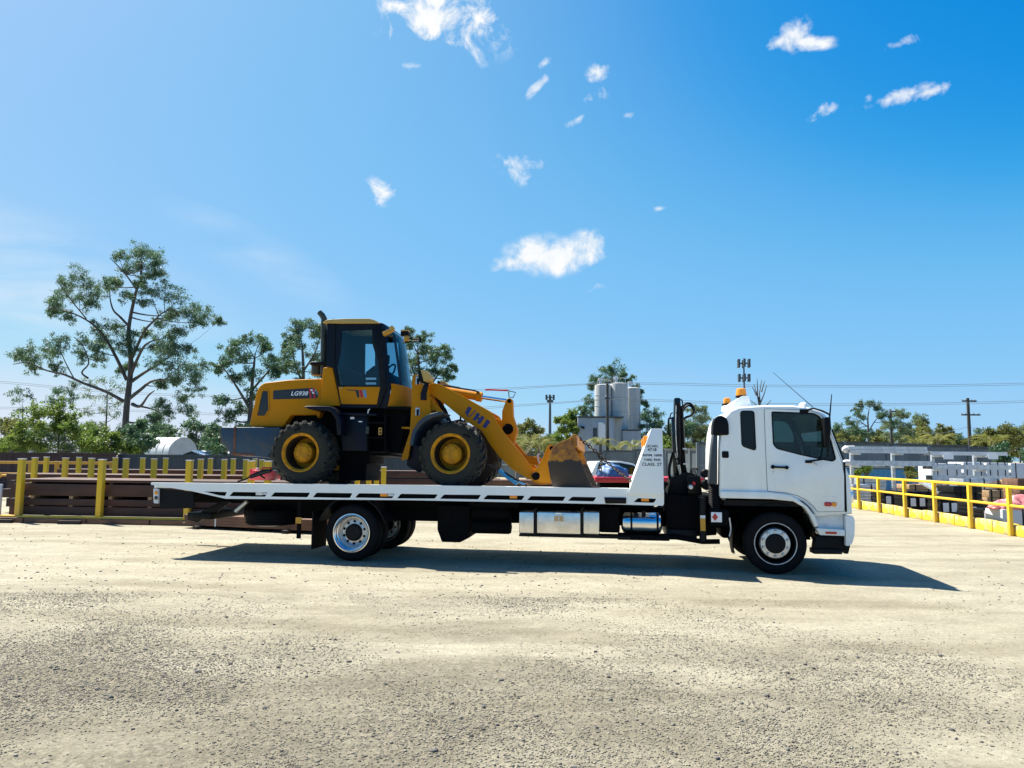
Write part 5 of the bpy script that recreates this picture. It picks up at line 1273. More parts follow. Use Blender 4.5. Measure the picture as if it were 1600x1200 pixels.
def tree(name, label, Y, trunk, limbs, blobs, leaf='leaf_gum', bark='bark', tr=.2, sub=13, nl=50, L=.19, Wd=.050, group='gum trees behind the yard', cat='tree', base_z=0.0, crad=.50, droop=.6, spread=1.0, dy=.55, flat=.8):
    """trunk: pixel points bottom to top; limbs: pixel polylines; blobs: (px, py, pixel radius) of leaf masses, all about Y metres away"""
    k = Y / FPX
    T = [AT(x, y, Y) for x, y in trunk]
    T[0].z = base_z - .05
    root = thing(name, label, cat, (T[0].x, T[0].y, base_z), 0, group)
    org = (T[0].x, T[0].y, base_z)
    tb = MB(); nodes = []
    def grow(pts, r0, r1, n=7):
        m_ = len(pts); tb.tube(pts, [r0 + (r1 - r0) * i / (m_ - 1) for i in range(m_)], n)
        for i, p in enumerate(pts): nodes.append((p, r0 + (r1 - r0) * i / (m_ - 1)))
    def smooth(ps):
        out = []
        for i in range(len(ps) - 1):
            p0, p1, p2, p3 = ps[max(i - 1, 0)], ps[i], ps[i + 1], ps[min(i + 2, len(ps) - 1)]
            for t in (0, .25, .5, .75): out.append(.5 * ((2 * p1) + (p2 - p0) * t + (2 * p0 - 5 * p1 + 4 * p2 - p3) * t * t + (3 * p1 - p0 - 3 * p2 + p3) * t ** 3))
        return out + [ps[-1]]
    grow(smooth(T), tr, tr * .3, 9)
    for lb in limbs:
        dyy = random.uniform(-1, 1) * dy * 2.0
        P_ = []
        for i, (x, y) in enumerate(lb):
            p = AT(x, y, Y); f = i / max(1, len(lb) - 1); p.y += dyy * f * 1.5
            P_.append(p)
        st = min(nodes, key=lambda q: (q[0] - P_[0]).length)
        grow(smooth(P_), min(st[1] * .75, tr * .55), tr * .10, 6)
    Vs = []
    for (x, y, pr) in blobs:
        c = AT(x, y, Y); r = pr * k * spread
        c.y += random.uniform(-1, 1) * max(r, dy) * 1.6
        cand = [q for q in nodes if q[0].z < c.z + r * .3] or nodes
        st = min(cand, key=lambda q: (q[0] - c).length + .25 * abs(q[0].y - c.y))
        mid = (st[0] + c) * .5; mid.z -= (c - st[0]).length * .10; mid += Vector((random.uniform(-1, 1), random.uniform(-1, 1), 0)) * r * .25
        r0 = max(.012, min(st[1] * .7, .02 + .02 * (c - st[0]).length))
        pts = bez(st[0], mid, c, 5); tb.tube(pts, [r0 + (r0 * .35 - r0) * i / 5 for i in range(6)], 5)
        cs = []; 
        for j in range(sub):
            d = Vector((random.gauss(0, 1), random.gauss(0, 1), random.gauss(.15, .7))); d.normalize()
            e = c + d * r * random.uniform(.25, 1.25)
            tb.tube(bez(c, (c + e) * .5 + Vector((0, 0, .08 * r)), e, 3), [r0 * .34, r0 * .28, r0 * .2, r0 * .12], 4)
            cs.append(e)
        cs = np.array([tuple(q) for q in cs])
        Vs.append(add_leaves(cs, nl, r * crad * RNG.uniform(.6, 1.15, len(cs)), L, Wd, droop, flat))
    tb.build('trunk', bark, root, org=org, recalc=False, ang=60)
    crown_obj(Vs, leaf, root, org)
    return root
zt = lambda x, y: (x * .3, 360 + y * .3)
Zt = lambda pts: [zt(*p) for p in pts]
tree('gum_tree', 'tall spreading gum tree with open crown, largest tree in the yard view', 52,
     Zt([(648, 1150), (652, 1040), (662, 900), (676, 780), (682, 680), (672, 560), (672, 500), (690, 400), (712, 310), (740, 250)]),
     [Zt(p) for p in ([(660, 780), (620, 680), (570, 580), (520, 510), (450, 460), (370, 430), (290, 420)], [(645, 890), (560, 840), (460, 800), (380, 760), (300, 740), (220, 705), (160, 715)],
      [(672, 500), (620, 450), (575, 410), (550, 350), (540, 290)], [(690, 660), (740, 590), (790, 530), (850, 490), (920, 450), (1010, 440)], [(680, 790), (750, 740), (830, 690), (900, 640)],
      [(668, 880), (740, 830), (800, 790), (880, 780), (960, 800)], [(690, 905), (760, 920), (830, 870), (890, 850)], [(700, 910), (790, 930), (860, 960)], [(712, 310), (700, 250), (670, 190)], [(460, 770), (430, 740), (470, 690), (440, 600), (400, 560)],
      [(450, 460), (420, 380), (400, 300)], [(670, 780), (760, 640), (830, 600), (920, 590)], [(390, 780), (350, 690), (330, 620)])],
     [(zt(x, y)[0], zt(x, y)[1], r * .3) for x, y, r in ((700, 120, 55), (760, 130, 55), (830, 150, 55), (860, 200, 45), (800, 210, 50), (640, 150, 40), (650, 200, 40), (740, 190, 45), (840, 260, 45), (760, 290, 40),
      (400, 250, 55), (450, 280, 50), (340, 280, 50), (270, 300, 45), (230, 380, 45), (310, 370, 50), (390, 350, 50), (480, 330, 45), (290, 430, 35), (540, 240, 40), (580, 300, 45), (600, 270, 35), (500, 390, 45), (370, 460, 35),
      (640, 330, 35), (760, 380, 50), (830, 350, 55), (900, 320, 50), (950, 370, 60), (1000, 400, 55), (1060, 440, 55), (1100, 460, 35), (1010, 460, 45), (920, 430, 50), (850, 430, 45), (790, 460, 40), (1060, 490, 35),
      (320, 580, 50), (260, 620, 50), (190, 630, 50), (140, 670, 40), (120, 710, 35), (230, 680, 40), (330, 650, 45), (400, 570, 50), (470, 580, 50), (540, 560, 45), (460, 660, 40), (400, 650, 40), (520, 500, 40), (590, 500, 45), (310, 720, 35),
      (680, 540, 50), (650, 590, 45), (720, 520, 40), (700, 640, 40), (760, 590, 45), (840, 600, 60), (900, 560, 60), (960, 540, 50), (880, 640, 65), (950, 640, 60), (1010, 690, 50), (960, 720, 65), (1020, 760, 50), (900, 720, 55), (850, 690, 50), (940, 790, 50), (1030, 820, 40), (990, 620, 45),
      (870, 780, 45), (800, 800, 35), (920, 870, 40), (950, 930, 45), (900, 950, 40), (850, 990, 35), (860, 910, 35), (780, 960, 35), (640, 690, 35), (560, 640, 40), (600, 720, 35))],
     'leaf_gum', 'bark', .24, 17, 44, .185, .044, crad=.48, dy=.9, group=None, spread=1.02)
GT = 'gum_tree'
tree(GT, 'dark gum tree with rounded crown just behind the loader counterweight', 48, [(388, 712), (390, 660), (394, 600), (398, 560)], [[(391, 640), (372, 600), (355, 570)], [(393, 610), (412, 580), (420, 560)]],
     [(385, 535, 16), (405, 530, 15), (370, 545, 14), (420, 545, 13), (352, 562, 13), (340, 575, 10), (380, 560, 16), (410, 565, 16), (425, 580, 12), (395, 585, 15), (365, 590, 12), (350, 625, 14), (370, 640, 16), (345, 650, 14), (395, 620, 15), (415, 610, 14), (385, 670, 15), (360, 680, 15), (410, 650, 15), (340, 690, 12)], 'leaf_dark', nl=62, crad=.5)
tree(GT, 'gum tree with pale trunk rising behind the loader hood and exhaust', 50, [(470, 712), (472, 640), (474, 580), (472, 540)], [[(473, 600), (455, 560), (445, 530)], [(474, 580), (490, 550), (497, 520)]],
     [(465, 515, 15), (480, 508, 14), (450, 525, 13), (492, 525, 14), (500, 515, 10), (440, 540, 12), (470, 545, 16), (488, 555, 15), (447, 560, 14), (462, 575, 15), (492, 580, 14), (438, 575, 11), (475, 600, 14), (520, 510, 12)], 'leaf_gum', nl=62, crad=.5)
tree(GT, 'gum tree with two rounded crowns seen past the loader windscreen', 52, [(662, 712), (660, 640), (656, 590), (652, 550)], [[(660, 620), (680, 590), (692, 570)], [(657, 600), (640, 570), (634, 545)]],
     [(650, 530, 14), (662, 525, 11), (640, 540, 12), (655, 550, 15), (668, 548, 12), (640, 562, 12), (650, 575, 12), (690, 548, 12), (680, 560, 14), (698, 562, 13), (706, 575, 8), (690, 580, 13), (675, 580, 12), (700, 590, 9), (665, 600, 12), (645, 600, 10), (640, 520, 9)], 'leaf_gum', nl=56, crad=.5)
tree(GT, 'broad gum tree whose crown spreads behind the white silos', 95, [(955, 720), (955, 660), (957, 610), (956, 585)], [[(955, 640), (930, 610), (915, 600)], [(956, 640), (985, 610), (1000, 605)]],
     [(945, 580, 13), (960, 577, 12), (932, 590, 12), (974, 584, 11), (985, 594, 9), (925, 602, 10), (992, 603, 8), (950, 592, 13), (966, 594, 12), (920, 625, 10), (912, 640, 9), (1003, 610, 5), (1000, 625, 9), (1008, 632, 6), (918, 650, 10), (900, 660, 10), (985, 620, 12), (930, 640, 12)], 'leaf_dark', tr=.25, nl=64, L=.27, Wd=.075, crad=.5)
tree(GT, 'dark round gum tree directly right of the silo building', 80, [(1020, 716), (1020, 690), (1018, 665)], [], [(1010, 650, 12), (1022, 648, 12), (1030, 660, 10), (1005, 665, 12), (1018, 668, 12), (1028, 678, 11), (1012, 685, 12), (1024, 695, 11), (1000, 685, 9)], 'leaf_dark', tr=.14, nl=60, L=.24, Wd=.065, crad=.5)
tree(GT, 'grey-green gum tree between the crane and the truck cab', 85, [(1085, 716), (1084, 690), (1083, 660)], [], [(1080, 642, 10), (1092, 652, 12), (1075, 660, 11), (1088, 668, 12), (1100, 655, 10), (1070, 680, 12), (1085, 690, 12), (1105, 672, 12), (1110, 690, 12), (1060, 690, 9), (1046, 680, 9), (1095, 640, 8)], 'leaf_gum_pale', tr=.14, nl=60, L=.24, Wd=.065, crad=.5)
tree(GT, 'slender gum tree with curved trunk right of the cab, above the noise wall', 62, [(1357, 715), (1357, 680), (1356, 655), (1358, 640)], [[(1357, 675), (1370, 655), (1383, 650)], [(1357, 668), (1345, 655), (1334, 650)]],
     [(1350, 632, 8), (1362, 630, 8), (1372, 637, 8), (1345, 640, 7), (1335, 652, 9), (1325, 660, 7), (1380, 648, 8), (1368, 650, 6), (1340, 668, 9), (1352, 680, 9), (1330, 675, 7), (1390, 660, 8)], 'leaf_gum', tr=.10, nl=46, L=.18, Wd=.05, crad=.5)
tree(GT, 'wide low gum tree beside the thin leaning pole, right of the cab', 75, [(1408, 716), (1408, 690), (1407, 670)], [], [(1400, 650, 11), (1412, 648, 11), (1425, 655, 10), (1395, 665, 12), (1410, 668, 12), (1428, 672, 12), (1435, 660, 8), (1385, 680, 11), (1402, 685, 12), (1420, 688, 12), (1440, 685, 11)], 'leaf_gum_pale', tr=.12, nl=60, L=.22, Wd=.065, crad=.5)
def tuft(label, blobs, Y, leaf, nm='bush', cat='bush', group='bushes and low trees behind the walls', nl=52, L=.16, Wd=.06, crad=.55, sub=11):
    cx = sum(b[0] for b in blobs) / len(blobs); lo = max(b[1] for b in blobs)
    tree(nm, label, Y, [(cx, 714), (cx, (lo + 712) / 2), (cx, min(b[1] for b in blobs) + 6)], [], blobs, leaf, tr=.07, nl=nl, L=L, Wd=Wd, crad=crad, sub=sub, group=group, cat=cat, droop=.2, dy=.8, flat=.9)
tuft('large light green bush left of the big gum trunk', [(100, 640, 16), (80, 648, 16), (60, 662, 18), (115, 655, 18), (130, 668, 15), (90, 670, 20), (60, 684, 20), (110, 682, 20), (45, 694, 16), (85, 698, 20), (125, 697, 18), (95, 655, 16)], 40, 'leaf_bush', L=.16, Wd=.07, nl=62)
tuft('bright yellow-green bush at the foot of the big gum tree', [(150, 680, 14), (165, 688, 14), (140, 695, 14), (158, 700, 15), (178, 698, 12), (172, 682, 10), (190, 703, 10)], 39, 'leaf_bush', L=.15, Wd=.07, nl=62)
tuft('dark bush in front of the white arched shed', [(215, 670, 13), (225, 680, 14), (210, 690, 14), (228, 697, 14), (243, 690, 11), (205, 702, 12), (235, 665, 9)], 41, 'leaf_dark', L=.16, Wd=.07, nl=54)
tuft('yellow-green low bush at the very edge of the yard', [(8, 660, 9), (20, 665, 9), (10, 672, 11), (28, 672, 8)], 55, 'leaf_olive', nl=54)
tuft('green bush low behind the brown fence at the picture edge', [(10, 695, 12), (25, 700, 12), (38, 690, 11), (5, 706, 10)], 42, 'leaf_bush', nl=54, L=.16, Wd=.07)
tree('sapling', 'small thin sapling with sparse crown over the bushes', 50, [(35, 712), (35, 670), (36, 640)], [[(35, 655), (24, 635)], [(35, 650), (46, 630)]], [(28, 615, 9), (40, 612, 10), (50, 620, 7), (18, 625, 7), (25, 640, 6), (45, 635, 6)], 'leaf_gum', tr=.07, nl=9, L=.18, Wd=.05, group=None)
tree(GT, 'slim gum tree standing behind the big gum, over the bushes', 66, [(165, 712), (166, 660), (168, 610)], [], [(150, 600, 12), (165, 595, 12), (178, 605, 12), (145, 618, 12), (162, 622, 13), (180, 630, 12), (155, 640, 12), (175, 652, 12), (140, 645, 10)], 'leaf_gum_pale', tr=.10, nl=12, L=.24, Wd=.06)
tree(GT, 'small gum tree with dark crown left of the slim one', 64, [(92, 712), (92, 660), (92, 630)], [], [(88, 610, 9), (98, 614, 9), (84, 624, 9), (104, 626, 9), (93, 630, 9), (110, 612, 8), (118, 622, 9), (108, 600, 7)], 'leaf_dark', tr=.10, nl=16, L=.22, Wd=.06)
tuft('rounded green tree behind the white arched shed', [(290, 665, 13), (310, 668, 13), (275, 675, 12), (325, 680, 13), (300, 683, 15), (335, 690, 12), (318, 698, 12), (262, 684, 10), (340, 668, 9)], 70, 'leaf_gum', 'low_tree', 'tree', L=.28, Wd=.11)
tuft('dark shrub below the loader counterweight', [(350, 700, 12), (335, 704, 11), (368, 703, 12), (385, 700, 11)], 44, 'leaf_dark', L=.18, Wd=.08)
tuft('pale green tree left of the thin steel phone mast', [(815, 668, 9), (828, 664, 9), (840, 672, 9), (822, 682, 11), (836, 686, 11), (848, 690, 9), (810, 690, 10), (825, 697, 12), (842, 700, 10)], 62, 'leaf_olive', 'low_tree', 'tree', L=.22, Wd=.10)
tuft('fresh green tree left of the silo building', [(885, 652, 8), (896, 648, 8), (875, 658, 7), (890, 662, 10), (902, 658, 8), (880, 672, 9), (895, 674, 9), (870, 684, 8), (884, 686, 9)], 76, 'leaf_bush', 'low_tree', 'tree', L=.28, Wd=.11)
tuft('dark hedge-like shrub at the foot of the phone mast', [(858, 696, 9), (868, 700, 9), (878, 699, 9), (850, 702, 8), (888, 702, 8)], 70, 'leaf_olive', L=.22, Wd=.1)
tuft('dull green low tree over the noise wall beside the cab front', [(1320, 682, 9), (1332, 688, 10), (1345, 690, 10), (1312, 690, 9), (1360, 692, 10), (1375, 694, 9)], 66, 'leaf_olive', 'low_tree', 'tree', L=.22, Wd=.1)
tuft('broad olive tree behind the noise wall, next to the utility pole', [(1450, 668, 10), (1463, 672, 10), (1440, 680, 10), (1475, 682, 11), (1455, 690, 12), (1470, 694, 12), (1488, 690, 11), (1495, 698, 9), (1440, 694, 10)], 68, 'leaf_olive', 'low_tree', 'tree', L=.26, Wd=.1)
tuft('yellowish tree right of the utility pole', [(1555, 676, 11), (1570, 672, 12), (1545, 688, 11), (1562, 690, 13), (1582, 684, 13), (1596, 690, 12), (1575, 700, 13), (1540, 698, 9), (1592, 705, 12)], 58, 'leaf_olive', 'low_tree', 'tree', L=.24, Wd=.1)
tuft('dark bush closing the end of the noise wall', [(1582, 702, 11), (1595, 710, 12), (1588, 720, 11), (1600, 698, 11), (1605, 718, 12)], 44, 'leaf_dark', L=.18, Wd=.08)
tuft('small green shrub between the galvanised racks', [(1352, 730, 7), (1358, 736, 7), (1348, 740, 7)], 36, 'leaf_bush', L=.12, Wd=.06)
tuft('small dry shrub between the steel rack and the blue sheet', [(1416, 733, 6), (1420, 740, 6), (1412, 742, 6)], 37, 'leaf_olive', L=.12, Wd=.06)
tuft('yellow-green bush behind the crane column', [(1045, 688, 7), (1052, 694, 8), (1042, 700, 8), (1060, 702, 8)], 64, 'leaf_bush', L=.2, Wd=.09)
tuft('pale scrub tree right of the crane column', [(1072, 700, 9), (1085, 706, 9), (1098, 700, 9), (1110, 706, 9)], 66, 'leaf_olive', L=.2, Wd=.09)
# the wooded backdrop: low trees in a row beyond the walls
BK = [(-10, 668, 26, 'leaf_olive', 'olive tree at the left picture edge, far behind the fence'), (60, 672, 22, 'leaf_gum', 'grey-green tree far behind the large light green bush'), (130, 668, 24, 'leaf_gum_pale', 'pale tree far behind the slim gum'), (200, 676, 22, 'leaf_dark', 'dark tree far behind the big gum trunk'), (250, 672, 20, 'leaf_gum', 'green tree above the left end of the arched shed'), (345, 680, 22, 'leaf_gum', 'tree filling the gap left of the dark gum'), (430, 676, 22, 'leaf_dark', 'dark tree far behind the loader hood'),
      (630, 690, 18, 'leaf_bush', 'bright low tree seen between the loader frames'), (690, 690, 18, 'leaf_gum', 'low tree far behind the front loader fender'), (770, 690, 18, 'leaf_olive', 'olive low tree just behind the boom elbow'), (805, 680, 17, 'leaf_gum_pale', 'pale low tree far behind the bell crank'), (865, 685, 16, 'leaf_gum', 'low tree far behind the phone mast foot'), (1040, 676, 16, 'leaf_gum_pale', 'pale tree far behind the headboard'), (1065, 668, 16, 'leaf_gum', 'tree far behind the crane hoses'), (1100, 676, 18, 'leaf_olive', 'olive tree touching the cab back in view'),
      (1318, 676, 16, 'leaf_gum', 'low tree just ahead of the windscreen in view'), (1345, 684, 14, 'leaf_dark', 'dark low tree under the slender gum'), (1380, 680, 16, 'leaf_olive', 'olive low tree below the thin pole'), (1430, 676, 18, 'leaf_gum', 'green tree between the wide gum and the olive tree'), (1480, 684, 16, 'leaf_dark', 'dark tree left of the two-armed pole'), (1525, 690, 13, 'leaf_olive', 'low olive tree at the foot of the two-armed pole'), (1545, 682, 15, 'leaf_gum', 'green tree right behind the yellowish palm'), (1600, 676, 20, 'leaf_gum_pale', 'pale tree at the right picture edge')]
for x, y, r, lf, lab in BK:
    bl = [(x + random.uniform(-1, 1) * r, y + random.uniform(-.35, .9) * r, r * random.uniform(.35, .55)) for _ in range(9)] + [(x + random.uniform(-1.2, 1.2) * r, 706 - random.uniform(0, 8), r * .5) for _ in range(5)]
    tuft(lab, bl, 84 + random.uniform(-5, 5), lf, 'low_tree', 'tree', 'trees in the wooded backdrop', nl=46, L=.30, Wd=.09, crad=.6)
# bare dead tree over the cab roof
dt = thing('dead_tree', 'bare leafless tree with upright twigs above the cab roof', 'tree', tuple(Vector((AT(1188, 700, 70).x, 70, 0))))
tb = MB(); o0 = Vector((AT(1188, 700, 70).x, 70, 0))
tb.tube([Vector((0, 0, 0)), AT(1188, 640, 70) - o0, AT(1186, 620, 70) - o0], [.2, .12, .07], 6)
for x0, y0, x1, y1 in ((1187, 640, 1178, 600), (1188, 636, 1190, 594), (1188, 630, 1198, 602), (1182, 618, 1175, 604), (1184, 622, 1183, 592), (1190, 612, 1195, 595), (1188, 645, 1205, 625), (1186, 640, 1172, 625)):
    a, b = AT(x0, y0, 70) - o0, AT(x1, y1, 70 + random.uniform(-1, 1)) - o0
    tb.tube([a, (a + b) * .5 + Vector((random.uniform(-.2, .2), 0, 0)), b], [.07, .05, .025], 5)
tb.build('trunk', 'bark', dt)
# palms
def palm(label, px, py, Y, nfr=16, ln=1.6, top=None):
    o = AT(px, py, Y); root = thing('palm', label, 'palm', (o.x, o.y, 0), 0, 'palms behind the walls')
    MB().tube([(0, 0, 0), (.05, 0, o.z * .5), (0, 0, o.z)], [.16, .13, .11], 8).build('trunk', 'bark_pale', root)
    V = []
    for i in range(nfr):
        a = 2 * math.pi * i / nfr + random.uniform(-.2, .2); el = random.uniform(.2, 1.25); l = ln * random.uniform(.8, 1.15)
        d = Vector((math.cos(a), math.sin(a), 0)); sd = Vector((-math.sin(a), math.cos(a), 0)); p = Vector((0, 0, o.z)); pts = []
        for s in range(9):
            t = s / 8; pts.append(p + d * (l * t * math.cos(el * .6)) + Vector((0, 0, l * (math.sin(el) * t - .75 * t * t))))
        for s in range(8):
            for e in (-1, 1):
                for h in (0, .5):
                    q = pts[s].lerp(pts[s + 1], h); w = .32 * ln / 1.6 * (1 - .6 * s / 8)
                    tip = q + sd * e * w + d * w * .45 + Vector((0, 0, -w * .35)); f = (pts[s + 1] - pts[s]) * .4
                    V += [q, q + f * .5 + (tip - q) * .4, tip, q - f * .2 + (tip - q) * .4]
    crown_obj([np.array([tuple(v) for v in V], np.float32)], 'leaf_palm', root, (0, 0, 0))
for lab, px, py, Y, ln in (('palm with yellowing fronds left of the phone mast', 825, 690, 58, 2.2), ('palm with drooping fronds near the loader bucket arm', 842, 694, 56, 1.9), ('palm in front of the silo building', 938, 693, 60, 2.0), ('low palm beside the concrete pole', 960, 700, 62, 1.7),
                           ('low palm right of the silo building, by the headboard', 990, 696, 64, 1.8), ('palm at the left foot of the bucket arm', 808, 696, 55, 1.7), ('palm behind the wall right of the slender gum', 1430, 690, 60, 1.9), ('palm with pale fronds over the noise wall end', 1465, 688, 58, 2.0), ('palm right of the utility pole', 1552, 690, 57, 2.2)):
    palm(lab, px, py, Y, ln=ln)

# ------------------------------------------------------------------ fences and walls
def corr(x0, x1, z0, z1, y, pitch=.19, d=.03):
    n = max(2, int((x1 - x0) / pitch * 4)); vs = []
    for i in range(n + 1):
        x = x0 + (x1 - x0) * i / n; yy = y + d * (1 if (i % 4) in (1, 2) else 0)
        vs += [(x, yy, z0), (x, yy, z1)]
    return MB().add(vs, [(2 * i, 2 * i + 2, 2 * i + 3, 2 * i + 1) for i in range(n)])
def sheet_fence(name, label, pa, pb, Y, ytop, m, post):
    a, b = AT(pa, ytop, Y), AT(pb, ytop, Y)
    root = thing(name, label, 'fence', (a.x, Y, 0))
    n = max(1, round((b.x - a.x) / 2.4)); st = (b.x - a.x) / n
    for i in range(n):
        z1 = (a.z + (b.z - a.z) * i / n) + random.uniform(-.015, .015)
        corr(i * st + .01, (i + 1) * st - .01, .02, z1, 0).build('sheet_panel', m, root, recalc=False, flat=True)
        MB().box((i * st - .04, .05, 0), (i * st + .04, .12, z1 - .03)).build('post', post, root)
    MB().box((0, -.03, a.z - .02), (b.x - a.x, .06, a.z + .045)).build('top_rail', m, root)
sheet_fence('sheet_fence', 'dark brown corrugated sheet fence behind the bushes', -60, 183, 36, 707.5, 'sheet_brown', 'black_steel')
sheet_fence('sheet_fence', 'slate grey corrugated sheet fence running behind the loader', 184, 720, 36.5, 711, 'sheet_slate', 'black_steel')
def wall(name, label, pts, cat='wall'):
    """pts: (px, ytop, Y); concrete panels between posts"""
    P_ = [AT(*p) for p in pts]
    root = thing(name, label, cat, (P_[0].x, P_[0].y, 0)); o = Vector((P_[0].x, P_[0].y, 0))
    for A, B in zip(P_[:-1], P_[1:]):
        L_ = (Vector((B.x, B.y, 0)) - Vector((A.x, A.y, 0))); n = max(1, round(L_.length / 2.6)); d = L_ / n; un = L_.normalized(); nm = Vector((un.y, -un.x, 0))
        for i in range(n):
            z = A.z + (B.z - A.z) * (i + .5) / n; p = Vector((A.x, A.y, 0)) - o + d * i
            def q(s, t, zz): v = p + un * s + nm * t; return (v.x, v.y, zz)
            w = d.length
            for z0, z1, nmn in ((0, z * .48, 'wall_panel'), (z * .48 + .015, z - .16, 'wall_panel'), (z - .15, z, 'wall_cap')):
                t0 = .05 if nmn == 'wall_cap' else 0
                MB().add([q(.09, t0, z0), (*q(w - .09, t0, 0)[:2], z0), (*q(w - .09, -.12, 0)[:2], z0), (*q(.09, -.12, 0)[:2], z0), q(.09, t0, z1), (*q(w - .09, t0, 0)[:2], z1), (*q(w - .09, -.12, 0)[:2], z1), (*q(.09, -.12, 0)[:2], z1)],
                         [(0, 3, 2, 1), (4, 5, 6, 7), (0, 1, 5, 4), (1, 2, 6, 5), (2, 3, 7, 6), (3, 0, 4, 7)]).build(nmn, 'concrete_wall' if nmn == 'wall_panel' else 'concrete_cap', root)
            MB().add([q(-.08, .06, 0), q(.08, .06, 0), q(.08, -.16, 0), q(-.08, -.16, 0), q(-.08, .06, z + .02), q(.08, .06, z + .02), q(.08, -.16, z + .02), q(-.08, -.16, z + .02)],
                     [(0, 3, 2, 1), (4, 5, 6, 7), (0, 1, 5, 4), (1, 2, 6, 5), (2, 3, 7, 6), (3, 0, 4, 7)]).build('wall_post', 'concrete_wall', root)
wall('noise_wall', 'grey concrete panel wall below the silos, behind the bucket', [(735, 705, 66), (900, 706, 60), (1040, 701, 56), (1118, 700.5, 52)])
wall('noise_wall', 'long grey concrete panel wall right of the cab, behind the galvanised racks', [(1090, 692, 47), (1320, 689.5, 46), (1450, 694, 47), (1574, 699, 48)])

# ------------------------------------------------------------------ silo plant
PY = 75
def pxz(px, py, Y=PY): p = AT(px, py, Y); return p.x, p.z
po = AT(903, 652.5, PY); plant = thing('silo_plant', 'pale concrete batching plant building with three white silos on top', 'building', (po.x, PY, 0))
def pb(px0, py0, px1, dpt, nm, m, y0=0.0, z0=0.0, par=None):
    x0, z1 = pxz(px0, py0); x1, _ = pxz(px1, py0)
    return MB().box((x0 - po.x, y0, z0), (x1 - po.x, y0 + dpt, z1)).build(nm, m, par or plant, bevel=.02)
pb(903, 652.5, 960, 7, 'wall', 'plant_wall'); pb(960.2, 653, 974, 6, 'wall', 'silo_white', .9); pb(974.2, 672.5, 1003, 6, 'wall', 'plant_wall', .6)
x0, z0 = pxz(902.5, 652); x1, _ = pxz(974.5, 652); MB().box((x0 - po.x, -.12, z0), (x1 - po.x, 7.1, z0 + .12)).build('roof_edge', 'concrete_cap', plant)
x0, z0 = pxz(974, 672); x1, _ = pxz(1004, 672); MB().box((x0 - po.x + .1, .5, z0), (x1 - po.x, 6.8, z0 + .10)).build('roof_edge', 'concrete_cap', plant)
for cx, r, ytop, ybot, dy in ((942, 13.3, 598, 652, 2.4), (967, 14.3, 595.5, 668, 2.6), (988, 13.0, 600, 670, 4.6)):
    x, zt_ = pxz(cx, ytop); _, zb = pxz(cx, ybot); R = r * PY / FPX; x *= (PY + dy) / PY; x -= 0
    s = MB().lathe([(R, zb - .6), (R, zt_ - .15), (R * .97, zt_ - .03), (R * .5, zt_ + .10), (0, zt_ + .16)], (x - po.x, dy, 0), 'w', 36).build('silo', 'silo_white', plant, ang=50)
    for f in (.36, .68):
        zz_ = zb + (zt_ - zb) * f; MB().lathe([(R + .004, zz_ - .03), (R + .02, zz_ - .02), (R + .02, zz_ + .02), (R + .004, zz_ + .03)], (x - po.x, dy, 0), 'w', 36).build('silo_seam', 'plant_wall', s)
    MB().lathe([(.16, zt_ + .05), (.16, zt_ + .45), (.24, zt_ + .46), (.24, zt_ + .7), (0, zt_ + .75)], (x - po.x - R * .3, dy, 0), 'w', 12).build('silo_vent', 'galv', s)
    MB().tube([(x - po.x + R * a, dy - R * .4, zt_ + b) for a, b in ((-.7, .0), (-.7, .55), (.7, .55), (.7, 0))], .03, 5).build('silo_railing', 'galv', s)
x0, z0 = pxz(934.5, 689); x1, z1 = pxz(945, 660)
MB().prism(rounded([(x0 - po.x, z0), (x1 - po.x, z0), (x1 - po.x, z1 - .25), (x1 - po.x - .3, z1), (x0 - po.x, z1)], .12), -.35, 0).build('hopper_cover', 'shed_white', plant)
x0, z0 = pxz(926.5, 690); x1, z1 = pxz(932.5, 668.5); MB().box((x0 - po.x, -.06, z0), (x1 - po.x, .01, z1)).build('window', 'plant_window', plant)
x0, z0 = pxz(909.5, 668.5); MB().prism([(x0 - po.x - .25, z0 + .12), (x0 - po.x + .2, z0 + .12), (x0 - po.x + .2, z0 - .12), (x0 - po.x - .05, z0 - .02)], -.4, -.02).build('flood_light', 'black_plastic', plant)
x0, z0 = pxz(983, 671); MB().tube([(x0 - po.x, .3, z0), (x0 - po.x, .3, z0 + 1.0)], .06, 6).build('roof_pipe', 'plant_wall', plant)

# ------------------------------------------------------------------ masts, poles, wires
def mast(label, px, ytop, Y, heads, r0=.32):
    o = AT(px, ytop, Y); root = thing('phone_mast', label, 'mast', (o.x, Y, 0))
    MB().lathe([(r0, 0), (r0 * .55, o.z), (0, o.z)], (0, 0, 0), 'w', 12).build('pole', 'tower_steel', root)
    k = Y / FPX
    for zpx, rad, npan, hpx in heads:
        z = o.z - zpx * k; R = rad * k
        MB().lathe([(R * .75, z - .05), (R * .75, z + .05), (R * .62, z + .05), (R * .62, z - .05), (R * .75, z - .05)], (0, 0, 0), 'w', 16).tube([(-R, 0, z), (R, 0, z)], .06, 5).tube([(0, -R, z), (0, R, z)], .06, 5).build('head_frame', 'tower_steel', root)
        for i in range(npan):
            a = 2 * math.pi * i / npan + .35; x, y = R * math.cos(a), R * math.sin(a)
            MB().box((x - .13, y - .10, z - hpx * k * .5), (x + .13, y + .10, z + hpx * k * .5)).build('antenna_panel', 'tower_steel', root)
            MB().tube([(x * .6, y * .6, z), (x, y, z)], .05, 5).build('panel_arm', 'tower_steel', root)
mast('slim grey steel phone mast beside the silo plant', 859.5, 619, 120, ((2, 6.5, 6, 8), (8, 4, 4, 4)), .30)
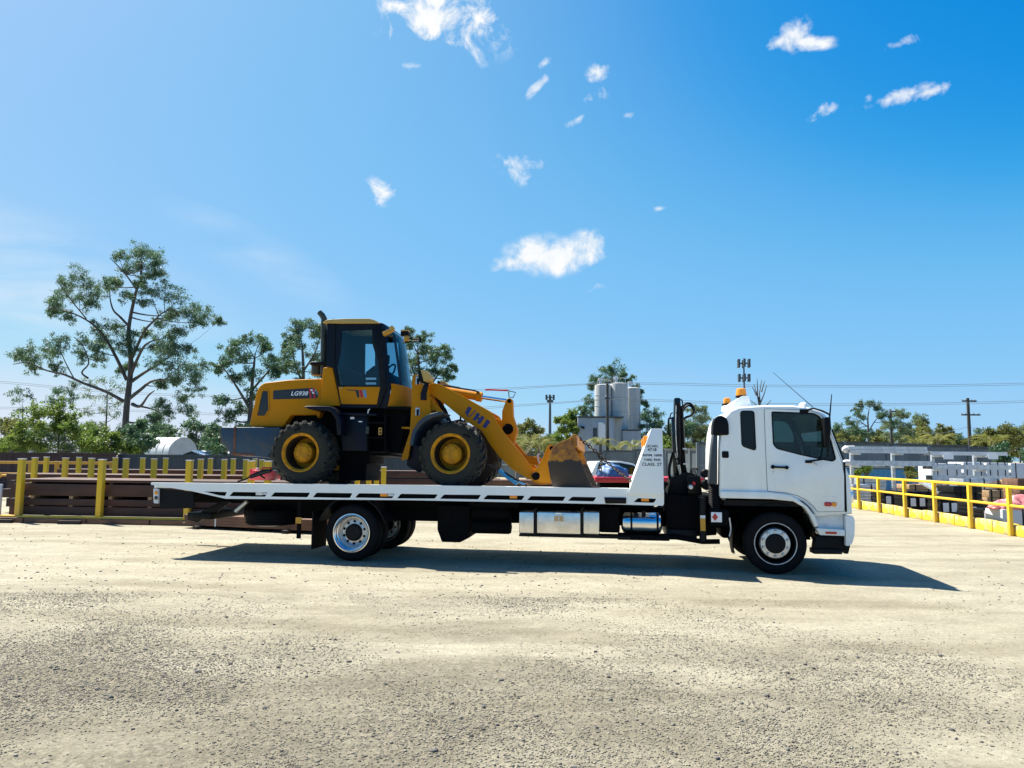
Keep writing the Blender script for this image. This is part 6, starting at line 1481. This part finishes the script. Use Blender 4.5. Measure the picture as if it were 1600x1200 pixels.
mast('dark phone mast with two tiers of antennas above the cab roof', 1162, 560, 95, ((8, 9, 6, 13), (31, 8.5, 6, 12)), .16)
def pole(label, px, ytop, Y, arms, r=.14, name='utility_pole', m='pole_timber'):
    o = AT(px, ytop, Y); k = Y / FPX
    root = thing(name, label, 'utility pole', (o.x, Y, 0))
    MB().lathe([(r * 1.2, 0), (r * .8, o.z), (0, o.z)], (0, 0, 0), 'w', 10).build('pole', m, root)
    for dz, wl_, wr_ in arms:
        z = o.z - dz * k
        a = MB().box((-wl_ * k, -.12 - r, z - .06), (wr_ * k, -r * .8, z + .06)).build('cross_arm', m, root)
        for x in (-wl_ * k * .9, -wl_ * k * .45, wr_ * k * .45, wr_ * k * .9):
            MB().lathe([(.03, 0), (.05, .05), (.03, .09), (.05, .13), (0, .16)], (x, -.1, z + .06), 'w', 6).build('insulator', 'plant_wall', a)
    return root
pole('timber power pole standing before the silos', 949, 597, 60, ((1.5, 5, 5), (26, 4, 3)), .13)
pole('timber power pole with two cross arms over the noise wall', 1512, 622, 66, ((5, 11, 11), (26.5, 13, 16)), .15)
pole('thin pole with short arm rising among the gum trees', 1391, 639, 72, ((4.5, 1, 7),), .13)
def wire(label, pts, Y, grp):
    P_ = []
    ps = pts
    for i in range(len(ps) - 1):
        p0, p1, p2, p3 = [np.array(ps[j], float) for j in (max(i - 1, 0), i, i + 1, min(i + 2, len(ps) - 1))]
        for t in np.arange(0, 1, .2): P_.append(.5 * ((2 * p1) + (p2 - p0) * t + (2 * p0 - 5 * p1 + 4 * p2 - p3) * t * t + (3 * p1 - p0 - 3 * p2 + p3) * t ** 3))
    P_.append(np.array(ps[-1], float))
    w = [AT(x, y, Y) for x, y in P_]
    o = MB().tube([p - w[0] for p in w], .015, 5).build('power_line', 'wire', None, recalc=False); o.location = w[0]
    tag(o, label, 'power line', grp)
for d, nm in ((0, 'upper'), (2.6, 'second')):
    wire(nm + ' wire of the high span left of the pole before the silos', [(-160, 583 + d), (0, 595.5 + d), (192, 612 + d), (387, 618.5 + d), (600, 617 + d), (755, 608 + d), (949, 598 + d * .4)], 60 - d * .2, 'power lines over the yard')
    wire(nm + ' wire of the low span left of the pole before the silos', [(-160, 630 + d), (0, 636 + d), (192, 640 + d), (387, 647 + d), (600, 645 + d), (755, 636 + d), (949, 623.5 + d * .4)], 60 - d * .2, 'power lines over the yard')
    wire(nm + ' wire of the high span right of the pole before the silos', [(949, 598 + d * .4), (1040, 598.5 + d), (1190, 601.5 + d), (1400, 602 + d), (1640, 597.5 + d), (1800, 590 + d)], 60 - d * .2, 'power lines over the yard')
    wire(nm + ' wire of the low span right of the pole before the silos', [(949, 623.5 + d * .4), (1040, 625 + d), (1190, 630 + d), (1400, 630.5 + d), (1640, 625 + d), (1800, 617 + d)], 60 - d * .2, 'power lines over the yard')
wire('thin service wire sagging from the two-armed pole', [(1512, 668), (1545, 672), (1580, 680), (1640, 684)], 66, None)
wire('thin service wire dropping left from the two-armed pole', [(1440, 676), (1475, 676), (1512, 667)], 66, None)

# ------------------------------------------------------------------ sheds at the left
o = AT(262, 704, 58); arch = thing('arched_shed', 'white barrel-roofed shed behind the slate fence', 'shed', (o.x, 58, 0), R_(-25))
k = 58 / FPX; R = 1.35; H0 = AT(262, 683.5, 58).z - R
MB().lathe([(R, -1.9), (R, 1.7)], (0, 0, H0), 'u', 24, 0, math.pi).build('roof', 'shed_white', arch, recalc=False)
rb_ = MB()
for t in (-1.85, -1.1, -.4, .3, 1.0, 1.65): rb_.lathe([(R + .005, t - .03), (R + .03, t), (R + .005, t + .03)], (0, 0, H0), 'u', 24, 0, math.pi)
rb_.build('roof_ribs', 'shed_roof', arch, recalc=False)
MB().box((-1.85, -R, 0), (1.65, R, H0)).build('wall', 'shed_roof', arch)
gp = []
for i in range(13): t = math.pi * i / 12; gp.append((R * .99 * math.cos(t), H0 + R * .99 * math.sin(t)))
MB().add([(1.68, y, z) for y, z in gp], [tuple(range(13))]).build('gable', 'shed_roof', arch, recalc=False)
o = AT(300, 705, 50); gs = thing('gable_shed', 'low shed with pale gable roof at the slate fence', 'shed', (o.x, 50, 0), R_(8))
MB().prism([(-1.0, 1.55), (0, 1.98), (1.0, 1.55), (1.0, 1.50), (0, 1.92), (-1.0, 1.50)], -.2, 3.2).build('roof', 'shed_white', gs)
MB().prism([(-.9, 0), (.9, 0), (.9, 1.5), (0, 1.88), (-.9, 1.5)], 0, 3).build('wall', 'sheet_slate', gs)
o = AT(335, 706, 52); g2 = thing('gable_shed', 'small grey-roofed shed right of the pale gable roof', 'shed', (o.x, 52, 0), R_(-6))
MB().prism([(-1.4, 1.75), (0, 2.0), (1.4, 1.75), (1.4, 1.70), (0, 1.94), (-1.4, 1.70)], -.2, 3.2).build('roof', 'shed_roof', g2)
MB().prism([(-1.3, 0), (1.3, 0), (1.3, 1.68), (0, 1.9), (-1.3, 1.68)], 0, 3).build('wall', 'shed_roof', g2)

# ------------------------------------------------------------------ steel racks at the left
def rack(label, posts, Ya, Yb, px0, px1, top=1.57, base=True, t=.068):
    """posts: pixel columns; the rack runs from depth Ya at px0 to Yb at px1"""
    def at(px):
        d = ray(px, 760); f = 0.5
        for _ in range(8):
            Y = Ya + (Yb - Ya) * f; X = d.x / d.y * Y; f = (px - px0) / (px1 - px0)
        return X, Ya + (Yb - Ya) * f
    a, b = at(px0), at(px1)
    root = thing('steel_rack', label, 'rack', (a[0], a[1], 0), math.atan2(b[1] - a[1], b[0] - a[0]), 'yellow steel racks')
    L_ = math.hypot(b[0] - a[0], b[1] - a[1])
    if base: MB().box((0, -.09, .125), (L_, .09, .17)).build('base_beam', 'yellow_post', root, bevel=.004)
    for px in posts:
        x, y = at(px); s = ((x - a[0]) * (b[0] - a[0]) + (y - a[1]) * (b[1] - a[1])) / L_
        p = MB().box((s - t, -t, .17 if base else 0), (s + t, t, top)).build('post', 'yellow_post', root, bevel=.008)
        MB().box((s - t - .006, -t - .006, top), (s + t + .006, t + .006, top + .02)).build('post_cap', 'decal_white', p)
    return root, a, b, L_
r1 = rack('front yellow rack with tall posts, nearest the gravel', [32, 158, 295, 392, 418], 19.2, 18.4, 5, 470)
rack('second yellow rack, its posts behind the first beam stack', [52, 100, 141, 195, 239, 312, 349, 383, 408], 22.0, 21.4, 20, 480, 1.58, t=.062)
rack('third yellow rack, its thin posts close to the fence', [70, 121, 178, 221, 257, 327, 363, 397], 25.0, 24.6, 40, 480, 1.585, t=.062)
rack('yellow rack with three posts showing under the loader belly', [558, 576, 588, 599], 22.0, 21.8, 545, 700, 1.40, t=.062)
# sleepers under the front rack
ang1 = math.atan2(r1[2][1] - r1[1][1], r1[2][0] - r1[1][0])
for i in range(5):
    o = MB().box((0, -.16, 0), (1.62, .13, .123)).build('sleeper', 'timber_brown', None, bevel=.012)
    s = -.9 + i * 1.66; o.location = (r1[1][0] + math.cos(ang1) * s, r1[1][1] + math.sin(ang1) * s - .02, .0); o.rotation_euler = (0, 0, ang1)
    tag(o, 'red-brown timber sleeper under the front yellow rack, %s from the white panel' % ('first', 'second', 'third', 'fourth', 'fifth')[i], 'sleeper', 'sleepers under the front rack')
# stacked beams
def ibeam(L_, w, h, t=.02):
    """rolled steel section lying on its side"""
    return MB().box((0, 0, 0), (L_, w, t)).box((0, 0, h - t), (L_, w, h)).box((0, w * .35, t), (L_, w * .35 + t, h - t))
def channel(L_, w, h, t=.02):
    return MB().box((0, 0, 0), (L_, t, h)).box((0, t, 0), (L_, w, t)).box((0, t, h - t), (L_, w, h))
def stack(lab, x0, y0, ang, L_, layers, deep, w, grp, m='steel_brown', jit=.12):
    for li, (z0, z1, kind, nm) in enumerate(layers):
        mb_ = channel(L_, w - .02, z1 - z0 - .004) if kind == 'c' else MB().box((0, 0, 0), (L_, w - .015, z1 - z0 - .004))
        me = None
        for j in range(deep):
            if me is None: o = mb_.build('steel_beam', m, None, bevel=.004); me = o.data
            else: o = link('steel_beam', me, None)
            dx = random.uniform(-jit, jit)
            o.location = (x0 + math.cos(ang) * dx - math.sin(ang) * j * w, y0 + math.sin(ang) * dx + math.cos(ang) * j * w, z0); o.rotation_euler = (0, 0, ang)
            tag(o, '%s %s rust-brown steel beam in the %s' % (nm, ('front', 'second-row', 'third-row', 'fourth-row', 'hindmost')[j], lab), 'steel beam', grp)
sx, sy = r1[1][0] + .15, r1[1][1] + .13
stack('stack behind the front yellow posts', sx, sy, ang1, 7.6, ((.171, .395, 'b', 'bottom'), (.42, .585, 'b', 'second-layer'), (.66, .955, 'c', 'third-layer'), (1.0, 1.07, 'b', 'thin top')), 5, .32, 'beams stacked in the front rack')
for i in range(7):
    for z0, z1 in ((.395, .42), (.585, .66), (.955, 1.0)):
        if z0 > .9 and i % 2: continue
        o = MB().box((0, 0, 0), (.10, 1.55, z1 - z0 - .002)).build('dunnage', 'timber_pale' if z0 < .9 else 'timber_dark', None)
        s = .5 + i * 1.05; o.location = (sx + math.cos(ang1) * s, sy + math.sin(ang1) * s + .01, z0); o.rotation_euler = (0, 0, ang1)
        tag(o, 'short wooden spacer between the beam layers of the front stack', 'spacer', 'spacers in the front stack')
p = AT(180, 760, 22.2); stack('stack behind the second row of yellow posts', p.x - 3.2, 22.15, -.02, 8.8, ((.17, .42, 'b', 'bottom'), (.43, .68, 'c', 'middle'), (.69, .92, 'b', 'upper'), (.95, 1.12, 'c', 'top')), 4, .34, 'beams stacked in the second rack')
p = AT(300, 760, 25.6); stack('low stack against the fence', p.x - 4.5, 25.4, 0, 11, ((.17, .5, 'b', 'bottom'), (.52, .85, 'c', 'middle'), (.87, 1.2, 'b', 'top')), 3, .36, 'beams stacked at the fence')
p = AT(590, 760, 24.4); stack('stack seen under the loader belly', p.x - .6, 24.2, 0, 4.4, ((.0, .4, 'b', 'bottom'), (.42, .75, 'c', 'middle'), (.77, 1.02, 'b', 'upper'), (1.06, 1.26, 'c', 'top')), 3, .36, 'beams stacked behind the loader')
p = AT(735, 757, 23.5); stack('reddish stack left of the bucket', p.x, 23.4, .03, 3.0, ((.0, .3, 'b', 'bottom'), (.32, .6, 'c', 'middle'), (.62, .84, 'b', 'upper'), (.87, 1.02, 'c', 'top')), 4, .30, 'beams stacked left of the bucket', 'timber_brown')
# orange yellow guard frame at the far left
o = AT(-30, 741, 28.5); gf = thing('guard_frame', 'orange-yellow pipe guard frame in front of the brown fence', 'guard rail', (o.x, 28.5, 0))
e_ = AT(180, 741, 28.5).x - o.x
for z in (1.36, .93): MB().box((0, -.04, z - .05), (e_, .04, z + .05)).build('rail', 'orange_frame', gf, bevel=.01)
for px in (-10, 47, 88, 174):
    x = AT(px, 741, 28.5).x - o.x; MB().box((x - .07, -.05, 0), (x + .07, .05, 1.42)).build('post', 'orange_frame', gf, bevel=.01)
for px in (5, 128):
    x = AT(px, 741, 28.5).x - o.x; MB().tube([(x - .5, -.06, .55), (x, -.06, .88), (x + .3, -.06, .88)], .04, 8).build('brace', 'orange_frame', gf)
o = AT(-26, 805, 19.6); wb_ = MB().box((-.5, 0, 0), (.62, .05, .80)).build('white_board', 'wrap_white', None, bevel=.005); wb_.location = (o.x - .2, 19.6, .12); tag(wb_, 'white panel leaning at the left end of the front rack', 'panel')
bd = MB().box((-.55, -.35, 0), (.75, .55, .118)).build('board_bearer', 'timber_brown', None, bevel=.01); bd.location = (o.x - .2, 19.55, 0); tag(bd, 'timber block under the white panel', 'timber block')
# offcuts on the gravel
for px, py, L_, lab in ((8, 817, .35, 'short dark timber offcut on the gravel at the picture edge'), (108, 819, .55, 'dark timber offcut on the gravel below the first rack bay'), (232, 820, .62, 'dark timber offcut on the gravel near the tray tail')):
    q = GR(px, py); o = MB().box((-L_ / 2, -.05, 0), (L_ / 2, .05, .085)).build('timber_offcut', 'timber_dark', None, bevel=.008); o.location = q; o.rotation_euler = (0, 0, random.uniform(-.1, .15)); tag(o, lab, 'offcut')
# strapped timber pack on the gravel behind the tail
a, b = GR(284, 825), GR(475, 834.5); ang2 = math.atan2(b.y - a.y, b.x - a.x); L2 = (b - a).length + .4
tp_ = thing('timber_pack', 'strapped pack of dark boards lying on the gravel under the tray tail', 'timber pack', a, ang2)
for s in (.45, 2.9): MB().box((s, -.15, 0), (s + .12, .95, .075)).build('bearer', 'timber_dark', tp_)
bm_ = MB().box((0, 0, 0), (L2, .21, .058)).build('board', 'timber_brown', tp_, bevel=.005); bm_.location = (0, 0, .077); m2 = bm_.data
for l in range(4):
    for j in range(4):
        if l == 0 and j == 0: continue
        if l == 3 and j > 2: continue
        o = link('board', m2, None, tp_); o.location = (random.uniform(-.08, .08), j * .217, .077 + l * .061)
MB().box((.95, -.008, .07), (.985, -.002, .325)).build('strap', 'wrap_white', tp_)
MB().box((.95, -.008, .325), (.985, .87, .330)).build('strap', 'wrap_white', tp_)

# ------------------------------------------------------------------ yard at the right: yellow railing on painted kerb
Pst = [GR(1342.5, 796), GR(1374, 801), GR(1415, 808.3), GR(1462, 816.2), GR(1517.5, 826), GR(1580, 837.5)]
dR = (Pst[-1] - Pst[0]); dR.normalize()
Pst.append(Pst[-1] + dR * 2.2); Pst.insert(0, Pst[0] - dR * 2.4)
ra = thing('railing', 'bright yellow pipe railing with square posts along the right side', 'railing', Pst[0], 0)
o0 = Pst[0]
for p in Pst:
    q = p - o0; MB().box((q.x - .045, q.y - .045, 0), (q.x + .045, q.y + .045, 1.16)).build('post', 'yellow_post', ra, bevel=.006)
for z, r in ((1.13, .04), (.70, .034)):
    for A, B in zip(Pst[:-1], Pst[1:]):
        MB().tube([(A.x - o0.x, A.y - o0.y, z), (B.x - o0.x, B.y - o0.y, z)], r, 10).build('rail', 'yellow_post', ra)
for i, (A, B) in enumerate(zip(Pst[:-1], Pst[1:])):
    d = (B - A); L_ = d.length; a_ = math.atan2(d.y, d.x); nb = max(1, round(L_ / 1.1))
    for j in range(nb):
        l = L_ / nb; mb_ = MB(); n = 7
        mb_.box((.012, -.11, 0), (l - .012, .11, .27 + random.uniform(-.02, .02)))
        o = mb_.build('kerb_block', 'yellow_kerb', None, bevel=.025, seg=2); o.location = A + d * (j / nb) + Vector((.17, 0, 0)); o.rotation_euler = (0, random.uniform(-.01, .01), a_)
        tag(o, 'worn yellow concrete kerb block, %s in the %s railing bay counted from the truck' % (('farther', 'nearer', 'nearest')[j], ('first', 'second', 'third', 'fourth', 'fifth', 'sixth', 'seventh', 'eighth')[i]), 'kerb block', 'painted kerb blocks under the railing')
# galvanised steel on cantilever racks
def sections(name, label, px0, px1, py0, py1, Y, n, rows, grp=None, m='galv', ends=True, dz=0):
    a, b = AT(px0, py1, Y), AT(px1, py0, Y); b.z += dz; a.z += dz
    root = thing(name, label, 'steel bundle', (a.x, Y, a.z), 0, grp)
    h = (b.z - a.z) / rows; w = .13
    me = None
    for r in range(rows):
        for j in range(n):
            if me is None: o = channel(b.x - a.x, w - .01, h * .93, .012).build('section', m, root); me = o.data
            else: o = link('section', me, None, root)
            o.location = (random.uniform(-.1, .1), j * w, r * h)
    if ends:
        for s in (0,):
            MB().tube([(-.22, .3, (b.z - a.z) * .5), (-.1, .3, (b.z - a.z) * .55), (.25, .3, (b.z - a.z) * .5)], [.06, (b.z - a.z) * .55, (b.z - a.z) * .6], 10).build('end_wrap', 'wrap_white', root)
    return root
def cantilever(label, pxs, ytop, Y, zs):
    a = AT(pxs[0], ytop, Y); root = thing('cantilever_rack', label, 'rack', (a.x, Y + .75, 0), 0, None)
    for px in pxs:
        p = AT(px, ytop, Y); x = p.x - a.x
        MB().box((x - .06, -.06, 0), (x + .06, .06, p.z)).build('post', 'galv', root, bevel=.005)
        for z in zs: MB().box((x - .04, -.78, z - .09), (x + .04, -.06, z - .01)).build('arm', 'galv', root)
Z_ = lambda py, Y, px=1400: AT(px, py, Y).z
Y1 = 30
cantilever('galvanised cantilever rack nearest the cab', (1343, 1409), 699, Y1, (Z_(707.5, Y1), Z_(727.5, Y1)))
sections('steel_bundle', 'top bundle of galvanised sections on the rack nearest the cab', 1330, 1452, 698, 707.5, Y1, 5, 2)
sections('steel_bundle', 'lower bundle of galvanised sections on the rack nearest the cab', 1330, 1458, 720, 727.5, Y1, 5, 1)
cantilever('galvanised cantilever rack farther to the right', (1473, 1540), 706, Y1, (Z_(711, Y1, 1500), Z_(733, Y1, 1500), Z_(750, Y1, 1500)))
sections('steel_bundle', 'flat pale top bundle on the farther cantilever rack', 1456, 1576, 706, 711, Y1, 5, 1, m='shed_white', ends=False)
sections('steel_bundle', 'middle bundle of galvanised sections on the farther rack', 1455, 1580, 726.5, 733, Y1, 5, 1, ends=False)
sections('steel_bundle', 'lowest bundle of galvanised sections on the farther rack', 1460, 1584, 743.5, 750.5, Y1, 5, 1, ends=False)
for px in (1482, 1552):
    a = AT(px, 714, Y1 - .1); o = MB().box((-.2, 0, -.09), (.2, .012, .09)).build('rack_sign', 'decal_white', None); o.location = a; tag(o, 'small white sign hanging under the flat pale bundle, %s of two' % ('first' if px < 1500 else 'second'), 'sign')
b_x = AT(1385, 740, 40); o = corr(-2.3, 2.3, 0, 1.25, 0, .25, .04).build('container_wall', 'blue_paint', None, recalc=False, flat=True)
ct = thing('container', 'low dark blue corrugated container behind the cantilever racks', 'container', (b_x.x, 40, 0)); o.name = 'front_wall'; o.parent = ct
MB().box((-2.3, .06, 0), (2.3, 2.2, 1.24)).build('body', 'blue_paint', ct); MB().box((-2.34, -.03, 1.25), (2.34, 2.24, 1.31)).build('top_frame', 'sheet_slate', ct)
# wrapped packs, timber packs and black bundles
def pack(name, label, px0, px1, py0, Y, m, dpt=1.0, cat='pack', grp=None, z0=0.0, straps=3, ang=0.0, lay=0, sm='black_plastic', lab=0):
    a, b = AT(px0, py0, Y), AT(px1, py0, Y); w = b.x - a.x; h = a.z - z0
    root = thing(name, label, cat, (a.x, Y, z0), ang, grp)
    if lay:
        t = h / lay
        for i in range(lay):
            x0, x1 = random.uniform(0, .06), w - random.uniform(0, .06)
            MB().box((x0, random.uniform(0, .02), i * t + .004), (x1, dpt, (i + 1) * t - .006)).build('layer', m, root, bevel=.004)
    else: MB().box((0, 0, 0), (w, dpt, h)).build('load', m, root, bevel=.03, seg=2)
    for i in range(straps):
        x = w * (i + .5) / straps; MB().box((x - .02, -.008, -.0), (x + .02, dpt + .008, h + .008)).build('strap', sm, root)
    for i in range(lab):
        x = w * (.12 + .7 * i / max(1, lab)); MB().box((x, -.014, h * .35), (x + .17, -.009, h * .35 + .26)).build('paper_label', 'decal_white', root)
    return root
pack('wrapped_pack', 'white wrapped pack behind the farther rack, left one', 1457, 1502, 724, 33, 'wrap_white', 1.2)
pack('wrapped_pack', 'white wrapped pack behind the farther rack, middle one', 1505, 1538, 722, 33.2, 'wrap_white', 1.2)
pack('wrapped_pack', 'white wrapped pack behind the farther rack, right one', 1541, 1576, 723, 33, 'wrap_white', 1.2)
pack('wrapped_pack', 'white wrapped pack at the far right edge of the yard', 1579, 1625, 723.5, 33.2, 'wrap_white', 1.2)
pack('wrapped_pack', 'grey sheet pack low in front of the farther rack', 1505, 1570, 748, 27.5, 'galv', .9, lay=6)
pack('wrapped_pack', 'pale timber pack low at the right picture edge', 1574, 1640, 750, 27, 'timber_pale', .9, lay=6)
pack('timber_pack', 'pale brown timber pack behind the black bundles', 1420, 1482, 757, 27.3, 'timber_pale', .9, 'timber pack', lay=5, straps=3)
pack('timber_pack', 'brown timber pack right of the black wrapped stack', 1542, 1570, 766, 23.0, 'timber_pale', .8, 'timber pack', lay=4, straps=2)
pack('timber_pack', 'brown timber pack at the right picture edge', 1590, 1650, 748, 24, 'timber_brown', .8, 'timber pack', lay=5, straps=2)
pack('sheet_pack', 'pack of galvanised sheets on a pallet just past the truck bumper', 1331, 1372, 757, 28.6, 'galv', .9, 'sheet pack', z0=.14, lay=6, straps=2)
o = AT(1331, 790, 28.6); pl = thing('pallet', 'brown wooden pallet under the galvanised sheets', 'pallet', (o.x, 28.6, 0))
for z in (0, .115): MB().box((0, 0, z), (.95, .9, z + .02)).build('deck', 'timber_brown', pl)
for x in (0, .42, .84): MB().box((x, 0, .021), (x + .1, .9, .114)).build('bearer', 'timber_brown', pl)
pack('sheet_pack', 'grey stack of sheets behind the pallet load', 1338, 1385, 747, 30.8, 'galv', .9, 'sheet pack', lay=6, straps=2)
pack('steel_pack', 'black layered steel pack behind the second railing bay', 1380, 1412, 767, 26.3, 'wrap_black', .9, 'steel pack', lay=7, straps=2, lab=1)
pack('steel_pack', 'black layered steel pack behind the third railing bay', 1417, 1458, 768, 24.7, 'wrap_black', .9, 'steel pack', lay=8, straps=3, lab=2)
pack('steel_pack', 'tall black wrapped stack behind the fourth railing bay', 1490, 1536, 760, 22.8, 'wrap_black', .9, 'steel pack', lay=5, straps=2)
pack('steel_pack', 'low black steel pack with white labels at the fourth post', 1468, 1506, 776, 22.4, 'wrap_black', .7, 'steel pack', lay=6, straps=2, lab=2)
pack('steel_pack', 'small black box-shaped pack with white label by the fifth railing bay', 1534, 1560, 795, 20.2, 'wrap_black', .55, 'steel pack', lay=4, straps=1, lab=1)
pack('steel_pack', 'black pack between the tall stack and the brown timber', 1512, 1540, 785, 21.2, 'wrap_black', .6, 'steel pack', lay=5, straps=1, lab=1)
pack('wrapped_pack', 'white block pack under the pink wrap', 1566, 1630, 796, 19.1, 'wrap_white', .7, straps=1)
a = AT(1594, 796, 19.2); pk = thing('pink_wrap', 'crumpled heap of pink plastic wrap on the white block pack', 'plastic wrap', (a.x, 19.25, a.z + .004))
def lump(R, sx, sy, sz, seed, amp=.28):
    bm = bmesh.new(); bmesh.ops.create_icosphere(bm, subdivisions=4, radius=R); rr2 = random.Random(seed); ph = [rr2.uniform(0, 6.28) for _ in range(8)]
    for v in bm.verts:
        c = v.co.normalized(); f = 1 + amp * (math.sin(c.x * 5 + ph[0]) * math.sin(c.y * 6 + ph[1]) * .5 + abs(math.sin(c.z * 7 + c.x * 4 + ph[2])) * .5 + .4 * abs(math.sin(c.x * 13 + c.z * 11 + ph[3])) + .25 * abs(math.sin(c.y * 19 - c.z * 17 + ph[4])))
        v.co = Vector((c.x * sx, c.y * sy, max(-.02, c.z * sz))) * R * f
    me = bpy.data.meshes.new('lump'); bm.to_mesh(me); bm.free(); me.shade_smooth(); return me
for (dx, R, sx, sz, sd) in ((-.30, .22, 1.3, .8, 1), (.12, .30, 1.3, .95, 2), (.55, .3, 1.3, .9, 5)):
    o = link('fold', lump(R, sx, 1.0, sz, sd), 'wrap_pink', pk); o.location = (dx, .15, 0)
a, b = AT(1438, 752, 26.6), AT(1482, 777, 24.2)
db = MB().box((0, -.07, -.05), ((b - a).length, .07, .05)).build('leaning_beam', 'galv', None, bevel=.006); db.location = a; db.rotation_mode = 'QUATERNION'; db.rotation_quaternion = (b - a).to_track_quat('X', 'Z'); tag(db, 'bright galvanised beam leaning diagonally across the packs', 'beam')

# ------------------------------------------------------------------ parked car and trailer behind the headboard
o = AT(962, 740, 30); car = thing('parked_car', 'white parked hatchback behind the headboard, seen from the side', 'car', (o.x, 30, 0), R_(8))
kz = lambda py: AT(962, py, 30).z
body = [(-1.0, .35), (2.6, .35), (2.65, .75), (2.3, .95), (1.4, 1.02), (.75, 1.50), (.2, 1.60), (-.75, 1.58), (-1.02, 1.05)]
MB().prism(rounded(body, .08), -.0, 1.65).build('body', 'white_paint', car, bevel=.05, seg=2)
MB().prism(rounded([(-.8, 1.08), (1.15, 1.08), (.72, 1.44), (.2, 1.53), (-.68, 1.51)], .04), -.012, 1.662).build('window', 'tint_glass', car)
MB().prism([(1.2, 1.07), (1.38, 1.06), (.80, 1.50), (.66, 1.53)], .12, 1.53).build('windscreen', 'tint_glass', car)
for x in (-.35, 1.95):
    for v in (-.02, 1.67):
        wh = MB().lathe([(.0, -.1), (.2, -.1), (.22, -.08), (.31, -.09), (.33, -.05), (.33, .08)], (x, v, .33), 'v', 20).build('wheel', 'tyre_rubber', car)
o = AT(930, 757, 24); trl = thing('flat_trailer', 'low red flat trailer behind the bucket and headboard', 'trailer', (o.x, 24, 0), -.02)
tl = AT(1100, 757, 24).x - o.x
MB().box((0, 0, .95), (tl, 2.0, 1.12)).build('bed', 'red_paint', trl, bevel=.02)
MB().box((.2, .5, .7), (tl - .2, 1.5, .949)).build('frame', 'chassis_black', trl)
for x in (tl * .35, tl * .55):
    for v in (.0, 1.85): tyre_mb(.40, .2, .24, (x, v + .05, .40), 28).build('wheel', 'tyre_rubber', trl)
for i, (px, py, w_, h_, lab) in enumerate(((956, 742, .42, .36, 'blue tarp bundle lying on the red trailer, larger one'), (968, 745, .30, .28, 'blue tarp bundle next to the headboard, smaller one'))):
    a = AT(px, py, 24.5); o = link('tarp_bundle', lump(1, w_, .4, h_, 20 + i, .2), 'tarp_blue'); o.location = (a.x, 24.6 + i * .25, 1.135); tag(o, lab, 'tarp')
